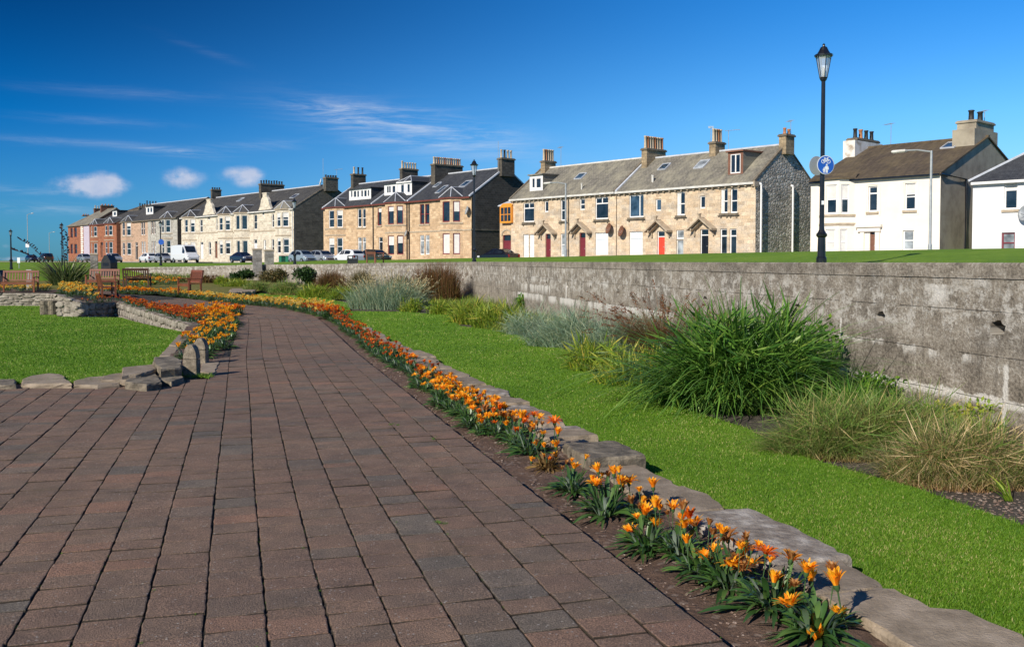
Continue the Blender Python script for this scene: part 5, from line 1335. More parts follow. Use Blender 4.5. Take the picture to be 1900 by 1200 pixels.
MAT['sign_white'] = mottled('white sign marking', [(0.78, 0.8, 0.82)], 2, .4, 0)
MAT['sign_grey'] = mottled('grey sign back', [(0.3, 0.33, 0.36), (0.36, 0.39, 0.42)], 2, .5, 0)
def disc_sign(loc, r, ang, label, mark=True, parent_post=None):
    o = empty('cycle_path_sign' if mark else 'round_sign', loc, ang); tag(o, label, 'sign')
    def disc(name, rr, d0, d1, m, par):
        q = MB(); n = 32; vs = [(rr * math.cos(2 * math.pi * i / n), d, rr * math.sin(2 * math.pi * i / n)) for d in (d0, d1) for i in range(n)]
        q.add(vs, [tuple(range(n)), tuple(range(2 * n - 1, n - 1, -1))] + [(i, i + n, (i + 1) % n + n, (i + 1) % n) for i in range(n)]); return q.build(name, MAT[m], par)
    disc('sign_plate', r, 0, .012, 'sign_grey', o); disc('sign_face', r * .97, -.004, -.001, 'sign_white' if mark else 'sign_blue', o)
    if mark:
        disc('sign_face', r * .92, -.008, -.0045, 'sign_blue', o)
        q = MB(); y0 = -.012; y1 = -.0085
        def bar(x0, z0, x1, z1, w):
            d = Vector((x1 - x0, z1 - z0)); n = Vector((-d.y, d.x)).normalized() * w / 2
            A = [(x0 + n.x, z0 + n.y), (x1 + n.x, z1 + n.y), (x1 - n.x, z1 - n.y), (x0 - n.x, z0 - n.y)]
            q.add([(x * r, y, z * r) for y in (y0, y1) for x, z in A], [(0, 1, 2, 3), (7, 6, 5, 4), (0, 4, 5, 1), (1, 5, 6, 2), (2, 6, 7, 3), (3, 7, 4, 0)])
        def ring(cx_, cz, ra, w):
            n = 18
            for i in range(n):
                a, b = 2 * math.pi * i / n, 2 * math.pi * (i + 1) / n
                bar(cx_ + ra * math.cos(a), cz + ra * math.sin(a), cx_ + ra * math.cos(b), cz + ra * math.sin(b), w)
        ring(-.31, .36, .19, .055); ring(.31, .36, .19, .055)
        for a in [(-.31, .36, -.12, .66), (-.12, .66, .2, .66), (.2, .66, 0, .36), (0, .36, -.31, .36), (0, .36, -.14, .7), (.31, .36, .17, .76), (.17, .76, .3, .78), (-.2, .74, -.06, .74)]: bar(*a, .06)
        def person(cx_, z0, k):
            ring(cx_, z0 + .72 * k, .045 * k, .1 * k)
            bar(cx_, z0 + .28 * k, cx_, z0 + .62 * k, .24 * k); bar(cx_ - .06 * k, z0, cx_ - .05 * k, z0 + .32 * k, .09 * k); bar(cx_ + .06 * k, z0, cx_ + .05 * k, z0 + .32 * k, .09 * k)
            bar(cx_ - .13 * k, z0 + .58 * k, cx_ - .2 * k, z0 + .3 * k, .07 * k); bar(cx_ + .13 * k, z0 + .58 * k, cx_ + .17 * k, z0 + .3 * k, .07 * k)
        person(.1, -.82, 1.15); person(-.2, -.82, .68)
        q.build('sign_symbol', MAT['sign_white'], o)
    return o
pz = at(1528, 307, 22.0)
disc_sign((pz.x + .02, pz.y - .09, pz.z), .222, R(12), 'round blue sign with white bicycle, adult and child on tall lamp post')
disc_sign((pz.x - .13, pz.y + .10, pz.z), .222, R(205), 'grey back of a round sign behind the blue cycle sign', False)
q = MB(); q.tube([(0, 0, -.09), (0, 0, .09)], .07, 10); o = q.build('sign_bracket', MAT['metal_grey'], L1); o.location = (0, 0, pz.z - L1.location.z)
q = MB(); q.box(-.03, .03, -.062, -.05, 0, .09); o = q.build('sticker', MAT['sign_white'], L1); o.location = (0, 0, at(1528, 380, 22).z - L1.location.z)
p = at(299, 449, lp4.y - .15); disc_sign(tuple(p), .23, R(5), 'small round blue sign on the lamp post beside the white van', False)
def street_light(px, base_y, top_y, v, side, label, arm=1.4):
    u, z = fac(px, base_y, v); zt = fac(px, top_y, v)[1]; p = W(u, v, ZG)
    r = empty('street_light', p); tag(r, label, 'street light', 'tall grey street lights')
    H = zt - ZG; q = MB(); q.tube([(0, 0, -.2), (0, 0, 1.2), (0, 0, 1.25), (0, 0, H)], [.11, .11, .08, .06], 10); q.build('pole', MAT['metal_grey'], r)
    d = UD * side; a = MB(); a.tube([(0, 0, H - .06), (d.x * arm * .5, d.y * arm * .5, H + .1), (d.x * arm, d.y * arm, H + .14)], .045, 6); a.build('arm', MAT['metal_grey'], r)
    h = MB(); M = Matrix.Translation((d.x * (arm + .3), d.y * (arm + .3), H + .1)) @ Matrix.Rotation(ST_A, 4, 'Z'); h.bbox(-.4, .4, -.13, .13, -.06, .1, .05, M); h.build('lamp_head', MAT['white_dirty'], r)
    return r, p
street_light(1049.5, 470, 340, -10, -1, 'slim grey street light in front of the house with two maroon doors', 1.7)
street_light(1725.5, 460, 280, -10.5, -1, 'slim grey street light standing before the cream rendered house', 1.5)
r_, p_ = street_light(52, 480, 398, -8, 1, 'tall grey street light with a white plate at the far left', 3.6)
street_light(92, 480, 432, 8, 1, 'distant grey street light just right of the tallest one at left', 4)
q = MB(); q.bbox(-.4, .4, -.14, -.1, 0, .75, .02); o = q.build('white_plate', MAT['sign_white'], r_); o.location.z = fac(52, 459, -8)[1] - ZG; o.rotation_euler = (0, 0, R(-10))
h = on_green(35.5, 498); r = empty('notice_board', h); tag(r, 'small white notice on a thin post standing in the grass', 'sign')
k = h.y / F; q = MB(); q.tube([(0, 0, -.1), (0, 0, 20 * k)], .03, 6); q.build('post', MAT['metal_grey'], r); q = MB(); q.bbox(-2.6 * k, 2.6 * k, -.06, -.03, 10 * k, 20 * k, .01); q.build('notice', MAT['sign_white'], r)

# ================================================================ cars
MAT['tyre'] = mottled('black tyre rubber', [(0.015, 0.015, 0.015)], 3, .8, .1); MAT['rim'] = mottled('alloy wheel rim', [(0.35, 0.36, 0.37)], 3, .35, 0, metal=.6)
MAT['headlight'] = mottled('clear headlight', [(0.55, 0.58, 0.6)], 3, .1, 0); MAT['taillight'] = mottled('red tail light', [(0.4, 0.01, 0.01)], 3, .2, 0)
PAINT = {'white': car_paint('white car paint', (0.72, 0.73, 0.74)), 'silver': car_paint('silver car paint', (0.42, 0.45, 0.48), .5), 'navy': car_paint('dark blue car paint', (0.012, 0.02, 0.05)), 'black': car_paint('black car paint', (0.008, 0.008, 0.009)), 'green': car_paint('dark green car paint', (0.01, 0.03, 0.02)), 'paleblue': car_paint('pale blue silver car paint', (0.33, 0.40, 0.46), .3)}
CAR = {  # x, half width, sill z, belt z, top z, top half width
    'hatch': (1.75, .25, [(-1.95, .70, .38, .78, .80, .62), (-1.88, .80, .28, .90, 1.00, .66), (-1.55, .84, .24, .95, 1.36, .60), (-1.0, .86, .24, .95, 1.47, .62), (-.2, .86, .24, .94, 1.50, .63), (.45, .86, .24, .93, 1.42, .61), (1.15, .85, .24, .93, .98, .70), (1.65, .80, .26, .80, .84, .66), (1.92, .68, .34, .62, .66, .56)], (-1.22, 1.22)),
    'saloon': (1.8, .25, [(-2.2, .72, .38, .80, .84, .62), (-2.1, .82, .28, .92, .98, .68), (-1.6, .86, .24, .95, 1.04, .66), (-1.0, .88, .24, .95, 1.36, .58), (-.4, .88, .24, .94, 1.43, .60), (.3, .88, .24, .93, 1.40, .60), (1.15, .87, .24, .93, .97, .72), (1.8, .82, .26, .80, .84, .68), (2.2, .68, .36, .60, .64, .55)], (-1.35, 1.4)),
    'suv': (1.85, .3, [(-2.2, .82, .42, 1.00, 1.05, .72), (-2.1, .90, .36, 1.08, 1.30, .76), (-1.9, .92, .36, 1.10, 1.70, .72), (-1.0, .93, .36, 1.10, 1.78, .74), (.2, .93, .36, 1.08, 1.74, .73), (.6, .93, .36, 1.08, 1.55, .70), (1.1, .92, .36, 1.06, 1.12, .78), (1.9, .88, .38, .98, 1.02, .74), (2.2, .76, .45, .75, .80, .64)], (-1.4, 1.4)),
    'van': (2.0, .3, [(-3.1, .92, .42, 1.20, 2.40, .86), (-3.0, .97, .38, 1.25, 2.50, .88), (-1.0, .98, .36, 1.25, 2.56, .88), (1.0, .98, .36, 1.25, 2.55, .88), (1.35, .98, .36, 1.28, 2.42, .84), (2.15, .97, .36, 1.25, 1.36, .84), (2.75, .92, .38, 1.05, 1.12, .78), (2.98, .80, .42, .75, .80, .70)], (-1.9, 2.0))}
def make_car(kind, paint, label, px, v, head=1, group='cars parked along the street', cat='car', zadd=0.0, name='parked_car'):
    Wd, _, st, wx = CAR[kind]
    u = fac(px, 478, v)[0]; p = W(u, v, ZG + zadd)
    r = empty(name, p, ST_A + (0 if head > 0 else math.pi)); tag(r, label, cat, group)
    mb = MB(); n = 7; vs = []
    for x, w, zl, zb_, zt, wt in st:
        half = [(w * .90, zl), (w, zl + .16), (w, zb_ - .08), (w * .965, zb_), (wt, zt - .05), (wt * .86, zt)]
        vs += [(x, -y, z) for y, z in half] + [(x, y, z) for y, z in half[::-1]]
    m = 12; S = len(st); fs = [tuple(range(m)), tuple(range(S * m - 1, (S - 1) * m - 1, -1))]
    for i in range(S - 1):
        for k in range(m):
            j = (k + 1) % m; fs.append((i * m + k, (i + 1) * m + k, (i + 1) * m + j, i * m + j))
    mb.add(vs, fs); body = mb.build('body', PAINT[paint], r)
    # glass: slightly proud panes on the greenhouse
    def sec(x):
        for a, b in zip(st[:-1], st[1:]):
            if a[0] <= x <= b[0]:
                q = (x - a[0]) / (b[0] - a[0]); return [a[i] + (b[i] - a[i]) * q for i in range(6)]
    def side(x0, x1, name='side_window'):
        for sg in (-1, 1):
            q = MB(); rows = []
            N = 6
            for i in range(N + 1):
                x = x0 + (x1 - x0) * i / N; _, w, zl, zb_, zt, wt = sec(x)
                lo, hi = .10, .88
                ya, za = w * .965, zb_; yb, zbb = wt, zt - .05
                rows.append(((x, sg * (ya + (yb - ya) * lo + .012), za + (zbb - za) * lo), (x, sg * (ya + (yb - ya) * hi + .012), za + (zbb - za) * hi)))
            for a, b in zip(rows[:-1], rows[1:]): q.quad(a[0], b[0], b[1], a[1])
            q.build(name, MAT['car_glass'], r)
    def end(i, j, name):
        a, b = st[i], st[j]; q = MB(); lo, hi = .12, .93
        def pt(f, sg):
            w_ = a[5] * .84 + (b[5] * .84 - a[5] * .84) * f; return (a[0] + (b[0] - a[0]) * f + (.015 if i > j else -.015), sg * w_, a[4] + (b[4] - a[4]) * f + .015)
        q.quad(pt(lo, -1), pt(lo, 1), pt(hi, 1), pt(hi, -1)); q.build(name, MAT['car_glass'], r)
    if kind == 'van': side(1.15, 1.85); end(5, 4, 'windscreen')
    else:
        side(-1.35 if kind != 'suv' else -1.7, -.35); side(-.22, .78 if kind != 'suv' else .85)
        fr = 6; end(fr, fr - 1, 'windscreen'); end(1 if kind != 'saloon' else 2, 2 if kind != 'saloon' else 3, 'rear_window')
    xf = st[-1][0]; xr = st[0][0]; wf = st[-2][1]
    for sg in (-1, 1):
        q = MB(); zc = (st[-2][2] + st[-2][3]) / 2 + .1; q.bbox(st[-2][0] + .02, xf - .05, sg * wf * .82 - .14, sg * wf * .82 + .14, zc - .02, zc + .16, .03); q.build('headlight', MAT['headlight'], r)
        q = MB(); zc = (st[0][2] + st[0][3]) / 2 + .12; q.bbox(xr - .02, xr + .12, sg * st[0][1] * .86 - .08, sg * st[0][1] * .86 + .08, zc - .08, zc + .18, .02); q.build('tail_light', MAT['taillight'], r)
    q = MB(); q.bbox(xf - .12, xf + .03, -.45, .45, .42, .56, .02); q.build('grille', MAT['plastic_black'], r)
    R0 = .31 if kind not in ('suv', 'van') else .36
    for x in wx:
        for sg in (-1, 1):
            q = MB(); q.lathe([(R0 * .6, -.1), (R0 * .97, -.1), (R0, -.06), (R0, .06), (R0 * .97, .1), (R0 * .6, .1)], 18)
            y = sg * (Wd / 2 - .1); q.v = [(x + a, y + c, R0 + b) for a, b, c in q.v]
            w = q.build('wheel', MAT['tyre'], r)
            q = MB(); q.lathe([(.05, sg * .105 - .01), (R0 * .6, sg * .1 - .012), (R0 * .62, sg * .104 + .006), (.05, sg * .112 + .006)], 12); q.v = [(x + a, y + c, R0 + b) for a, b, c in q.v]; q.build('rim', MAT['rim'], w)
    return r
make_car('hatch', 'navy', 'dark blue hatchback parked leftmost beside the tall street light', 59, -9)
make_car('suv', 'black', 'black high roofed car parked at the left end of the street', 85, -8, -1)
make_car('hatch', 'silver', 'silver hatchback half hidden behind the spiky flax', 157, -9)
make_car('hatch', 'silver', 'silver hatchback by the stone pillar in front of the red stone house', 211, -9)
make_car('hatch', 'white', 'white hatchback seen from behind in front of the pink beige house', 275, -8, -1)
make_car('hatch', 'silver', 'small silver car parked between the white hatchback and white van', 303, -7)
make_car('van', 'white', 'large white panel van parked before the pale stone house', 344, -7.5, 1, 'vans parked along the street', 'van', name='parked_van')
make_car('saloon', 'navy', 'dark blue car left of the two stone gate pillars', 450, -7)
make_car('hatch', 'paleblue', 'pale blue silver car in front of the pale stone house gable', 562, -9, 1)
make_car('hatch', 'silver', 'small silver car between pale blue car and white car', 598, -7.5)
make_car('hatch', 'white', 'white estate car in front of the house with box dormer', 648, -9, -1)
make_car('hatch', 'green', 'dark green car in front of the arched doorway', 697, -7.5)
make_car('saloon', 'black', 'black car parked in the shade of the sooty black gable', 925, -4.5, -1)

# ================================================================ benches, bins, pillars
def bench(loc, w, rz, label, mat='bench_wood', cat='bench', group='wooden benches in the park garden', name='park_bench', slat_v=True, h=.92):
    r = empty(name, loc, rz); tag(r, label, cat, group); m = MAT[mat]; hw = w / 2
    q = MB()
    for i in range(5): q.bbox(-hw + .05, hw - .05, -.42 + i * .1, -.34 + i * .1, .42, .445, .006)
    q.bbox(-hw + .05, hw - .05, -.43, -.40, .33, .415, .005); q.build('seat', m, r)
    M = Matrix.Translation((0, .06, .42)) @ Matrix.Rotation(R(-10), 4, 'X')
    q = MB(); q.bbox(-hw + .04, hw - .04, -.02, .025, h - .52, h - .42, .01, M); q.bbox(-hw + .04, hw - .04, -.015, .02, .05, .11, .006, M)
    n = max(4, int(w / .12))
    for i in range(n):
        x = -hw + .09 + (w - .18) * (i + .5) / n; q.box(x - .028, x + .028, -.008, .012, .11, h - .52, M)
    q.build('backrest', m, r)
    for sx in (-1, 1):
        q = MB(); q.bbox(sx * (hw - .03) - .032, sx * (hw - .03) + .032, -.45, -.385, 0, .62, .006); q.build('leg', m, r)
        q = MB(); q.bbox(sx * (hw - .03) - .032, sx * (hw - .03) + .032, .03, .095, 0, .44, .006); q.bbox(sx * (hw - .03) - .034, sx * (hw - .03) + .034, -.03, .035, -.02, h - .42, .006, M); q.build('leg', m, r)
        q = MB(); q.bbox(sx * (hw - .03) - .04, sx * (hw - .03) + .04, -.5, .1, .62, .655, .01); q.build('armrest', m, r)
    return r
def GB(px, py, z): return G(px, py, z, lambda Y: 0.0)
bench(GB(38, 542, .16), 1.42, R(8), 'long reddish brown slatted bench at far left above the low stone wall')
bench(GB(253, 533, .20), 1.2, R(188), 'dark stained slatted bench seen from behind, right of the spiky flax', 'bench_dark')
bench(GB(193, 537, .20), 1.3, R(4), 'reddish slatted bench facing forward behind the nearer side turned bench')
bench(GB(190, 553, .02), 1.15, R(120), 'brown bench turned sideways at the top of the rubble wall', h=.98)
bench(GB(360, 546, .12), 1.3, R(-52), 'brown armchair bench turned left beside the yellow flowers', h=1.0)
h = at(691, 489, 55); h.z = gz(h.x, h.y); bench(h, 1.5, R(78), 'brown bench end on the upper grass beside a black litter bin', h=.85)
def bin_box(px, y0, y1, x0, x1, Y, label):
    p = at(px, y1, Y); z1 = at(px, y0, Y).z; w = (x1 - x0) * Y / F; zb = gz(p.x, p.y)
    r = empty('litter_bin', (p.x, p.y, zb), R(6)); tag(r, label, 'litter bin'); H = z1 - zb
    q = MB(); q.bbox(-w / 2, w / 2, -w * .3, w * .3, -.05, H * .62, .02); q.bbox(-w / 2, w / 2, -w * .3, w * .3, H * .9, H, .02)
    for sx in (-1, 0, 1): q.box(sx * w * .46 - w * .04, sx * w * .46 + w * .04, -w * .28, w * .28, H * .62, H * .9)
    q.build('body', MAT['plastic_black'], r); q = MB(); q.bbox(-w * .3, w * .3, -w * .27, w * .27, H * .63, H * .7, .01); q.build('ashtray', MAT['metal_grey'], r)
bin_box(654.5, 474, 489, 645, 664, 55, 'square black litter bin on the upper grass beside a brown bench')
def hooded_bin(px, y0, y1, w, Y, label):
    p = at(px, y1, Y); H = (y1 - y0) * Y / F; r = empty('litter_bin', (p.x, p.y, p.z - .15), R(-20)); tag(r, label, 'litter bin'); hw = w * Y / F / 2
    q = MB(); pf = [(hw, 0), (hw, H * .72), (hw * .92, H * .84), (hw * .66, H * .95), (hw * .3, H + .13), (-hw * .3, H + .13), (-hw * .66, H * .95), (-hw * .92, H * .84), (-hw, H * .72), (-hw, 0)]
    vs = [(x, -hw * .8, z) for x, z in pf] + [(x, hw * .8, z) for x, z in pf]; n = len(pf)
    q.add(vs, [tuple(range(n)), tuple(range(2 * n - 1, n - 1, -1))] + [(i, i + n, (i + 1) % n + n, (i + 1) % n) for i in range(n)]); q.build('body', MAT['plastic_black'], r)
    q = MB(); q.bbox(-hw * .6, hw * .6, -hw * .83, -hw * .8, H * .55, H * .72, .003); q.build('opening', MAT['black_paint'], r); q = MB(); q.bbox(-hw * .5, hw * .5, -hw * .84, -hw * .8, H * .2, H * .45, .003); q.build('door', MAT['plastic_black'], r)
hooded_bin(203, 473, 507, 22, 52, 'black round topped litter bin beside the stone pillar behind the benches')
hooded_bin(3, 500, 536, 16, 44, 'dark litter bin cut off by the left edge beside the long bench')
def pillar(px, y0, y1, w, Y, label, mat='rubble_p', cap=True, name='stone_pillar'):
    p = at(px, y1, Y); H = (y1 - y0) * Y / F; hw = w * Y / F / 2
    r = empty(name, p, R(20)); tag(r, label, 'pillar')
    q = MB(); q.bbox(-hw * .9, hw * .9, -hw * .9, hw * .9, -.4, H - .12, .02); q.build('shaft', MAT[mat], r)
    q = MB(); q.bbox(-hw, hw, -hw, hw, H - .12, H, .03); q.build('cap', MAT['trim'] if mat != 'pale' else MAT[mat], r)
MAT['rubble_p'] = wall_stone('pillar stone', (0.26, 0.24, 0.21), (0.38, 0.35, 0.31), (0.3, 0.27, 0.23), .3, .2, (0.14, 0.13, 0.11), .5, bump=.6, irregular=.15)
MAT['pale'] = mottled('pale weathered stone', [(0.36, 0.33, 0.28), (0.55, 0.51, 0.44)], 4, .9, .3, 30)
pillar(477.5, 461, 502, 17.5, 56.3, 'left and nearer of two square stone gate pillars at the wall')
pillar(499.5, 463, 494, 17.5, 58.5, 'right and farther of two square stone gate pillars at the wall')
pillar(175, 470, 508, 14, 53, 'square stone pillar beside the black round topped bin')
pillar(54.5, 500, 540, 9.5, 42.5, 'short pale stone post standing behind the long left bench', 'pale', name='stone_post')
h = on_green(300, 493)
for i, px in enumerate((523.5, 536)):
    u = fac(px, 476, -3)[0]; r = empty('refuse_box', W(u, -3, 1.265), ST_A); tag(r, ['green plastic box by the pale stone house, the left of two', 'green plastic box by the pale stone house, the right of two'][i], 'box', 'green boxes by the pale stone house')
    q = MB(); q.bbox(-.35, .35, -.3, .3, 0, .75, .03); q.build('body', mottled('green plastic', [(0.02, 0.16, 0.09)], 2, .5, 0), r); q = MB(); q.bbox(-.38, .38, -.33, .33, .752, .84, .03); q.build('lid', MAT['pot_black'], r)
# low garden walls across the gaps between the houses
def gap_wall(u0, u1, v, h, label):
    q = MB(); q.box(u0, u1, v, v + .3, ZG - .2, ZG + h); q.box(u0, u1, v - .05, v + .35, ZG + h, ZG + h + .1)
    o = q.build('boundary_wall', MAT['rubble_md'], None, (0, 0, 0)); p = W(0, 0, 0); o.location = p; o.rotation_euler = (0, 0, ST_A); tag(o, label, 'wall')
gap_wall(S2.u1 + .01, T1.u0 - .01, 1.0, 1.6, 'low dark stone boundary wall between the pale stone and golden stone houses')

# ================================================================ stones of the garden
def rock_mesh(outline, z0, z1, name, mat, parent=None, seed=0, tilt=0.0, bev=.02, rough=.012):
    """flat slab with an uneven outline, broken edges and an undulating top"""
    rg = random.Random(seed); P = []
    n = len(outline)
    if sum(outline[i][0] * outline[(i + 1) % n][1] - outline[(i + 1) % n][0] * outline[i][1] for i in range(n)) < 0: outline = outline[::-1]
    for i in range(n):
        a, b = outline[i], outline[(i + 1) % n]; L = math.hypot(b[0] - a[0], b[1] - a[1]); k = max(1, int(L / .07))
        for j in range(k):
            t = j / k; P.append((a[0] + (b[0] - a[0]) * t + rg.uniform(-rough, rough), a[1] + (b[1] - a[1]) * t + rg.uniform(-rough, rough)))
    cx_ = sum(p[0] for p in P) / len(P); cy = sum(p[1] for p in P) / len(P); m = len(P); mb = MB(); vs = []
    prof = [(1.0, z0), (1.0, z0 + (z1 - z0) * .45), (1.012, z1 - bev * 1.2), (.99, z1 - bev * .3), (.965, z1)]
    for k, (s, z) in enumerate(prof):
        for i, p in enumerate(P):
            jz = 0.0 if k > 3 else rg.uniform(-.006, .006) if k > 2 else rg.uniform(-.01, .01); jr = s * (1 + (rg.uniform(-.02, .02) if 0 < k < 4 else 0))
            x = cx_ + (p[0] - cx_) * jr; y = cy + (p[1] - cy) * jr
            vs.append((x, y, z + jz * .6 + tilt * (x - cx_)))
    L = len(prof); fs = [tuple(range((L - 1) * m, L * m))]
    for k in range(L - 1):
        for i in range(m):
            j = (i + 1) % m; fs.append((k * m + i, k * m + j, (k + 1) * m + j, (k + 1) * m + i))
    mb.add(vs, fs); return mb.build(name, mat, parent, (cx_, cy, z0)), (cx_, cy, z0)
def slab(outline, z0, z1, label, group=None, seed=0, mat='edge_stone', cat='stone slab', name='edging_stone', **k):
    o, c = rock_mesh(outline, z0, z1, name, MAT[mat], None, seed, **k); o.location = c; return tag(o, label, cat, group)
MAT['edge_stone'] = mottled('flat sandstone slab', [(0.20, 0.155, 0.105), (0.30, 0.235, 0.165), (0.40, 0.32, 0.235)], 7, .9, .8, 60, .012, det=8, tint=.25)
MAT['edge_dark'] = mottled('dark field stone', [(0.05, 0.042, 0.03), (0.17, 0.14, 0.10), (0.30, 0.25, 0.18)], 8, .9, .8, 30, .02, tint=.2)
MAT['edge_pale'] = mottled('pale cement topped stone', [(0.17, 0.135, 0.105), (0.30, 0.255, 0.21), (0.50, 0.45, 0.39)], 9, .95, .9, 30, .02)
# right-hand edging: slabs laid end to end between the flowers and the sunken lawn
# right-hand edging: slabs laid end to end between the flowers and the sunken lawn
def edge_s(px, py):                                       # arc length of a picture point on the slab line
    g = G(px, py, 0.03); best = min(range(0, len(_OT), 4), key=lambda i: (_OT[i][0] + _OT[i][2] - g.x) ** 2 + (_OT[i][1] + _OT[i][3] - g.y) ** 2); return best * .05
cuts = [s_at_y(1.9), edge_s(1612, 1085), edge_s(1530, 1025), edge_s(1330, 935), edge_s(1243, 893), edge_s(1160, 850)]
s = cuts[-1]; lens = [.62, .40, .34, .3, .45, .36, .5, .3, .42, .55, .36, .3, .48, .4, .52, .38, .44, .5, .36, .6, .42, .5, .46, .55, .6, .5, .6, .55, .65, .6, .7]
for L_ in lens:
    s += L_; cuts.append(s)
    if s > s_at_y(22.5): break
ORD = ['first', 'second', 'third', 'fourth', 'fifth', 'sixth', 'seventh', 'eighth', 'ninth', 'tenth', 'eleventh', 'twelfth']
near_lab = {0: 'broad smooth grey slab at the bottom right beside the nearest flowers', 1: 'rough grey slab joining the broad front slab', 2: 'pale cement crusted edging slab with broken surface', 3: 'flat brown grey edging slab with flower shadows, dark gap to lawn', 4: 'plain brown grey edging slab just past the shadowed one', 5: 'thick dark slab with broken front edge, raised above its neighbours'}
for i in range(len(cuts) - 1):
    a, b = cuts[i] + .006, cuts[i + 1] - .006; rg = random.Random(i * 7 + 3)
    Y = off(a, 1)[1]; z1 = rg.uniform(-.015, .015) + rise(Y); far = sstep(s_at_y(12), s_at_y(22), a)
    i0 = .66 + rg.uniform(-.03, .03) + .05 * far; o0 = 1.04 + rg.uniform(-.05, .07) - .25 * far
    ol = [off(a, i0), off((a + b) / 2, i0 + rg.uniform(-.03, .03)), off(b, i0), off(b, o0 + rg.uniform(-.04, .04)), off((a + b) / 2, o0 + rg.uniform(-.02, .06)), off(a, o0 + rg.uniform(-.04, .04))]
    m = 'edge_stone'; th = rg.uniform(.05, .08)
    if i == 0: ol = [off(a, .62), off((a + b) / 2, .64), off(b, .66), off(b, 1.02), off(b - .25, 1.03), off(b - .32, 1.14), off(b - .6, 1.16), off(b - 1.0, 1.05), off(a, 1.2)]; z1 = .01
    if i == 1: z1 = .005; ol = [off(a, .66), off(b, .66), off(b, 1.05), off(a, 1.02)]
    if i == 2: m = 'edge_pale'; z1 = .012
    if i == 3: z1 = .012; th = .12
    if i == 5: m = 'edge_dark'; z1 = .05; th = .13
    if i in (8, 11, 14): m = 'edge_pale'
    if i in (7, 9, 10, 12): z1 = .02; th = .1
    if i < 6: lab = near_lab[i]
    elif i < 18: lab = ('pale ' if m == 'edge_pale' else 'grey brown ') + 'edging stone by the lawn, %s beyond the thick dark slab' % ORD[i - 6]
    else: lab = 'small grey brown edging stone in the far end of the lawn edge row'
    slab(ol, z1 - th - .1, z1, lab, 'edging stones between the flowers and the lawn', i, m, rough=.014)
# stones at the front of the left lawn
def gslab(pts, z0, z1, label, seed, mat='edge_stone', **k):
    ol = [tuple(G(*p, z1, lambda Y: 0.0).to_2d()) for p in pts]
    return slab(ol, z0, z1, label, 'stones edging the left lawn', seed, mat, **k)
gslab([(-60, 714), (28, 714), (28, 703), (-60, 703)], -.03, .05, 'small dark stone at the left edge of the lawn front', 51, 'edge_dark')
gslab([(-200, 714), (-66, 714), (-66, 702), (-200, 702)], -.03, .05, 'small stone at the lawn front beyond the left picture edge', 59, 'edge_dark')
gslab([(40, 712), (40, 702), (60, 695), (90, 691), (112, 693), (132, 712)], -.03, .05, 'pale flat pointed slab lying at the lawn front, left of two', 52, 'edge_stone', tilt=.02)
gslab([(137, 713), (139, 705), (165, 699), (198, 697), (220, 711), (180, 714)], -.03, .045, 'pale flat slab lying at the lawn front, right of two', 53, 'edge_stone')
gslab([(190, 704), (192, 697), (215, 692), (250, 691), (256, 697), (235, 704)], .0, .075, 'long grey brown stone stepping up behind the pale front slabs', 54, 'edge_stone')
gslab([(227, 695), (228, 681), (285, 675), (290, 684), (262, 693)], .0, .13, 'upper long flat stone resting over darker stones by the lawn', 55, 'edge_stone')
gslab([(232, 708), (240, 694), (285, 686), (300, 708), (270, 712)], -.05, .085, 'dark rough stone in the shade under the upper flat stone', 56, 'edge_dark')
gslab([(285, 672), (287, 662), (320, 660), (338, 668), (334, 681), (300, 684)], -.02, .17, 'blocky brown stone with a flat top left of the pointed stones', 57, 'edge_dark')
gslab([(283, 702), (300, 688), (332, 686), (340, 700), (318, 708)], -.05, .06, 'broken brown stone at the foot of the blocky stone', 58, 'edge_dark')
gslab([(372, 690), (374, 672), (407, 671), (397, 693)], -.04, .012, 'flat pale slab lying beside the two pointed stones', 60, 'edge_stone')
ed = [(338, 620), (318, 642), (300, 662), (288, 676)]
for i in range(3):
    (x0, y0), (x1, y1) = ed[i], ed[i + 1]; gslab([(x0 - 5, y0), (x0 + 17, y0 + 1), (x1 + 16, y1 - 1), (x1 - 4, y1 - 2)], -.25, .03, ['flat grey stone edging the left lawn nearest the rubble wall', 'flat grey stone edging the left lawn, middle of three', 'flat grey stone edging the left lawn nearest the pointed stones'][i], 70 + i, 'edge_stone')
def pointed_stone(px, py, w, h, label, rz, seed):
    p = G(px, py, 0.0); k = p.y / F; W_ = w * k; H = h * k; r = empty('pointed_stone', p, rz); tag(r, label, 'stone', 'small pointed stones beside the path')
    def piece(name, prof, d):
        rg = random.Random(seed); q = MB(); n = len(prof); vs = []
        for yy, sc in ((-d / 2, .96), (-d / 2 + .012, 1), (d / 2 - .012, 1), (d / 2, .96)):
            for x, z in prof: vs.append((x * sc + rg.uniform(-.003, .003), yy, z + rg.uniform(-.002, .002)))
        fs = [tuple(range(n)), tuple(range(4 * n - 1, 3 * n - 1, -1))]
        for k_ in range(3):
            for i in range(n): j = (i + 1) % n; fs.append((k_ * n + i, k_ * n + n + i, k_ * n + n + j, k_ * n + j))
        q.add(vs, fs); return q.build(name, MAT['granite'], r)
    hw = W_ / 2; z1 = H * .55
    piece('base_block', [(-hw, -.08), (hw, -.08), (hw, z1 - .008), (-hw, z1 - .008)], W_ * .62)
    arch = [(-hw * .98, z1)] + [(hw * .98, z1)] + [(hw * x, z1 + (H - z1) * z) for x, z in ((.98, .15), (.9, .42), (.68, .7), (.38, .9), (.05, 1.0), (-.3, .92), (-.66, .7), (-.9, .4), (-.98, .15))]
    piece('pointed_top', arch, W_ * .6)
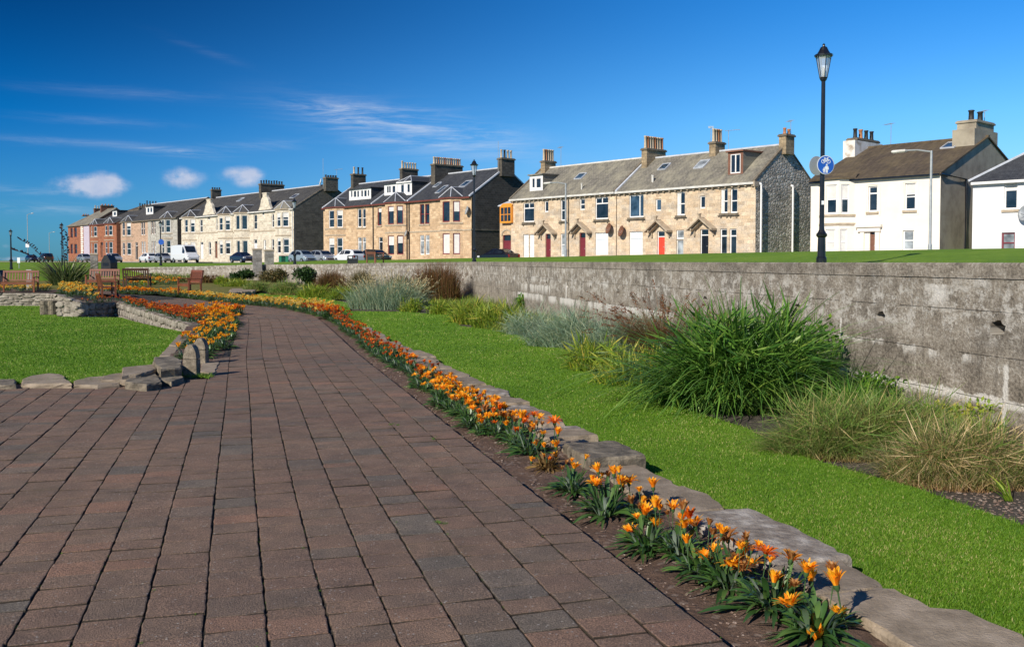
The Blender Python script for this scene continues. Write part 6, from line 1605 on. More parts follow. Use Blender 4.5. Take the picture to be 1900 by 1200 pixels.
MAT['granite'] = mottled('weathered granite', [(0.10, 0.08, 0.055), (0.22, 0.18, 0.13), (0.36, 0.30, 0.22)], 14, .95, 1.0, 50, .02, det=9)
pointed_stone(356, 699, 27, 62, 'nearer of two small pointed arch shaped stones beside the brick path', R(-8), 1)
pointed_stone(373, 674, 25, 48, 'farther of two small pointed arch shaped stones beside the brick path', R(-8), 2)

# rubble retaining wall of irregular stones
def rubble_wall(pts, label, name, mat='rubble_face', size=.2, thick=.3, seed=4, flat=False):
    rg = random.Random(seed); mb = MB()
    org = Vector(pts[0][:3])
    for a, b in zip(pts[:-1], pts[1:]):
        A = Vector(a[:2]); B = Vector(b[:2]); L = (B - A).length; e = (B - A) / L; n = Vector((e.y, -e.x))
        if n.y > 0 and abs(n.y) > abs(n.x): n = -n
        back = -n * thick
        # core
        c = [A + n * -.03, B + n * -.03, B + back, A + back]
        z0a, z0b, z1a, z1b = a[2] - .3, b[2] - .3, a[3] - .015, b[3] - .015
        mb.add([(c[0].x, c[0].y, z0a), (c[1].x, c[1].y, z0b), (c[2].x, c[2].y, z0b), (c[3].x, c[3].y, z0a), (c[0].x, c[0].y, z1a), (c[1].x, c[1].y, z1b), (c[2].x, c[2].y, z1b), (c[3].x, c[3].y, z1a)], [(3, 2, 1, 0), (4, 5, 6, 7), (0, 1, 5, 4), (1, 2, 6, 5), (2, 3, 7, 6), (3, 0, 4, 7)])
        t = 0.0; row = 0
        zmin = min(a[2], b[2]) - .1; zmax = max(a[3], b[3])
        z = zmin
        while z < zmax - .02:
            h = rg.uniform(.6, 1.1) * size * (.45 if flat else .8); t = rg.uniform(-.1, 0)
            while t < L:
                w = rg.uniform(.7, 1.6) * size * (1.8 if flat else 1)
                q = max(0, min(1, (t + w / 2) / L)); zb_ = a[2] + (b[2] - a[2]) * q; zt = a[3] + (b[3] - a[3]) * q
                if z + h * .5 > zb_ - .08 and z + h * .6 < zt:
                    cx_ = A + e * (t + w / 2) + n * rg.uniform(-.03, .012); zz = z + h / 2 + rg.uniform(-.02, .02); rx, rz, ry = w * .5, h * .5, .10
                    vs = []; fs = []; N = 8
                    ro = rg.uniform(0, 1); shp = [rg.uniform(.82, 1.08) for _ in range(N)]
                    for d, sc in ((0, .98), (.6, 1.0), (.93, .86), (1.02, .4)):
                        for i in range(N):
                            an = 2 * math.pi * (i + ro) / N; cc, ss = math.cos(an), math.sin(an); k = (abs(cc) ** 3 + abs(ss) ** 3) ** (-1 / 3) * sc * shp[i]
                            p = cx_ + e * (cc * k * rx) + n * (-.06 + ry * d); vs.append((p.x, p.y, min(zt + .01, zz + ss * k * rz)))
                    for k in range(3):
                        for i in range(N): j = (i + 1) % N; fs.append((k * N + i, k * N + j, k * N + N + j, k * N + N + i))
                    fs.append(tuple(range(3 * N, 4 * N))); mb.add(vs, fs)
                t += w * .97
            z += h * .95
    o = mb.build(name, MAT[mat], None, org); o.location = org; return tag(o, label, 'wall')
MAT['rubble_face'] = mottled('pale rubble stone', [(0.13, 0.11, 0.085), (0.27, 0.235, 0.19), (0.42, 0.37, 0.31)], 5, .92, .8, 22, .03)
rubble_wall([(p[0], p[1], p[2] - .05, p[3]) for p in RWP], 'low retaining wall of pale rubble stones between sunken left lawn and red flowers', 'retaining_wall', size=.26)
_lw = [G(108, 560, -.18, lambda Y: 0), G(84, 559, -.2, lambda Y: 0), G(-200, 558, -.2, lambda Y: 0)]
rubble_wall([(p.x, p.y, -.32, .15 if i else .1) for i, p in enumerate(_lw)][::-1], 'low dry stone wall of thin flat stones at far left under yellow flowers', 'dry_stone_wall', size=.26, flat=True, seed=9)
p = G(96, 583, -.38, lambda Y: 0); slab([(p.x - .25, p.y - .2), (p.x + .22, p.y - .2), (p.x + .25, p.y + .5), (p.x - .2, p.y + .5)], -.5, .1, 'dark boulder in the gap between the two low garden walls', None, 91, 'edge_dark', 'stone', 'boulder', rough=.05, bev=.08)
p = G(470, 556, .0); slab([(p.x - .9, p.y - .2), (p.x + .8, p.y - .35), (p.x + .9, p.y + .2), (p.x - .6, p.y + .35)], -.1, .10, 'dark rough stone beside the yellow flowers at the path bend', None, 92, 'edge_dark', 'stone', 'boulder', rough=.06)
# low brown kerb behind the far lawn
ol = [G(*p, .02).to_2d() for p in [(425, 545), (470, 541), (478, 533), (430, 533)]]; slab([tuple(p) for p in ol], -.05, .16, 'low brown stone step at the far end of the lawn', None, 93, 'edge_stone', 'stone', 'edging_stone', rough=.05)
# ================================================================ plants
def blades(n, rx, ry, h, hv=.25, lean=.6, droop=.35, w=.012, segs=5, rg=None, core=.45, bias=(0, 0), wtip=.12, twist=.5, zoff=0.0, az=None, lean_v=.5, hollow=0.0, sd=.7):
    """numpy ribbons: n arching blades rising from an ellipse rx by ry"""
    rg = rg or npr
    a = rg.uniform(0, 2 * np.pi, n); rr = np.sqrt(rg.uniform(hollow, 1, n))
    bx = np.cos(a) * rr * rx * core; by = np.sin(a) * rr * ry * core
    da = a + rg.normal(0, sd, n)
    if az is not None: da = az + rg.normal(0, .5, n)
    H = h * (1 + rg.uniform(-hv, hv * .6, n)) * (1 - .25 * rr)
    ln = lean * rg.uniform(1 - lean_v, 1 + lean_v, n) * (.35 + .75 * rr)
    dx = np.cos(da) * ln + bias[0]; dy = np.sin(da) * ln + bias[1]
    dr = droop * rg.uniform(.4, 1.3, n) * (.4 + .8 * rr)
    sx = rx / max(rx, ry); sy = ry / max(rx, ry)
    T = np.linspace(0, 1, segs + 1)
    V = np.zeros((n, segs + 1, 2, 3), np.float32); Cc = np.zeros((n, segs + 1, 2, 3), np.float32)
    wa = da + np.pi / 2 + rg.normal(0, twist, n); wx, wy = np.cos(wa), np.sin(wa)
    W_ = w * rg.uniform(.6, 1.25, n); tint = rg.uniform(0, 1, n); t2 = rg.uniform(0, 1, n)
    kx = rg.normal(0, .04, n)
    for i, t in enumerate(T):
        r = H * (t ** 1.5); px = bx + dx * r * sx + kx * H * t; py = by + dy * r * sy; pz = H * (t - dr * t ** 2.6) + zoff
        ww = W_ * (1 - t * (1 - wtip)) * (.55 + .45 * min(1, t * 5)) * .5
        for k, s in ((0, -1), (1, 1)):
            V[:, i, k, 0] = px + wx * ww * s; V[:, i, k, 1] = py + wy * ww * s; V[:, i, k, 2] = np.maximum(pz, .004 + zoff * 0)
            Cc[:, i, k, 0] = tint; Cc[:, i, k, 1] = t; Cc[:, i, k, 2] = t2
    base = (np.arange(n) * (segs + 1) * 2)[:, None]; Fs = []
    for i in range(segs):
        o = i * 2; Fs.append(np.stack([base[:, 0] + o, base[:, 0] + o + 1, base[:, 0] + o + 3, base[:, 0] + o + 2], 1))
    return V.reshape(-1, 3), np.concatenate(Fs), Cc.reshape(-1, 3)
def join(parts):
    V = []; Fq = []; Cc = []; o = 0
    for v, f, c in parts: V.append(v); Fq.append(f + o); Cc.append(c); o += len(v)
    return np.concatenate(V), np.concatenate(Fq), np.concatenate(Cc)
def heads(n, rx, ry, h, lean, length=.18, w=.02, per=16, rg=None, bias=(0, 0), stem=.003, nod=.25, core=.4):
    """thin stems ending in feathery seed heads"""
    rg = rg or npr; parts = []; V = []; Fq = []; Cc = []
    sv_, sf, sc_ = blades(n, rx, ry, h, .2, lean, nod, stem * 2, 6, rg, core=core, bias=bias, wtip=.5)
    P = sv_.reshape(n, 7, 2, 3).mean(axis=2); tip = P[:, -1]; prev = P[:, -2]; d = tip - prev; d /= np.linalg.norm(d, axis=1)[:, None] + 1e-6
    parts.append((sv_, sf, sc_))
    N = n * per; idx = np.repeat(np.arange(n), per); t = rg.uniform(-1, .15, N)
    c = tip[idx] + d[idx] * (t * length)[:, None]
    dirv = d[idx] * .8 + rg.normal(0, .55, (N, 3)); dirv /= np.linalg.norm(dirv, axis=1)[:, None]
    side = np.cross(dirv, rg.normal(0, 1, (N, 3))); side /= np.linalg.norm(side, axis=1)[:, None]
    L = length * .22 * rg.uniform(.6, 1.3, N); ww = w * .25
    a = c - side * ww; b = c + side * ww; e = c + dirv * L[:, None] + side * ww * .3; f = c + dirv * L[:, None] - side * ww * .3
    VV = np.stack([a, b, e, f], 1).reshape(-1, 3); FF = np.arange(4 * N).reshape(-1, 4)
    CC = np.zeros((4 * N, 3)); CC[:, 0] = np.repeat(rg.uniform(0, 1, N), 4); CC[:, 1] = 1; CC[:, 2] = 1
    parts.append((VV, FF, CC)); return join(parts)
def leafclump(n, rx, ry, h, size=.06, rg=None, lumps=9, ratio=.28):
    """leaves spread through several overlapping lumps"""
    rg = rg or npr
    lc = np.stack([rg.uniform(-.6, .6, lumps) * rx, rg.uniform(-.6, .6, lumps) * ry, rg.uniform(.25, .75, lumps) * h], 1); lr = rg.uniform(.3, .55, lumps)
    k = rg.randint(0, lumps, n); u = rg.normal(0, 1, (n, 3)); u /= np.linalg.norm(u, axis=1)[:, None]; u *= (rg.uniform(0, 1, n) ** .4)[:, None]
    c = lc[k] + u * np.stack([lr[k] * rx, lr[k] * ry, lr[k] * h * .6], 1); c[:, 2] = np.abs(c[:, 2])
    d = u * .8 + rg.normal(0, .6, (n, 3)) + np.array([0, 0, .2]); d /= np.linalg.norm(d, axis=1)[:, None]
    s = np.cross(d, rg.normal(0, 1, (n, 3))); s /= np.linalg.norm(s, axis=1)[:, None]
    L = size * rg.uniform(.6, 1.4, n)[:, None]; ww = L * ratio
    V = np.stack([c, c + d * L * .5 + s * ww, c + d * L, c + d * L * .5 - s * ww], 1).reshape(-1, 3); Fq = np.arange(4 * n).reshape(-1, 4)
    Cc = np.zeros((4 * n, 3)); Cc[:, 0] = np.repeat(rg.uniform(0, 1, n), 4); Cc[:, 1] = np.tile([0, .5, 1, .5], n); Cc[:, 2] = np.repeat(rg.uniform(0, 1, n), 4)
    return V, Fq, Cc
FM = {
 'big': foliage('dark green strap leaves', [(0, (0.032, 0.095, 0.014)), (.4, (0.068, 0.175, 0.022)), (.8, (0.125, 0.255, 0.035)), (1, (0.25, 0.36, 0.06))], tip=(0.15, 0.23, 0.07), tipmix=.4, trans=.22, rough=.42),
 'yg': foliage('yellow green day lily leaves', [(0, (0.09, 0.17, 0.018)), (.45, (0.19, 0.30, 0.025)), (.8, (0.33, 0.40, 0.04)), (1, (0.58, 0.46, 0.08))], tip=(0.40, 0.33, 0.08), tipmix=.5),
 'blue': foliage('blue green lyme grass', [(0, (0.12, 0.20, 0.13)), (.4, (0.22, 0.33, 0.22)), (.75, (0.35, 0.45, 0.31)), (1, (0.55, 0.53, 0.33))], tip=(0.45, 0.47, 0.34), tipmix=.5),
 'bright': foliage('bright green sword leaves', [(0, (0.04, 0.13, 0.015)), (.5, (0.09, 0.23, 0.02)), (1, (0.22, 0.36, 0.04))], trans=.35),
 'dry': foliage('half dry grass', [(0, (0.08, 0.16, 0.025)), (.5, (0.15, 0.27, 0.04)), (.8, (0.27, 0.31, 0.08)), (1, (0.58, 0.42, 0.21))], tip=(0.5, 0.42, 0.2), tipmix=.5, foot=(0.42, 0.25, 0.12)),
 'straw2': foliage('dry grass mixed with a little green', [(0, (0.08, 0.15, 0.025)), (.38, (0.16, 0.25, 0.05)), (.58, (0.36, 0.29, 0.12)), (.8, (0.58, 0.42, 0.21)), (1, (0.74, 0.58, 0.34))], tip=(0.62, 0.46, 0.24), tipmix=.4, foot=(0.45, 0.26, 0.13)),
 'straw': foliage('dry straw', [(0, (0.2, 0.16, 0.06)), (.4, (0.42, 0.29, 0.14)), (1, (0.68, 0.52, 0.30))]),
 'seed': foliage('straw coloured seed heads', [(0, (0.36, 0.28, 0.14)), (.5, (0.52, 0.42, 0.24)), (1, (0.66, 0.56, 0.36))]),
 'rust': foliage('rust brown grass', [(0, (0.05, 0.045, 0.015)), (.35, (0.12, 0.065, 0.022)), (.7, (0.20, 0.09, 0.035)), (1, (0.16, 0.17, 0.04))], tip=(0.22, 0.085, 0.035)),
 'olive': foliage('olive brown grass', [(0, (0.05, 0.06, 0.015)), (.5, (0.10, 0.10, 0.025)), (1, (0.22, 0.16, 0.06))], tip=(0.22, 0.13, 0.06)),
 'bush': foliage('dark bush leaves', [(0, (0.01, 0.03, 0.008)), (.5, (0.025, 0.06, 0.012)), (1, (0.06, 0.12, 0.02))], trans=.15),
 'olive_bush': foliage('brown green bush leaves', [(0, (0.04, 0.045, 0.012)), (.5, (0.10, 0.09, 0.025)), (1, (0.2, 0.13, 0.05))], trans=.15),
 'flax': foliage('striped flax sword leaves', [(0, (0.03, 0.055, 0.02)), (.5, (0.07, 0.11, 0.035)), (.8, (0.16, 0.19, 0.08)), (1, (0.30, 0.27, 0.14))], tip=(0.22, 0.12, 0.06), tipmix=.5, rough=.35),
 'pod': foliage('dark purple seed pods', [(0, (0.02, 0.012, 0.018)), (1, (0.05, 0.025, 0.03))], trans=.05),
 'lawn': foliage('lawn grass blades', [(0, (0.05, 0.13, 0.008)), (.45, (0.112, 0.238, 0.012)), (.85, (0.19, 0.31, 0.028)), (1, (0.46, 0.42, 0.16))], trans=.3, rough=.6),
 'gleaf': foliage('gazania leaves', [(0, (0.02, 0.06, 0.014)), (.5, (0.045, 0.11, 0.024)), (1, (0.10, 0.18, 0.04))], under=(0.34, 0.40, 0.33), trans=.12, rough=.38, spec=.5),
 'gdead': foliage('withered gazania leaves', [(0, (0.10, 0.06, 0.025)), (1, (0.35, 0.22, 0.08))]),
}
def pet(name, c0, c1, c2): return foliage(name, [(0, c0), (.5, c1), (1, c2)], trans=.35, rough=.5)
PET = {'orange': pet('orange petals', (0.88, 0.27, 0.008), (0.98, 0.42, 0.012), (1.0, 0.55, 0.04)), 'deep': pet('deep orange petals', (0.72, 0.12, 0.008), (0.85, 0.2, 0.01), (0.92, 0.30, 0.02)),
       'red': pet('red orange petals', (0.38, 0.045, 0.015), (0.52, 0.09, 0.02), (0.68, 0.17, 0.03)), 'faded': pet('faded brown orange petals', (0.25, 0.08, 0.02), (0.42, 0.16, 0.04), (0.55, 0.3, 0.1)), 'yellow': pet('pale yellow petals', (0.75, 0.45, 0.05), (0.85, 0.6, 0.12), (0.9, 0.72, 0.25))}
MAT['gstem'] = mottled('green flower stem', [(0.05, 0.11, 0.03)], 3, .6, 0)

def plant(name, label, px, py, wpx, hpx, mat, gen, cat='plant', group=None, z0=-.15, fn=rise, depth=.6, heads_=None, dpx=0, extra=None, rz=0):
    """plant whose foot centre is seen at px,py; wpx, hpx its size in the picture"""
    p = G(px, py, z0, fn); k = p.y / F
    rx = wpx * k / 2; h = hpx * k; ry = rx * depth
    rg = np.random.RandomState(int(px * 7 + py) % 9999)
    parts = gen(rx, ry, h, rg)
    root = link(name, npmesh(name, *parts[:2], FM[mat], parts[2]), None, (p.x, p.y, p.z - .02), rz)
    tag(root, label, cat, group)
    if heads_:
        hd = heads_(rx, ry, h, rg); link('seed_heads', npmesh('seed_heads', *hd[:2], FM[extra or 'seed'], hd[2]), root)
    return root
# -- border by the wall, right to left
def tuftgen(n, lean, droop, w, segs=5, core=.5, under=None, sub=5, **k):
    """a clump made of several smaller tufts of different height that grow into each other"""
    def g(rx, ry, h, rg):
        k.setdefault('sd', 1.2); P = []
        for i in range(sub):
            a = 2 * math.pi * (i + rg.uniform(-.3, .3)) / sub; q = 0 if i == 0 else rg.uniform(.45, .72); hh = h * (1.12 if i == 0 else rg.uniform(.7, 1.08)); fx, fy = rx * rg.uniform(.5, .68), ry * rg.uniform(.5, .7)
            for part in (blades(int(n * 1.7 / sub), fx, fy, hh, .55, lean * fx * 1.25 / hh, droop, w * 1.35, segs, rg, core=min(1, core * 1.3), **k),
                         blades(int(n * .7 / sub), fx, fy, hh * .7, .6, 1.1, .5, w * 1.3, 5, rg, core=.95, **k)):
                v = part[0] + np.array([math.cos(a) * q * rx, math.sin(a) * q * ry, 0]); P.append((v, part[1], part[2]))
        P.append(leafclump(int(n * 1.0), rx * .95, ry * .95, h * .8, min(.36, h * .5), rg, 14, w * .8 / min(.36, h * .5) * .5))
        if under: P.append(blades(under, rx * 1.1, ry * 1.1, h * .45, .5, 1.1, .5, w, 4, rg, core=.98))
        return join(P)
    return g
def sword(px, py, hpx, n, label, az, mat='bright', w=.03, lean=.9, name='sword_leaf_plant'):
    plant(name, label, px, py, 90, hpx, mat, lambda rx, ry, h, rg: blades(n, rx, ry, h, .3, lean, .25, w, 7, rg, core=.25, az=az, lean_v=.35), 'plant')
plant('large_grass_clump', 'huge dark green arching grass clump in front of the wall, the tallest of the border', 1372, 752, 300, 205, 'big', lambda rx, ry, h, rg: join([
    blades(1000, rx * .95, ry, h * 1.2, .35, 1.0 * rx / h, .55, .036, 8, rg, core=.6, wtip=.2, twist=1.0), blades(1100, rx, ry, h * 1.0, .45, 1.1, .8, .034, 8, rg, core=.85, bias=(-.1, -.25), wtip=.2, twist=1.0, sd=1.1), blades(900, rx * 1.05, ry * 1.05, h * .6, .5, 1.0, .7, .03, 6, rg, core=.95, wtip=.2, sd=1.1), leafclump(3200, rx * .95, ry * .95, h * .85, .34, rg, 18, .032), leafclump(1200, rx * 1.0, ry * 1.0, h * .45, .3, rg, 12, .035)]), 'ornamental grass', depth=.75)
plant('leafy_plant', 'bright green leafy plants against the wall right of the huge grass clump', 1505, 724, 120, 145, 'bright', lambda rx, ry, h, rg: join([leafclump(900, rx, ry, h, .07, rg, 14), blades(90, rx, ry, h * 1.15, .3, .4, .2, .022, 5, rg, core=.8)]), 'plant', depth=.5)
plant('rust_grass', 'rust brown feathery grass behind the left side of the huge green clump', 1228, 672, 150, 138, 'rust', lambda rx, ry, h, rg: blades(1500, rx, ry, h * .95, .35, .8, .3, .008, 6, rg, core=.5, bias=(-.12, 0)), 'ornamental grass', depth=.6,
      heads_=lambda rx, ry, h, rg: heads(110, rx, ry, h * 1.15, .75, .2, .03, 14, rg, nod=.35, bias=(-.15, 0)), extra='rust')
plant('rust_grass', 'rust tipped grass rising behind the top of the huge green clump', 1350, 676, 180, 138, 'rust', lambda rx, ry, h, rg: blades(260, rx, ry, h * .9, .3, .4, .2, .008, 6, rg, core=.8), 'ornamental grass', depth=.4,
      heads_=lambda rx, ry, h, rg: heads(46, rx, ry, h * 1.0, .45, .18, .025, 12, rg, nod=.3, core=.8), extra='rust')
plant('half_dry_grass', 'half dry green and straw coloured grass mound right of the huge clump', 1575, 838, 270, 112, 'dry', tuftgen(3400, 1.0, .6, .0065, 6, .65, 1400, sub=8), 'ornamental grass', depth=.6)
plant('dry_grass', 'straw coloured dry grass mound near the right edge under the wall', 1775, 892, 250, 125, 'straw2', tuftgen(2600, 1.0, .6, .0065, 6, .7, 1500, sub=8), 'ornamental grass', depth=.55)
plant('dry_grass', 'mixed green and dry grass tangle between the two dry mounds', 1675, 838, 200, 112, 'dry', tuftgen(1800, .9, .5, .007, 6, .8, 500), 'ornamental grass', depth=.5)
plant('leafy_plant', 'low green leafy weeds at the wall foot behind the dry grass', 1600, 742, 170, 60, 'bright', lambda rx, ry, h, rg: join([leafclump(700, rx, ry, h, .06, rg, 14), blades(70, rx, ry, h * 1.1, .4, .4, .2, .016, 5, rg, core=.9)]), 'plant', depth=.3)
plant('leafy_plant', 'low green weeds at the wall foot near the right edge', 1790, 800, 180, 60, 'yg', lambda rx, ry, h, rg: join([leafclump(500, rx, ry, h, .05, rg, 14), blades(120, rx, ry, h * 1.3, .4, .4, .2, .012, 5, rg, core=.9)]), 'plant', depth=.3)
plant('leafy_plant', 'fresh green strap leaves growing out of the back of the half dry mound', 1590, 792, 190, 92, 'bright', tuftgen(520, .9, .5, .012, 6, .8, 200), 'plant', depth=.4)
plant('leafy_plant', 'fresh yellow green leaves growing behind the straw coloured mound', 1740, 832, 220, 80, 'yg', tuftgen(520, .9, .5, .011, 6, .8, 200), 'plant', depth=.35)
sword(1905, 872, 105, 11, 'dark green stiff sword leaves pointing left at the right picture edge', math.pi * .93, 'big', .055, 1.25, 'flax')
sword(1870, 925, 62, 12, 'small yellowing sword leaved plant at the lower right corner of the border', math.pi * .8, 'yg', .03, 1.0)
sword(1528, 792, 60, 7, 'few bright arching leaves in front of the half dry mound', math.pi * .6, 'bright', .03, 1.1)
plant('day_lily', 'yellow green strap leaved clump left of the huge dark clump', 1200, 716, 170, 84, 'yg', tuftgen(520, .85, .5, .022, 6, .75, 160), 'plant', depth=.6)
plant('day_lily', 'yellow green strap leaved clump at the curve of the lawn edge', 1115, 688, 130, 66, 'yg', tuftgen(420, .85, .5, .022, 6, .7, 120), 'plant', depth=.6)
plant('blue_grass', 'blue green arching grass, right part of the long pale drift', 1150, 662, 150, 92, 'blue', tuftgen(1000, 1.0, .55, .013, 6, .75, 300, bias=(-.2, 0)), 'ornamental grass', depth=.5)
plant('blue_grass', 'blue green arching grass, middle part of the long pale drift', 1068, 645, 150, 84, 'blue', tuftgen(1000, 1.0, .55, .013, 6, .75, 400, bias=(-.25, -.05)), 'ornamental grass', depth=.5)
plant('blue_grass', 'blue green arching grass, left part of the long pale drift', 995, 622, 110, 60, 'blue', tuftgen(700, 1.0, .55, .012, 6, .75, 300, bias=(-.2, -.05)), 'ornamental grass', depth=.5)
plant('day_lily', 'yellow green leafy clump just left of the blue green drift', 930, 608, 90, 55, 'yg', tuftgen(520, .8, .45, .02, 5, .8, 100), 'plant', depth=.5)
plant('day_lily', 'yellow green clump casting a dark shadow at its left end', 875, 600, 80, 52, 'yg', tuftgen(480, .8, .45, .02, 5, .8, 100), 'plant', depth=.5)
plant('leafy_plant', 'small green leafy tuft growing up against the wall', 968, 582, 34, 44, 'bright', lambda rx, ry, h, rg: join([leafclump(260, rx, ry, h, .09, rg, 5), blades(70, rx, ry, h, .3, .4, .2, .02, 5, rg, core=.7)]), 'plant', depth=.6)
for i, (px, py, w, h) in enumerate([(900, 575, 90, 26), (1000, 582, 110, 30), (1060, 588, 90, 30)]):
    plant('dry_grass', ['low straw coloured grass at the wall foot near the weep holes', 'low straw grass at the wall foot beside the green tuft', 'low straw grass at the wall foot behind the blue drift'][i], px, py, w, h, 'dry', tuftgen(420, .8, .3, .013, 5, .85), 'ornamental grass', depth=.3)
plant('day_lily', 'small yellow green clump between pale tall grass and shadowed clump', 822, 585, 55, 30, 'yg', tuftgen(300, .8, .45, .022, 5, .8), 'plant', depth=.5)
plant('day_lily', 'bright green low clump under the right side of the tall pale grass', 765, 578, 45, 26, 'yg', tuftgen(260, .8, .45, .022, 5, .8), 'plant', depth=.5)
plant('blue_grass', 'tall blue green grass with pale seed heads standing out on the lawn', 722, 572, 150, 62, 'blue', tuftgen(2300, .75, .4, .014, 6, .8, 500), 'ornamental grass', depth=.5,
      heads_=lambda rx, ry, h, rg: heads(150, rx, ry, h * 1.25, .5, .28, .04, 10, rg, nod=.15, core=.8, stem=.006))
plant('rust_grass', 'tall reddish brown grass mass against the wall behind the pale seed heads', 812, 560, 85, 72, 'rust', tuftgen(1800, .35, .12, .014, 5, .9, 300), 'ornamental grass', depth=.35,
      heads_=lambda rx, ry, h, rg: heads(80, rx, ry, h * 1.02, .3, .3, .04, 10, rg, nod=.1, core=.9, stem=.006), extra='rust')
plant('rust_grass', 'olive brown upright grass left of the pale seed heads', 672, 545, 48, 50, 'olive', tuftgen(1000, .4, .15, .016, 5, .85), 'ornamental grass', depth=.5)
plant('rust_grass', 'wide reddish brown upright grass mass in the middle of the far border', 620, 543, 62, 42, 'rust', tuftgen(1200, .35, .12, .018, 5, .9), 'ornamental grass', depth=.5)
plant('bush', 'round dark green bush in the far border, right of the brown bush', 567, 533, 50, 36, 'bush', lambda rx, ry, h, rg: leafclump(2200, rx, ry, h, .13, rg, 12), 'bush', depth=.7)
plant('bush', 'brown green straggly bush between the two dark bushes', 507, 528, 56, 34, 'olive_bush', lambda rx, ry, h, rg: join([leafclump(1800, rx, ry, h * .9, .12, rg, 12), blades(300, rx, ry, h * 1.05, .3, .3, .1, .02, 4, rg, core=.9)]), 'bush', depth=.7)
plant('bush', 'round dark green bush at the left end of the far border', 450, 526, 48, 30, 'bush', lambda rx, ry, h, rg: leafclump(2000, rx, ry, h, .12, rg, 11), 'bush', depth=.7)
for i, (px, py, w, h, m, lab) in enumerate([(700, 566, 70, 24, 'yg', 'yellow green low clump in front of the tall pale grass'), (640, 554, 60, 24, 'yg', 'yellow green low clump under the reddish brown mass'), (585, 551, 56, 24, 'yg', 'bright yellow green clump beneath the right dark bush'),
        (530, 546, 60, 26, 'dry', 'straw and green clump beneath the brown green bush'), (480, 541, 50, 22, 'dry', 'pale straw tuft beside the low stone step'), (445, 534, 60, 18, 'yg', 'low yellow green plants beneath the left dark bush'),
        (660, 528, 60, 26, 'olive', 'dark olive grass against the wall behind the far border'), (740, 545, 60, 40, 'olive', 'olive grass against the wall behind the pale seed heads'), (548, 522, 40, 22, 'rust', 'small rusty tuft against the far wall')]):
    plant('low_plant', lab, px, py, w, h, m, tuftgen(700, .8, .4, .022, 5, .9, 200), 'plant', depth=.5, z0=-.1)
def filler(name, label, ya, yb, n, mat, hh, w, da, db, seed, out=.6):
    rg = np.random.RandomState(seed); Y = rg.uniform(ya, yb, n) if yb < 30 else ya + (yb - ya) * rg.uniform(0, 1, n)
    wx_ = np.interp(Y, [q_[0] for q_ in WALL], [q_[1] for q_ in WALL]); X = wx_ - rg.uniform(da, db, n)
    v, f, c = blades(n, .02, .02, hh, .6, .7, .4, w, 4, rg, core=1); v = v.reshape(n, -1, 3)
    pat = .5 + .5 * np.sin(X * 2.3 + 1.7 * np.sin(Y * 1.3)) * np.cos(Y * 2.9)
    v[:, :, 2] *= (.35 + .9 * pat)[:, None]
    v[:, :, 0] += X[:, None]; v[:, :, 1] += Y[:, None]; v[:, :, 2] += np.array([-.17 + rise(y) for y in Y])[:, None]
    tag(link(name, npmesh(name, v.reshape(-1, 3), f, FM[mat], c)), label, 'ground cover', kind='stuff')
filler('border_plants', 'low mixed green and dry plants filling the border along the wall foot', 12, 50, 16000, 'dry', .34, .02, .05, 1.5, 21)
filler('border_plants', 'low yellow green plants filling the far border in front of the wall', 21, 50, 15000, 'yg', .30, .03, .2, 2.6, 22)
filler('border_plants', 'thin straw litter lying under the dry grass mounds', 7.5, 13, 5000, 'straw', .10, .008, .1, 1.9, 23)
# -- upper garden
for i, (px, py, w, h, m) in enumerate([(290, 520, 60, 14, 'dry'), (335, 522, 70, 15, 'dry'), (385, 524, 60, 14, 'rust'), (310, 512, 80, 12, 'olive'), (370, 513, 80, 13, 'olive'), (412, 527, 30, 14, 'yg'), (275, 528, 30, 10, 'yg')]):
    plant('low_plant', ['straw and green ground plants right of the dark slatted bench', 'straw and green ground plants in the middle behind the armchair bench', 'rusty low plants behind the armchair bench', 'olive low plants before the far wall, left patch', 'olive low plants before the far wall, right patch', 'yellow green tuft left of the dark round bush', 'yellow green tuft by the dark bench legs'][i], px, py, w, h, m,
          lambda rx, ry, h, rg: join([leafclump(500, rx, ry, h, .12, rg, 16), blades(500, rx, ry, h * 1.2, .4, .5, .3, .03, 4, rg, core=.95)]), 'plant', depth=.6, z0=.0)
fx = plant('flax', 'big spiky flax clump with arching sword leaves beside the benches', 122, 531, 125, 56, 'flax', lambda rx, ry, h, rg: join([blades(230, rx, ry, h * 1.25, .3, .95, .28, .085, 7, rg, core=.35, wtip=.05, twist=.9), blades(150, rx, ry, h * .8, .4, 1.1, .45, .08, 6, rg, core=.5, wtip=.05, twist=.9)]), 'plant', z0=.16, fn=lambda Y: 0, depth=.75)
k = fx.location.y / F
for (tx, ty, bx) in ((-94, -68, -30), (-82, -88, -28), (-4, -112, 2), (6, -98, 6)):
    rg = np.random.RandomState(abs(tx) + 3); q = MB(); pts = [Vector((bx * k * .4, 0, .2)) .lerp(Vector((tx * k, -.1, -ty * k)), t) + Vector((0, 0, (.35 if abs(tx) > 50 else .0) * math.sin(t * 3.14))) for t in np.linspace(0, 1, 8)]
    q.tube(pts, [.022] * 4 + [.014] * 4, 5)
    for t in np.linspace(.45, 1, 12):
        i = min(6, int(t * 7)); c = pts[i].lerp(pts[i + 1], t * 7 - i); s = 1 if rg.rand() > .5 else -1
        for j in range(3): d = Vector((s * rg.uniform(.05, .14), rg.uniform(-.05, .05), rg.uniform(.04, .13))); q.tube([c, c + d], [.018, .028], 4)
    q.build('flower_stalk', FM['pod'], fx)

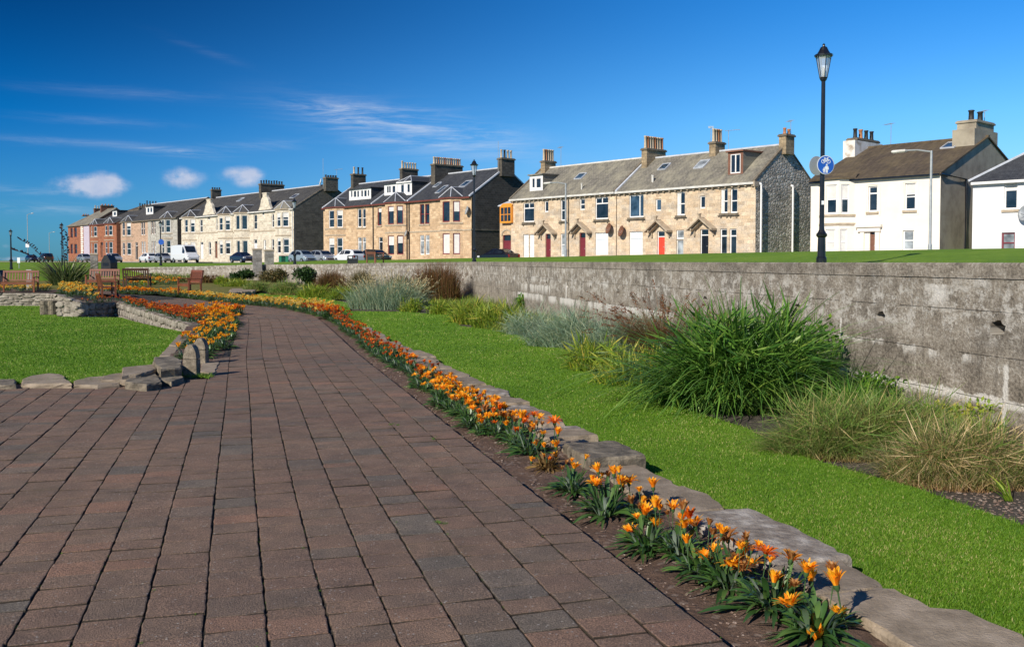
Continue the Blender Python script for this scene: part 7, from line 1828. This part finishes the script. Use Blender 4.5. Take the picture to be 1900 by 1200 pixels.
# ================================================================ gazanias
def ribbon(V, Fq, Cc, pts, widths, side, tint, t2, fold=0.0, up=Vector((0, 0, 1))):
    o = len(V); n = len(pts)
    for i, (p, w) in enumerate(zip(pts, widths)):
        V += [tuple(p + side * w + up * fold * w), tuple(p), tuple(p - side * w + up * fold * w)]; Cc += [(tint, i / (n - 1), t2)] * 3
    for i in range(n - 1):
        a = o + i * 3; Fq += [(a, a + 1, a + 4, a + 3), (a + 1, a + 2, a + 5, a + 4)]
def leaf_rosette(seed, n=100, R0=.14, h=.115):
    rg = random.Random(seed); V = []; Fq = []; Cc = []
    for i in range(n):
        a = rg.uniform(0, 2 * math.pi); q = (i + rg.random()) / n; L = rg.uniform(.75, 1.2); out = Vector((math.cos(a), math.sin(a), 0)); side = Vector((-out.y, out.x, 0)); side = (side + Vector((0, 0, rg.uniform(-.5, .5)))).normalized()
        ex = R0 * (.35 + .85 * q) * L; hz = h * (1.15 - .9 * q) * L; b = out * rg.uniform(0, .035) + Vector((rg.uniform(-.02, .02), rg.uniform(-.02, .02), 0)); pts = []; m = 5
        for k in range(m + 1):
            t = k / m; pts.append(b + out * ex * t + Vector((0, 0, hz * (1.5 * t - .9 * t * t * (.6 + q)) + .004)))
        w0 = rg.uniform(.005, .0095); ribbon(V, Fq, Cc, pts, [w0 * .35, w0 * .6, w0, w0 * 1.15, w0 * .8, .0008], side, rg.random(), rg.random(), .35)
    return np.array(V), np.array(Fq), np.array(Cc)
def flower_mesh(seed, openness, col, rad=.05, stem=.05, n=19, simple=False):
    rg = random.Random(seed); V = []; Fq = []; Cc = []
    for ringi, (m, sc, op) in enumerate(((n, 1.0, openness), (n - 5, .85, openness * .6))):
        if simple and ringi: continue
        for i in range(m):
            a = 2 * math.pi * (i + rg.uniform(-.3, .3)) / m; out = Vector((math.cos(a), math.sin(a), 0)); side = Vector((-out.y, out.x, 0)); L = rad * 1.15 * sc * rg.uniform(.75, 1.15); o = max(.05, op + rg.uniform(-.22, .22)); pts = []
            for t in ((0, .3, .6, .85, 1) if not simple else (0, .5, 1)):
                ang = o * (.5 + .75 * t); pts.append(out * (.008 + L * t * math.sin(ang)) + Vector((0, 0, L * t * math.cos(ang) + .002)))
            w = rad * .115 * rg.uniform(.75, 1.25) * (1.7 if simple else 1); ribbon(V, Fq, Cc, pts, [w * .45, w * .85, w * 1.05, w * .9, w * .12] if not simple else [w * .6, w, w * .3], side, rg.random(), rg.random(), .25, -out)
    nP = len(Fq); o = len(V)
    for z, r in ((-.018, .004), (-.008, .0105), (.006, .011)):        # green calyx
        for k in range(6): V.append((r * math.cos(k * math.pi / 3), r * math.sin(k * math.pi / 3), z)); Cc.append((.5, 0, 0))
    for z in range(2):
        for k in range(6): j = (k + 1) % 6; Fq.append((o + z * 6 + k, o + z * 6 + j, o + z * 6 + 6 + j, o + z * 6 + 6 + k))
    o = len(V)
    for z, dx in ((-.018, 0), (-stem * .5, .004), (-stem, 0)):
        for k in range(4): V.append((dx + .0028 * math.cos(k * math.pi / 2), .0028 * math.sin(k * math.pi / 2), z)); Cc.append((.5, 0, 0))
    for z in range(2):
        for k in range(4): j = (k + 1) % 4; Fq.append((o + z * 4 + k, o + z * 4 + j, o + z * 4 + 4 + j, o + z * 4 + 4 + k))
    me = npmesh('flower', V, Fq, [PET[col], MAT['gstem']], np.array(Cc))
    mi = np.zeros(len(Fq), np.int32); mi[nP:] = 1; me.polygons.foreach_set('material_index', mi); 
    return me, (np.array(V), np.array(Fq), np.array(Cc), mi)
LEAVES = [npmesh('leaves', *leaf_rosette(i)[:2], FM['gleaf'], leaf_rosette(i)[2]) for i in range(5)]
FL = {}
for ci, col in enumerate(PET):
    for v, op in enumerate((.35, .55, .75, 1.0)):
        FL[col, v] = flower_mesh(ci * 10 + v, op, col, stem=.15)[0]
def cluster_mesh(col, seed, n, spread=.13, z=.17):
    """a head of many blooms seen from far: petals only"""
    rg = random.Random(seed); parts = []; mis = []
    for i in range(n):
        me, d = SIMPLE[col, rg.randrange(3)]
        a = rg.uniform(0, 6.28); r = spread * math.sqrt(rg.random()); s = rg.uniform(.8, 1.2); V = d[0] * s
        ca, sa = math.cos(a * 3), math.sin(a * 3); V = np.stack([V[:, 0] * ca - V[:, 1] * sa, V[:, 0] * sa + V[:, 1] * ca, V[:, 2]], 1) + np.array([math.cos(a) * r, math.sin(a) * r, z * rg.uniform(.75, 1.2)])
        parts.append((V, d[1], d[2])); mis.append(d[3])
    V, Fq, Cc = join(parts); me = npmesh('flowers', V, Fq, [PET[col], MAT['gstem']], Cc); me.polygons.foreach_set('material_index', np.concatenate(mis)); return me
SIMPLE = {(c, v): flower_mesh(50 + v, (.35, .55, .8)[v], c, stem=.06, n=8, simple=True) for c in PET for v in range(3)}
CL = {(c, v): cluster_mesh(c, 7 * v + 1, (3, 4, 6)[v]) for c in PET for v in range(3)}
GZ = []
def gaz_root(x, y, z, label, group, s=1.0):
    r = empty('gazania_plant', (x, y, z), rnd.uniform(0, 6.28)); tag(r, label, 'flowering plant', group)
    l = link('leaves', rnd.choice(LEAVES), r, (0, 0, 0), 0, (s, s, s * rnd.uniform(.85, 1.1))); GZ.append(r); return r
def add_flower(r, wpos, col, s=1.0, v=None):
    """bloom whose head is at world position wpos; its stem runs down into the leaves"""
    loc = Matrix.Rotation(-r.rotation_euler.z, 4, 'Z') @ (wpos - Vector(r.location)); v = rnd.randrange(4) if v is None else v
    f = link('flower', FL[col, v], r, loc); f.scale = (s,) * 3; f.rotation_euler = (rnd.uniform(-.3, .3), rnd.uniform(-.3, .3), rnd.uniform(0, 6.28))
# near plants of the right bed: foot in the picture, and their blooms
NEAR = [((1515, 1178), 1.35, [(1552, 1087), (1557, 1147), (1518, 1192), (1467, 1128)], 'bottommost orange gazania beside the broad smooth slab'),
        ((1432, 1128), 1.35, [(1466, 1041), (1496, 1063), (1505, 1080), (1436, 1082), (1459, 1100), (1421, 1028)], 'full orange gazania with the largest open bloom, second from the bottom'),
        ((1352, 1090), 1.2, [(1377, 1031), (1357, 1052), (1376, 1060), (1398, 1050), (1366, 1040)], 'orange gazania with five crowded blooms left of the largest bloom'),
        ((1300, 1062), 1.1, [(1350, 1000), (1325, 1030), (1304, 1037)], 'orange gazania with ragged lower blooms and one tall cup'),
        ((1262, 1030), 1.1, [(1270, 981), (1290, 977), (1279, 962), (1267, 947)], 'orange gazania with four tall cups above dark slab shadow'),
        ((1200, 1015), 1.15, [(1215, 979), (1170, 990), (1196, 955), (1216, 942), (1249, 945)], 'orange gazania with a low bloom leaning over the bare soil'),
        ((1190, 965), .8, [(1212, 905)], 'small gazania with one long stemmed orange bud'),
        ((1122, 956), 1.4, [(1110, 876), (1106, 902), (1149, 899), (1167, 896), (1139, 880), (1155, 905)], 'dark leaved gazania with a star shaped orange bloom, alone on the soil'),
        ((1062, 912), 1.15, [(1065, 870)], 'leafy gazania with a single faded orange bloom'),
        ((1015, 870), .95, [(986, 856), (1020, 856), (1007, 850), (1032, 848)], 'sparse gazania with withered blooms on thin stems'),
        ((985, 842), 1.3, [(1032, 830), (1007, 806), (991, 797), (1035, 806), (966, 777), (1029, 785)], 'broad leafy gazania with silver leaves beside the thick dark slab'),
        ((955, 815), 1.1, [(991, 771), (1001, 775), (972, 780), (955, 783), (940, 790)], 'gazania with a row of orange cups against the lawn edge'),
        ((905, 790), 1.2, [(900, 762), (915, 766), (922, 775), (908, 778), (928, 760)], 'deep orange crowded gazania clump with bare soil in front')]
for (px, py), s, fl, lab in NEAR:
    p = G(px, py, -.05, lambda Y: 0.0); r = gaz_root(p.x, p.y, -.06, lab, 'gazanias in the right flower bed', s * 1.12)
    if 'withered' in lab: r.children[0].data = LEAVES[0].copy(); r.children[0].data.materials[0] = FM['gdead']
    for fx_, fy in fl:
        w = at(fx_, fy, p.y + rnd.uniform(-.06, .12)); add_flower(r, w, 'faded' if rnd.random() < .08 else 'deep' if ('deep' in lab or rnd.random() < .15) else 'orange', rnd.uniform(.95, 1.3) * (.7 if 'withered' in lab else 1))
    for _ in range(4): 
        a = rnd.uniform(0, 6.28); add_flower(r, p + Vector((math.cos(a) * .09, math.sin(a) * .09, rnd.uniform(.14, .2) * s)), rnd.choice(['orange', 'faded']), rnd.uniform(.5, .9), rnd.randrange(2))
_used = [Vector((r.location.x, r.location.y)) for r in GZ]
def bed_row(s0, s1, d0, d1, step, colf, grp, labf, nf=(2, 4), detail_y=13.5, zf=-.05, hs=1.0):
    s = s0; i = 0
    while s < s1:
        x, y = off(s, rnd.uniform(d0, d1)); s += step * rnd.uniform(.75, 1.25) * (1 if y < 12 else 1.15)
        if any((Vector((x, y)) - u).length < .13 for u in _used): continue
        _used.append(Vector((x, y)))
        col = colf(x, y); k = rnd.uniform(.85, 1.15) * hs
        r = gaz_root(x, y, zf + rise(y), labf(x, y, i), grp, k); i += 1
        if y < detail_y:
            for _ in range(rnd.randint(*nf)):
                a = rnd.uniform(0, 6.28); rr = rnd.uniform(0, .11); add_flower(r, Vector((x + math.cos(a) * rr, y + math.sin(a) * rr, r.location.z + rnd.uniform(.10, .18) * k)), 'faded' if rnd.random() < .1 else col, rnd.uniform(.65, 1.05))
        else: link('flowers', CL[col, rnd.randrange(3)], r, (0, 0, 0), 0, k)
def colf(x, y):
    if y < 12: return 'deep' if rnd.random() < .15 else 'orange'
    if y < 14: return rnd.choice(['orange', 'deep', 'red'])
    if y < 27: return rnd.choice(['red', 'red', 'red', 'deep'])
    return 'red' if rnd.random() < .5 and y < 29 else 'yellow'
def labR(x, y, i):
    if y < 12: return 'bright orange gazania in the crowded middle stretch of the right bed'
    if y < 14: return 'mixed orange and red gazania where the right bed turns red'
    if y < 27: return 'red orange gazania in the far red stretch of the right bed'
    return 'pale yellow gazania at the bend of the path'
for d0, d1 in ((.30, .42), (.46, .60)):
    bed_row(s_at_y(7.75), s_at_y(12), d0, d1, .2, colf, 'gazanias in the right flower bed', labR, (3, 5))
    bed_row(s_at_y(12), s_at_y(25.5), d0, d1, .36, colf, 'gazanias in the right flower bed', labR)
bed_row(s_at_y(8.3), s_at_y(12), .2, .3, .35, colf, 'gazanias in the right flower bed', labR, (1, 3))
# left orange bed
LB = [G(*p, 0, lambda Y: 0).to_2d() for p in [(344, 690), (332, 668), (352, 640), (378, 610), (392, 588), (430, 582), (440, 600), (428, 630), (412, 655), (392, 690)]]
cnt = 0
for _ in range(2000):
    x, y = rnd.uniform(-8, -3.5), rnd.uniform(12.2, 26)
    if not inpoly([x], [y], [(p.x, p.y) for p in LB])[0] or any((Vector((x, y)) - u).length < .31 for u in _used) : continue
    if y < 14.3 and x > -4.9: continue
    _used.append(Vector((x, y))); cnt += 1
    r = gaz_root(x, y, .0, 'bright orange gazania in the left bed between rubble wall and brick path', 'gazanias in the left orange bed', rnd.uniform(1.1, 1.4)); link('flowers', CL['orange' if rnd.random() < .8 else 'deep', rnd.randrange(3)], r, (0, 0, 0), 0, 1.15)
    if cnt > 62: break
# massed bedding too far to count plant by plant
def mass(name, label, poly, z, n, cols, s=1.0, zfun=None):
    rg = random.Random(len(label)); xs = [p[0] for p in poly]; ys = [p[1] for p in poly]; pl = []; ms = {c: [] for c in cols}; mi = {c: [] for c in cols}; k = 0
    lr = leaf_rosette(3, 22, .14, .13)
    while k < n:
        x, y = rg.uniform(min(xs), max(xs)), rg.uniform(min(ys), max(ys))
        if not inpoly([x], [y], poly)[0]: continue
        k += 1; zz = (zfun(x, y) if zfun else z); sc = s * rg.uniform(.8, 1.2); a = rg.uniform(0, 6.28); ca, sa = math.cos(a), math.sin(a)
        def tr(V): return np.stack([V[:, 0] * ca - V[:, 1] * sa, V[:, 0] * sa + V[:, 1] * ca, V[:, 2]], 1) * sc + np.array([x, y, zz])
        pl.append((tr(lr[0]), lr[1], lr[2]))
        for _ in range(rg.randint(2, 4)):
            c = rg.choice(cols); d = SIMPLE[c, rg.randrange(3)][1]; V = tr(d[0] * 1.15) + np.array([rg.uniform(-.12, .12), rg.uniform(-.12, .12), .15 * sc * rg.uniform(.7, 1.2)]); ms[c].append((V, d[1], d[2])); mi[c].append(d[3])
    V, Fq, Cc = join(pl); o = link(name, npmesh(name, V, Fq, FM['gleaf'], Cc)); tag(o, label, 'flowers', kind='stuff')
    for c in set(cols):
        if ms[c]:
            V, Fq, Cc = join(ms[c]); me = npmesh('blooms', V, Fq, [PET[c], MAT['gstem']], Cc); me.polygons.foreach_set('material_index', np.concatenate(mi[c])); link('blooms', me, o)
def g2z(px, py, z): p = G(px, py, z, lambda Y: 0); return (p.x, p.y)
RWT = [(p[0], p[1] + .15) for p in RWP]
mass('bedding_flowers', 'band of rusty red bedding flowers along the top of the rubble wall', RWT[1:] + [(-7.6, 23), (-8.5, 26.0), (-9.6, 28.0), (-10.6, 28.9), (-12.0, 30.9), (-13.8, 33.2)], 0, 230, ['red', 'red', 'red', 'deep'], .95, lambda x, y: -.02 + .08 * sstep(28, 34, y))
mass('bedding_flowers', 'orange bedding flowers at the corner where the left bed meets the path', [(-7.6, 22.5), (-7.0, 22.3), (-7.5, 26.2), (-8.6, 28.3), (-9.4, 28.6), (-8.8, 26.0)], 0, 60, ['orange', 'deep'], 1.2)
mass('bedding_flowers', 'yellow bedding flowers along the left end of the rubble wall', [g2z(110, 549, .3), g2z(178, 562, .1), g2z(178, 548, .1), g2z(115, 536, .2)], .28, 90, ['yellow', 'yellow', 'yellow', 'orange'], 1.2, lambda x, y: .30 - .22 * sstep(-15.5, -13.2, x))
mass('bedding_flowers', 'yellow bedding flowers along the top of the low dry stone wall at far left', [g2z(-60, 541, .15), g2z(92, 542, .15), g2z(92, 535, .15), g2z(-60, 534, .15)], .15, 150, ['yellow', 'yellow', 'orange'], 1.1)
mass('bedding_flowers', 'orange bedding flowers in a band behind the path left of the armchair bench', [off(s, d) for s, d in ((REFL - .6, .3), (s_at_y(38.3), .3), (s_at_y(38.3), 1.1), (REFL - .6, 1.5))], 0, 120, ['orange', 'orange', 'deep'], 1.2, lambda x, y: rise(y))
mass('bedding_flowers', 'orange and yellow bedding flowers in a second band farther behind the path', [g2z(215, 533, .2), g2z(330, 530, .2), g2z(335, 522, .2), g2z(240, 524, .2)], .2, 110, ['orange', 'deep', 'yellow'], 1.2, lambda x, y: rise(y))
mass('bedding_flowers', 'broad patch of pale yellow bedding flowers inside the bend of the path', [off(s, .12) for s in np.linspace(s_at_y(25.5), s_at_y(38), 10)] + [off(s, 1.15 + .5 * math.sin((s - s_at_y(25)) * .25)) for s in np.linspace(s_at_y(38), s_at_y(29), 8)] + [off(s_at_y(25.5), .6)], 0, 330, ['yellow', 'yellow', 'yellow', 'orange'], 1.15, lambda x, y: rise(y) - .01)
mass('bedding_flowers', 'dark red bedding flowers between the yellow patch and the red gazanias', [off(s, .12) for s in np.linspace(s_at_y(24.5), s_at_y(27.5), 4)] + [off(s, .75) for s in np.linspace(s_at_y(27.5), s_at_y(24.5), 4)], 0, 60, ['red', 'red', 'deep'], 1.1)

# ================================================================ lawn grass, weeds, pebbles
def lawn_blades(name, poly, n, y0, y1, zf, label, seed, pw=1.6, hh=.017):
    rg = np.random.RandomState(seed); X = []; Y = []; tot = 0
    xs = [p[0] for p in poly]
    while tot < n:
        u = rg.uniform(0, 1, n); yy = (y0 ** (1 - pw) + u * (y1 ** (1 - pw) - y0 ** (1 - pw))) ** (1 / (1 - pw)); xx = rg.uniform(-yy * .62 - .3, yy * .62 + 1.6)
        m = inpoly(xx, yy, poly); X.append(xx[m]); Y.append(yy[m]); tot += m.sum()
    X = np.concatenate(X)[:n]; Y = np.concatenate(Y)[:n]
    sc = np.clip(Y / 7, 1, 4.5); h = hh * rg.uniform(.5, 1.3, n) * sc ** .35; w = .0032 * rg.uniform(.7, 1.3, n) * sc; a = rg.uniform(0, 6.28, n); ca, sa = np.cos(a) * w, np.sin(a) * w; b = rg.uniform(0, 6.28, n); ln = h * rg.uniform(.1, .9, n)
    Z = np.array([zf(x, y) for x, y in zip(X, Y)]) - .002
    V = np.stack([np.stack([X - ca, Y - sa, Z], 1), np.stack([X + ca, Y + sa, Z], 1), np.stack([X + np.cos(b) * ln, Y + np.sin(b) * ln, Z + h], 1)], 1).reshape(-1, 3)
    Cc = np.zeros((3 * n, 3)); pat = .5 + .25 * np.sin(X * 1.7 + np.sin(Y * .9) * 2) * np.cos(Y * 1.1) ; pat2 = np.sin(X * 5.1 + np.cos(Y * 3.3) * 1.8) * np.sin(Y * 4.3 + X); Cc[:, 0] = np.repeat(np.clip(rg.normal(.5, .24, n) + (pat - .5) * .55 + pat2 * .08, 0, 1), 3); Cc[:, 1] = np.tile([0, 0, 1], n)
    o = link(name, npmesh(name, V, np.arange(3 * n).reshape(-1, 3), FM['lawn'], Cc, smooth=False)); tag(o, label, 'grass', kind='stuff')
lawn_blades('grass', LAWN_R, 330000, 2.4, 42, z_lawn_r, 'short mown grass of the sunken lawn right of the path', 5)
lawn_blades('grass', LAWN_L, 110000, 11.3, 42, lambda x, y: zl_left(y), 'short mown grass of the sunken lawn at left', 6, 1.5)
# a longer untidy fringe where the lawn meets slabs and border
P_ = []
rg = np.random.RandomState(3)
for poly_, z_, n_, hh in (([WP(u, 0, .46)[:2] for u in np.linspace(0, WCUM[-1], 60)], None, 9000, .07), (_in[:70], -.12, 2600, .05), (BORDER[1:14], -.12, 1500, .05), (FR_L[:-1], .012, 1200, .06)):
    L_ = [Vector((p[0], p[1], gz(p[0], p[1]) if z_ is None else z_)) for p in poly_]
    for i in range(n_):
        p = lerp_poly([tuple(v) for v in L_], rg.rand() ** (1.6 if poly_ is not FR_L else 1)); P_.append((p.x + rg.normal(0, .03), p.y + rg.normal(0, .03), p.z - .01, hh * rg.uniform(.4, 1.3)))
n = len(P_); A = np.array(P_); a = rg.uniform(0, 6.28, n); w = .0035; b = rg.uniform(0, 6.28, n)
V = np.stack([A[:, :3] + np.stack([-np.cos(a) * w, -np.sin(a) * w, 0 * a], 1), A[:, :3] + np.stack([np.cos(a) * w, np.sin(a) * w, 0 * a], 1), A[:, :3] + np.stack([np.cos(b) * A[:, 3] * .6, np.sin(b) * A[:, 3] * .6, A[:, 3]], 1)], 1).reshape(-1, 3)
Cc = np.zeros((3 * n, 3)); Cc[:, 0] = np.repeat(rg.uniform(.1, 1, n), 3)
tag(link('grass', npmesh('grass', V, np.arange(3 * n).reshape(-1, 3), FM['lawn'], Cc, smooth=False)), 'longer untidy grass fringe along the lawn edges', 'grass', kind='stuff')
# weeds and moss in the paving joints
parts = []
for px, py in [(752, 787), (780, 815), (440, 640), (455, 700), (700, 1030), (545, 1010), (645, 1085), (235, 1100), (125, 1020), (390, 870), (452, 930), (330, 1140), (600, 940), (510, 905), (690, 970), (780, 975), (860, 985), (555, 1170), (295, 1180), (640, 870), (820, 870), (700, 830), (480, 800), (330, 905), (560, 760), (640, 745), (420, 860), (880, 1060), (770, 900), (265, 960)]:
    p = G(px, py, 0); s_ = min(range(0, len(_OT), 2), key=lambda i: (_OT[i][0] - p.x) ** 2 + (_OT[i][1] - p.y) ** 2); ox, oy, nx, ny = _OT[s_]; d = (p.x - ox) * nx + (p.y - oy) * ny; d = round(d / .247) * .247
    x, y = ox + nx * d, oy + ny * d; big = 1.9 if px in (752, 780) else 1
    for _ in range(3 if big > 1 else 1):
        v, f, c = blades(int(16 * big), .016 * big, .022 * big, .011 * big, .5, .9, .3, .004, 3, rg); parts.append((v + np.array([x + rg.normal(0, .02), y + rg.normal(0, .05), -.004]), f, c))
for i in range(500):                                      # moss crumbs strung along the joints
    k = rg.randint(0, 14); s_ = rg.uniform(2.5, 18); x, y = off(s_, -.247 * k)
    v, f, c = blades(7, .012, .02, .008, .5, .8, .2, .004, 2, rg); parts.append((v + np.array([x, y, -.006]), f, c))
V, Fq, Cc = join(parts); tag(link('weeds', npmesh('weeds', V, Fq, FM['bright'], Cc)), 'small green weeds and moss growing in the paving joints', 'weeds', kind='stuff')
# pebbles and crumbs on the soil
q = MB(); rr = random.Random(5)
def pebble(x, y, z, r):
    vs = []
    for (a, b_, c) in ((1, 0, 0), (-1, 0, 0), (0, 1, 0), (0, -1, 0), (0, 0, .7), (.7, .7, .4), (-.7, .7, .4), (-.7, -.7, .4), (.7, -.7, .4)):
        k = r * rr.uniform(.7, 1.25); vs.append((x + a * k, y + b_ * k, z + c * k))
    q.add(vs, [(0, 5, 4), (5, 2, 4), (2, 6, 4), (6, 1, 4), (1, 7, 4), (7, 3, 4), (3, 8, 4), (8, 0, 4), (0, 2, 5), (2, 1, 6), (1, 3, 7), (3, 0, 8)])
for i in range(2600):
    s_ = s_at_y(3) + (s_at_y(20) - s_at_y(3)) * rr.random() ** 1.6; d = rr.uniform(.02, .55); x, y = off(s_, d); pebble(x, y, -.072 + .04 * d, rr.uniform(.003, .009) * (1.5 if rr.random() < .06 else 1) * (1 if y < 8 else 1.4))
for i in range(700):
    t_ = rr.random(); bx, by = BORDER[3][0] + (BORDER[1][0] - BORDER[3][0]) * t_, BORDER[3][1] + (BORDER[1][1] - BORDER[3][1]) * t_; pebble(bx + rr.uniform(0, .5), by + rr.uniform(0, .7), -.168, rr.uniform(.004, .011))
for i in range(160):
    x, y = off(rr.uniform(3, 16), -rr.uniform(.1, 3.2)); pebble(x, y, .001, rr.uniform(.002, .0045))
MAT['pebble'] = mottled('small stones and soil crumbs', [(0.09, 0.055, 0.04), (0.22, 0.15, 0.115), (0.42, 0.35, 0.30)], 14, .9, 0)
tag(q.build('pebbles', MAT['pebble']), 'small stones and soil crumbs scattered on the flower bed', 'pebbles', kind='stuff')
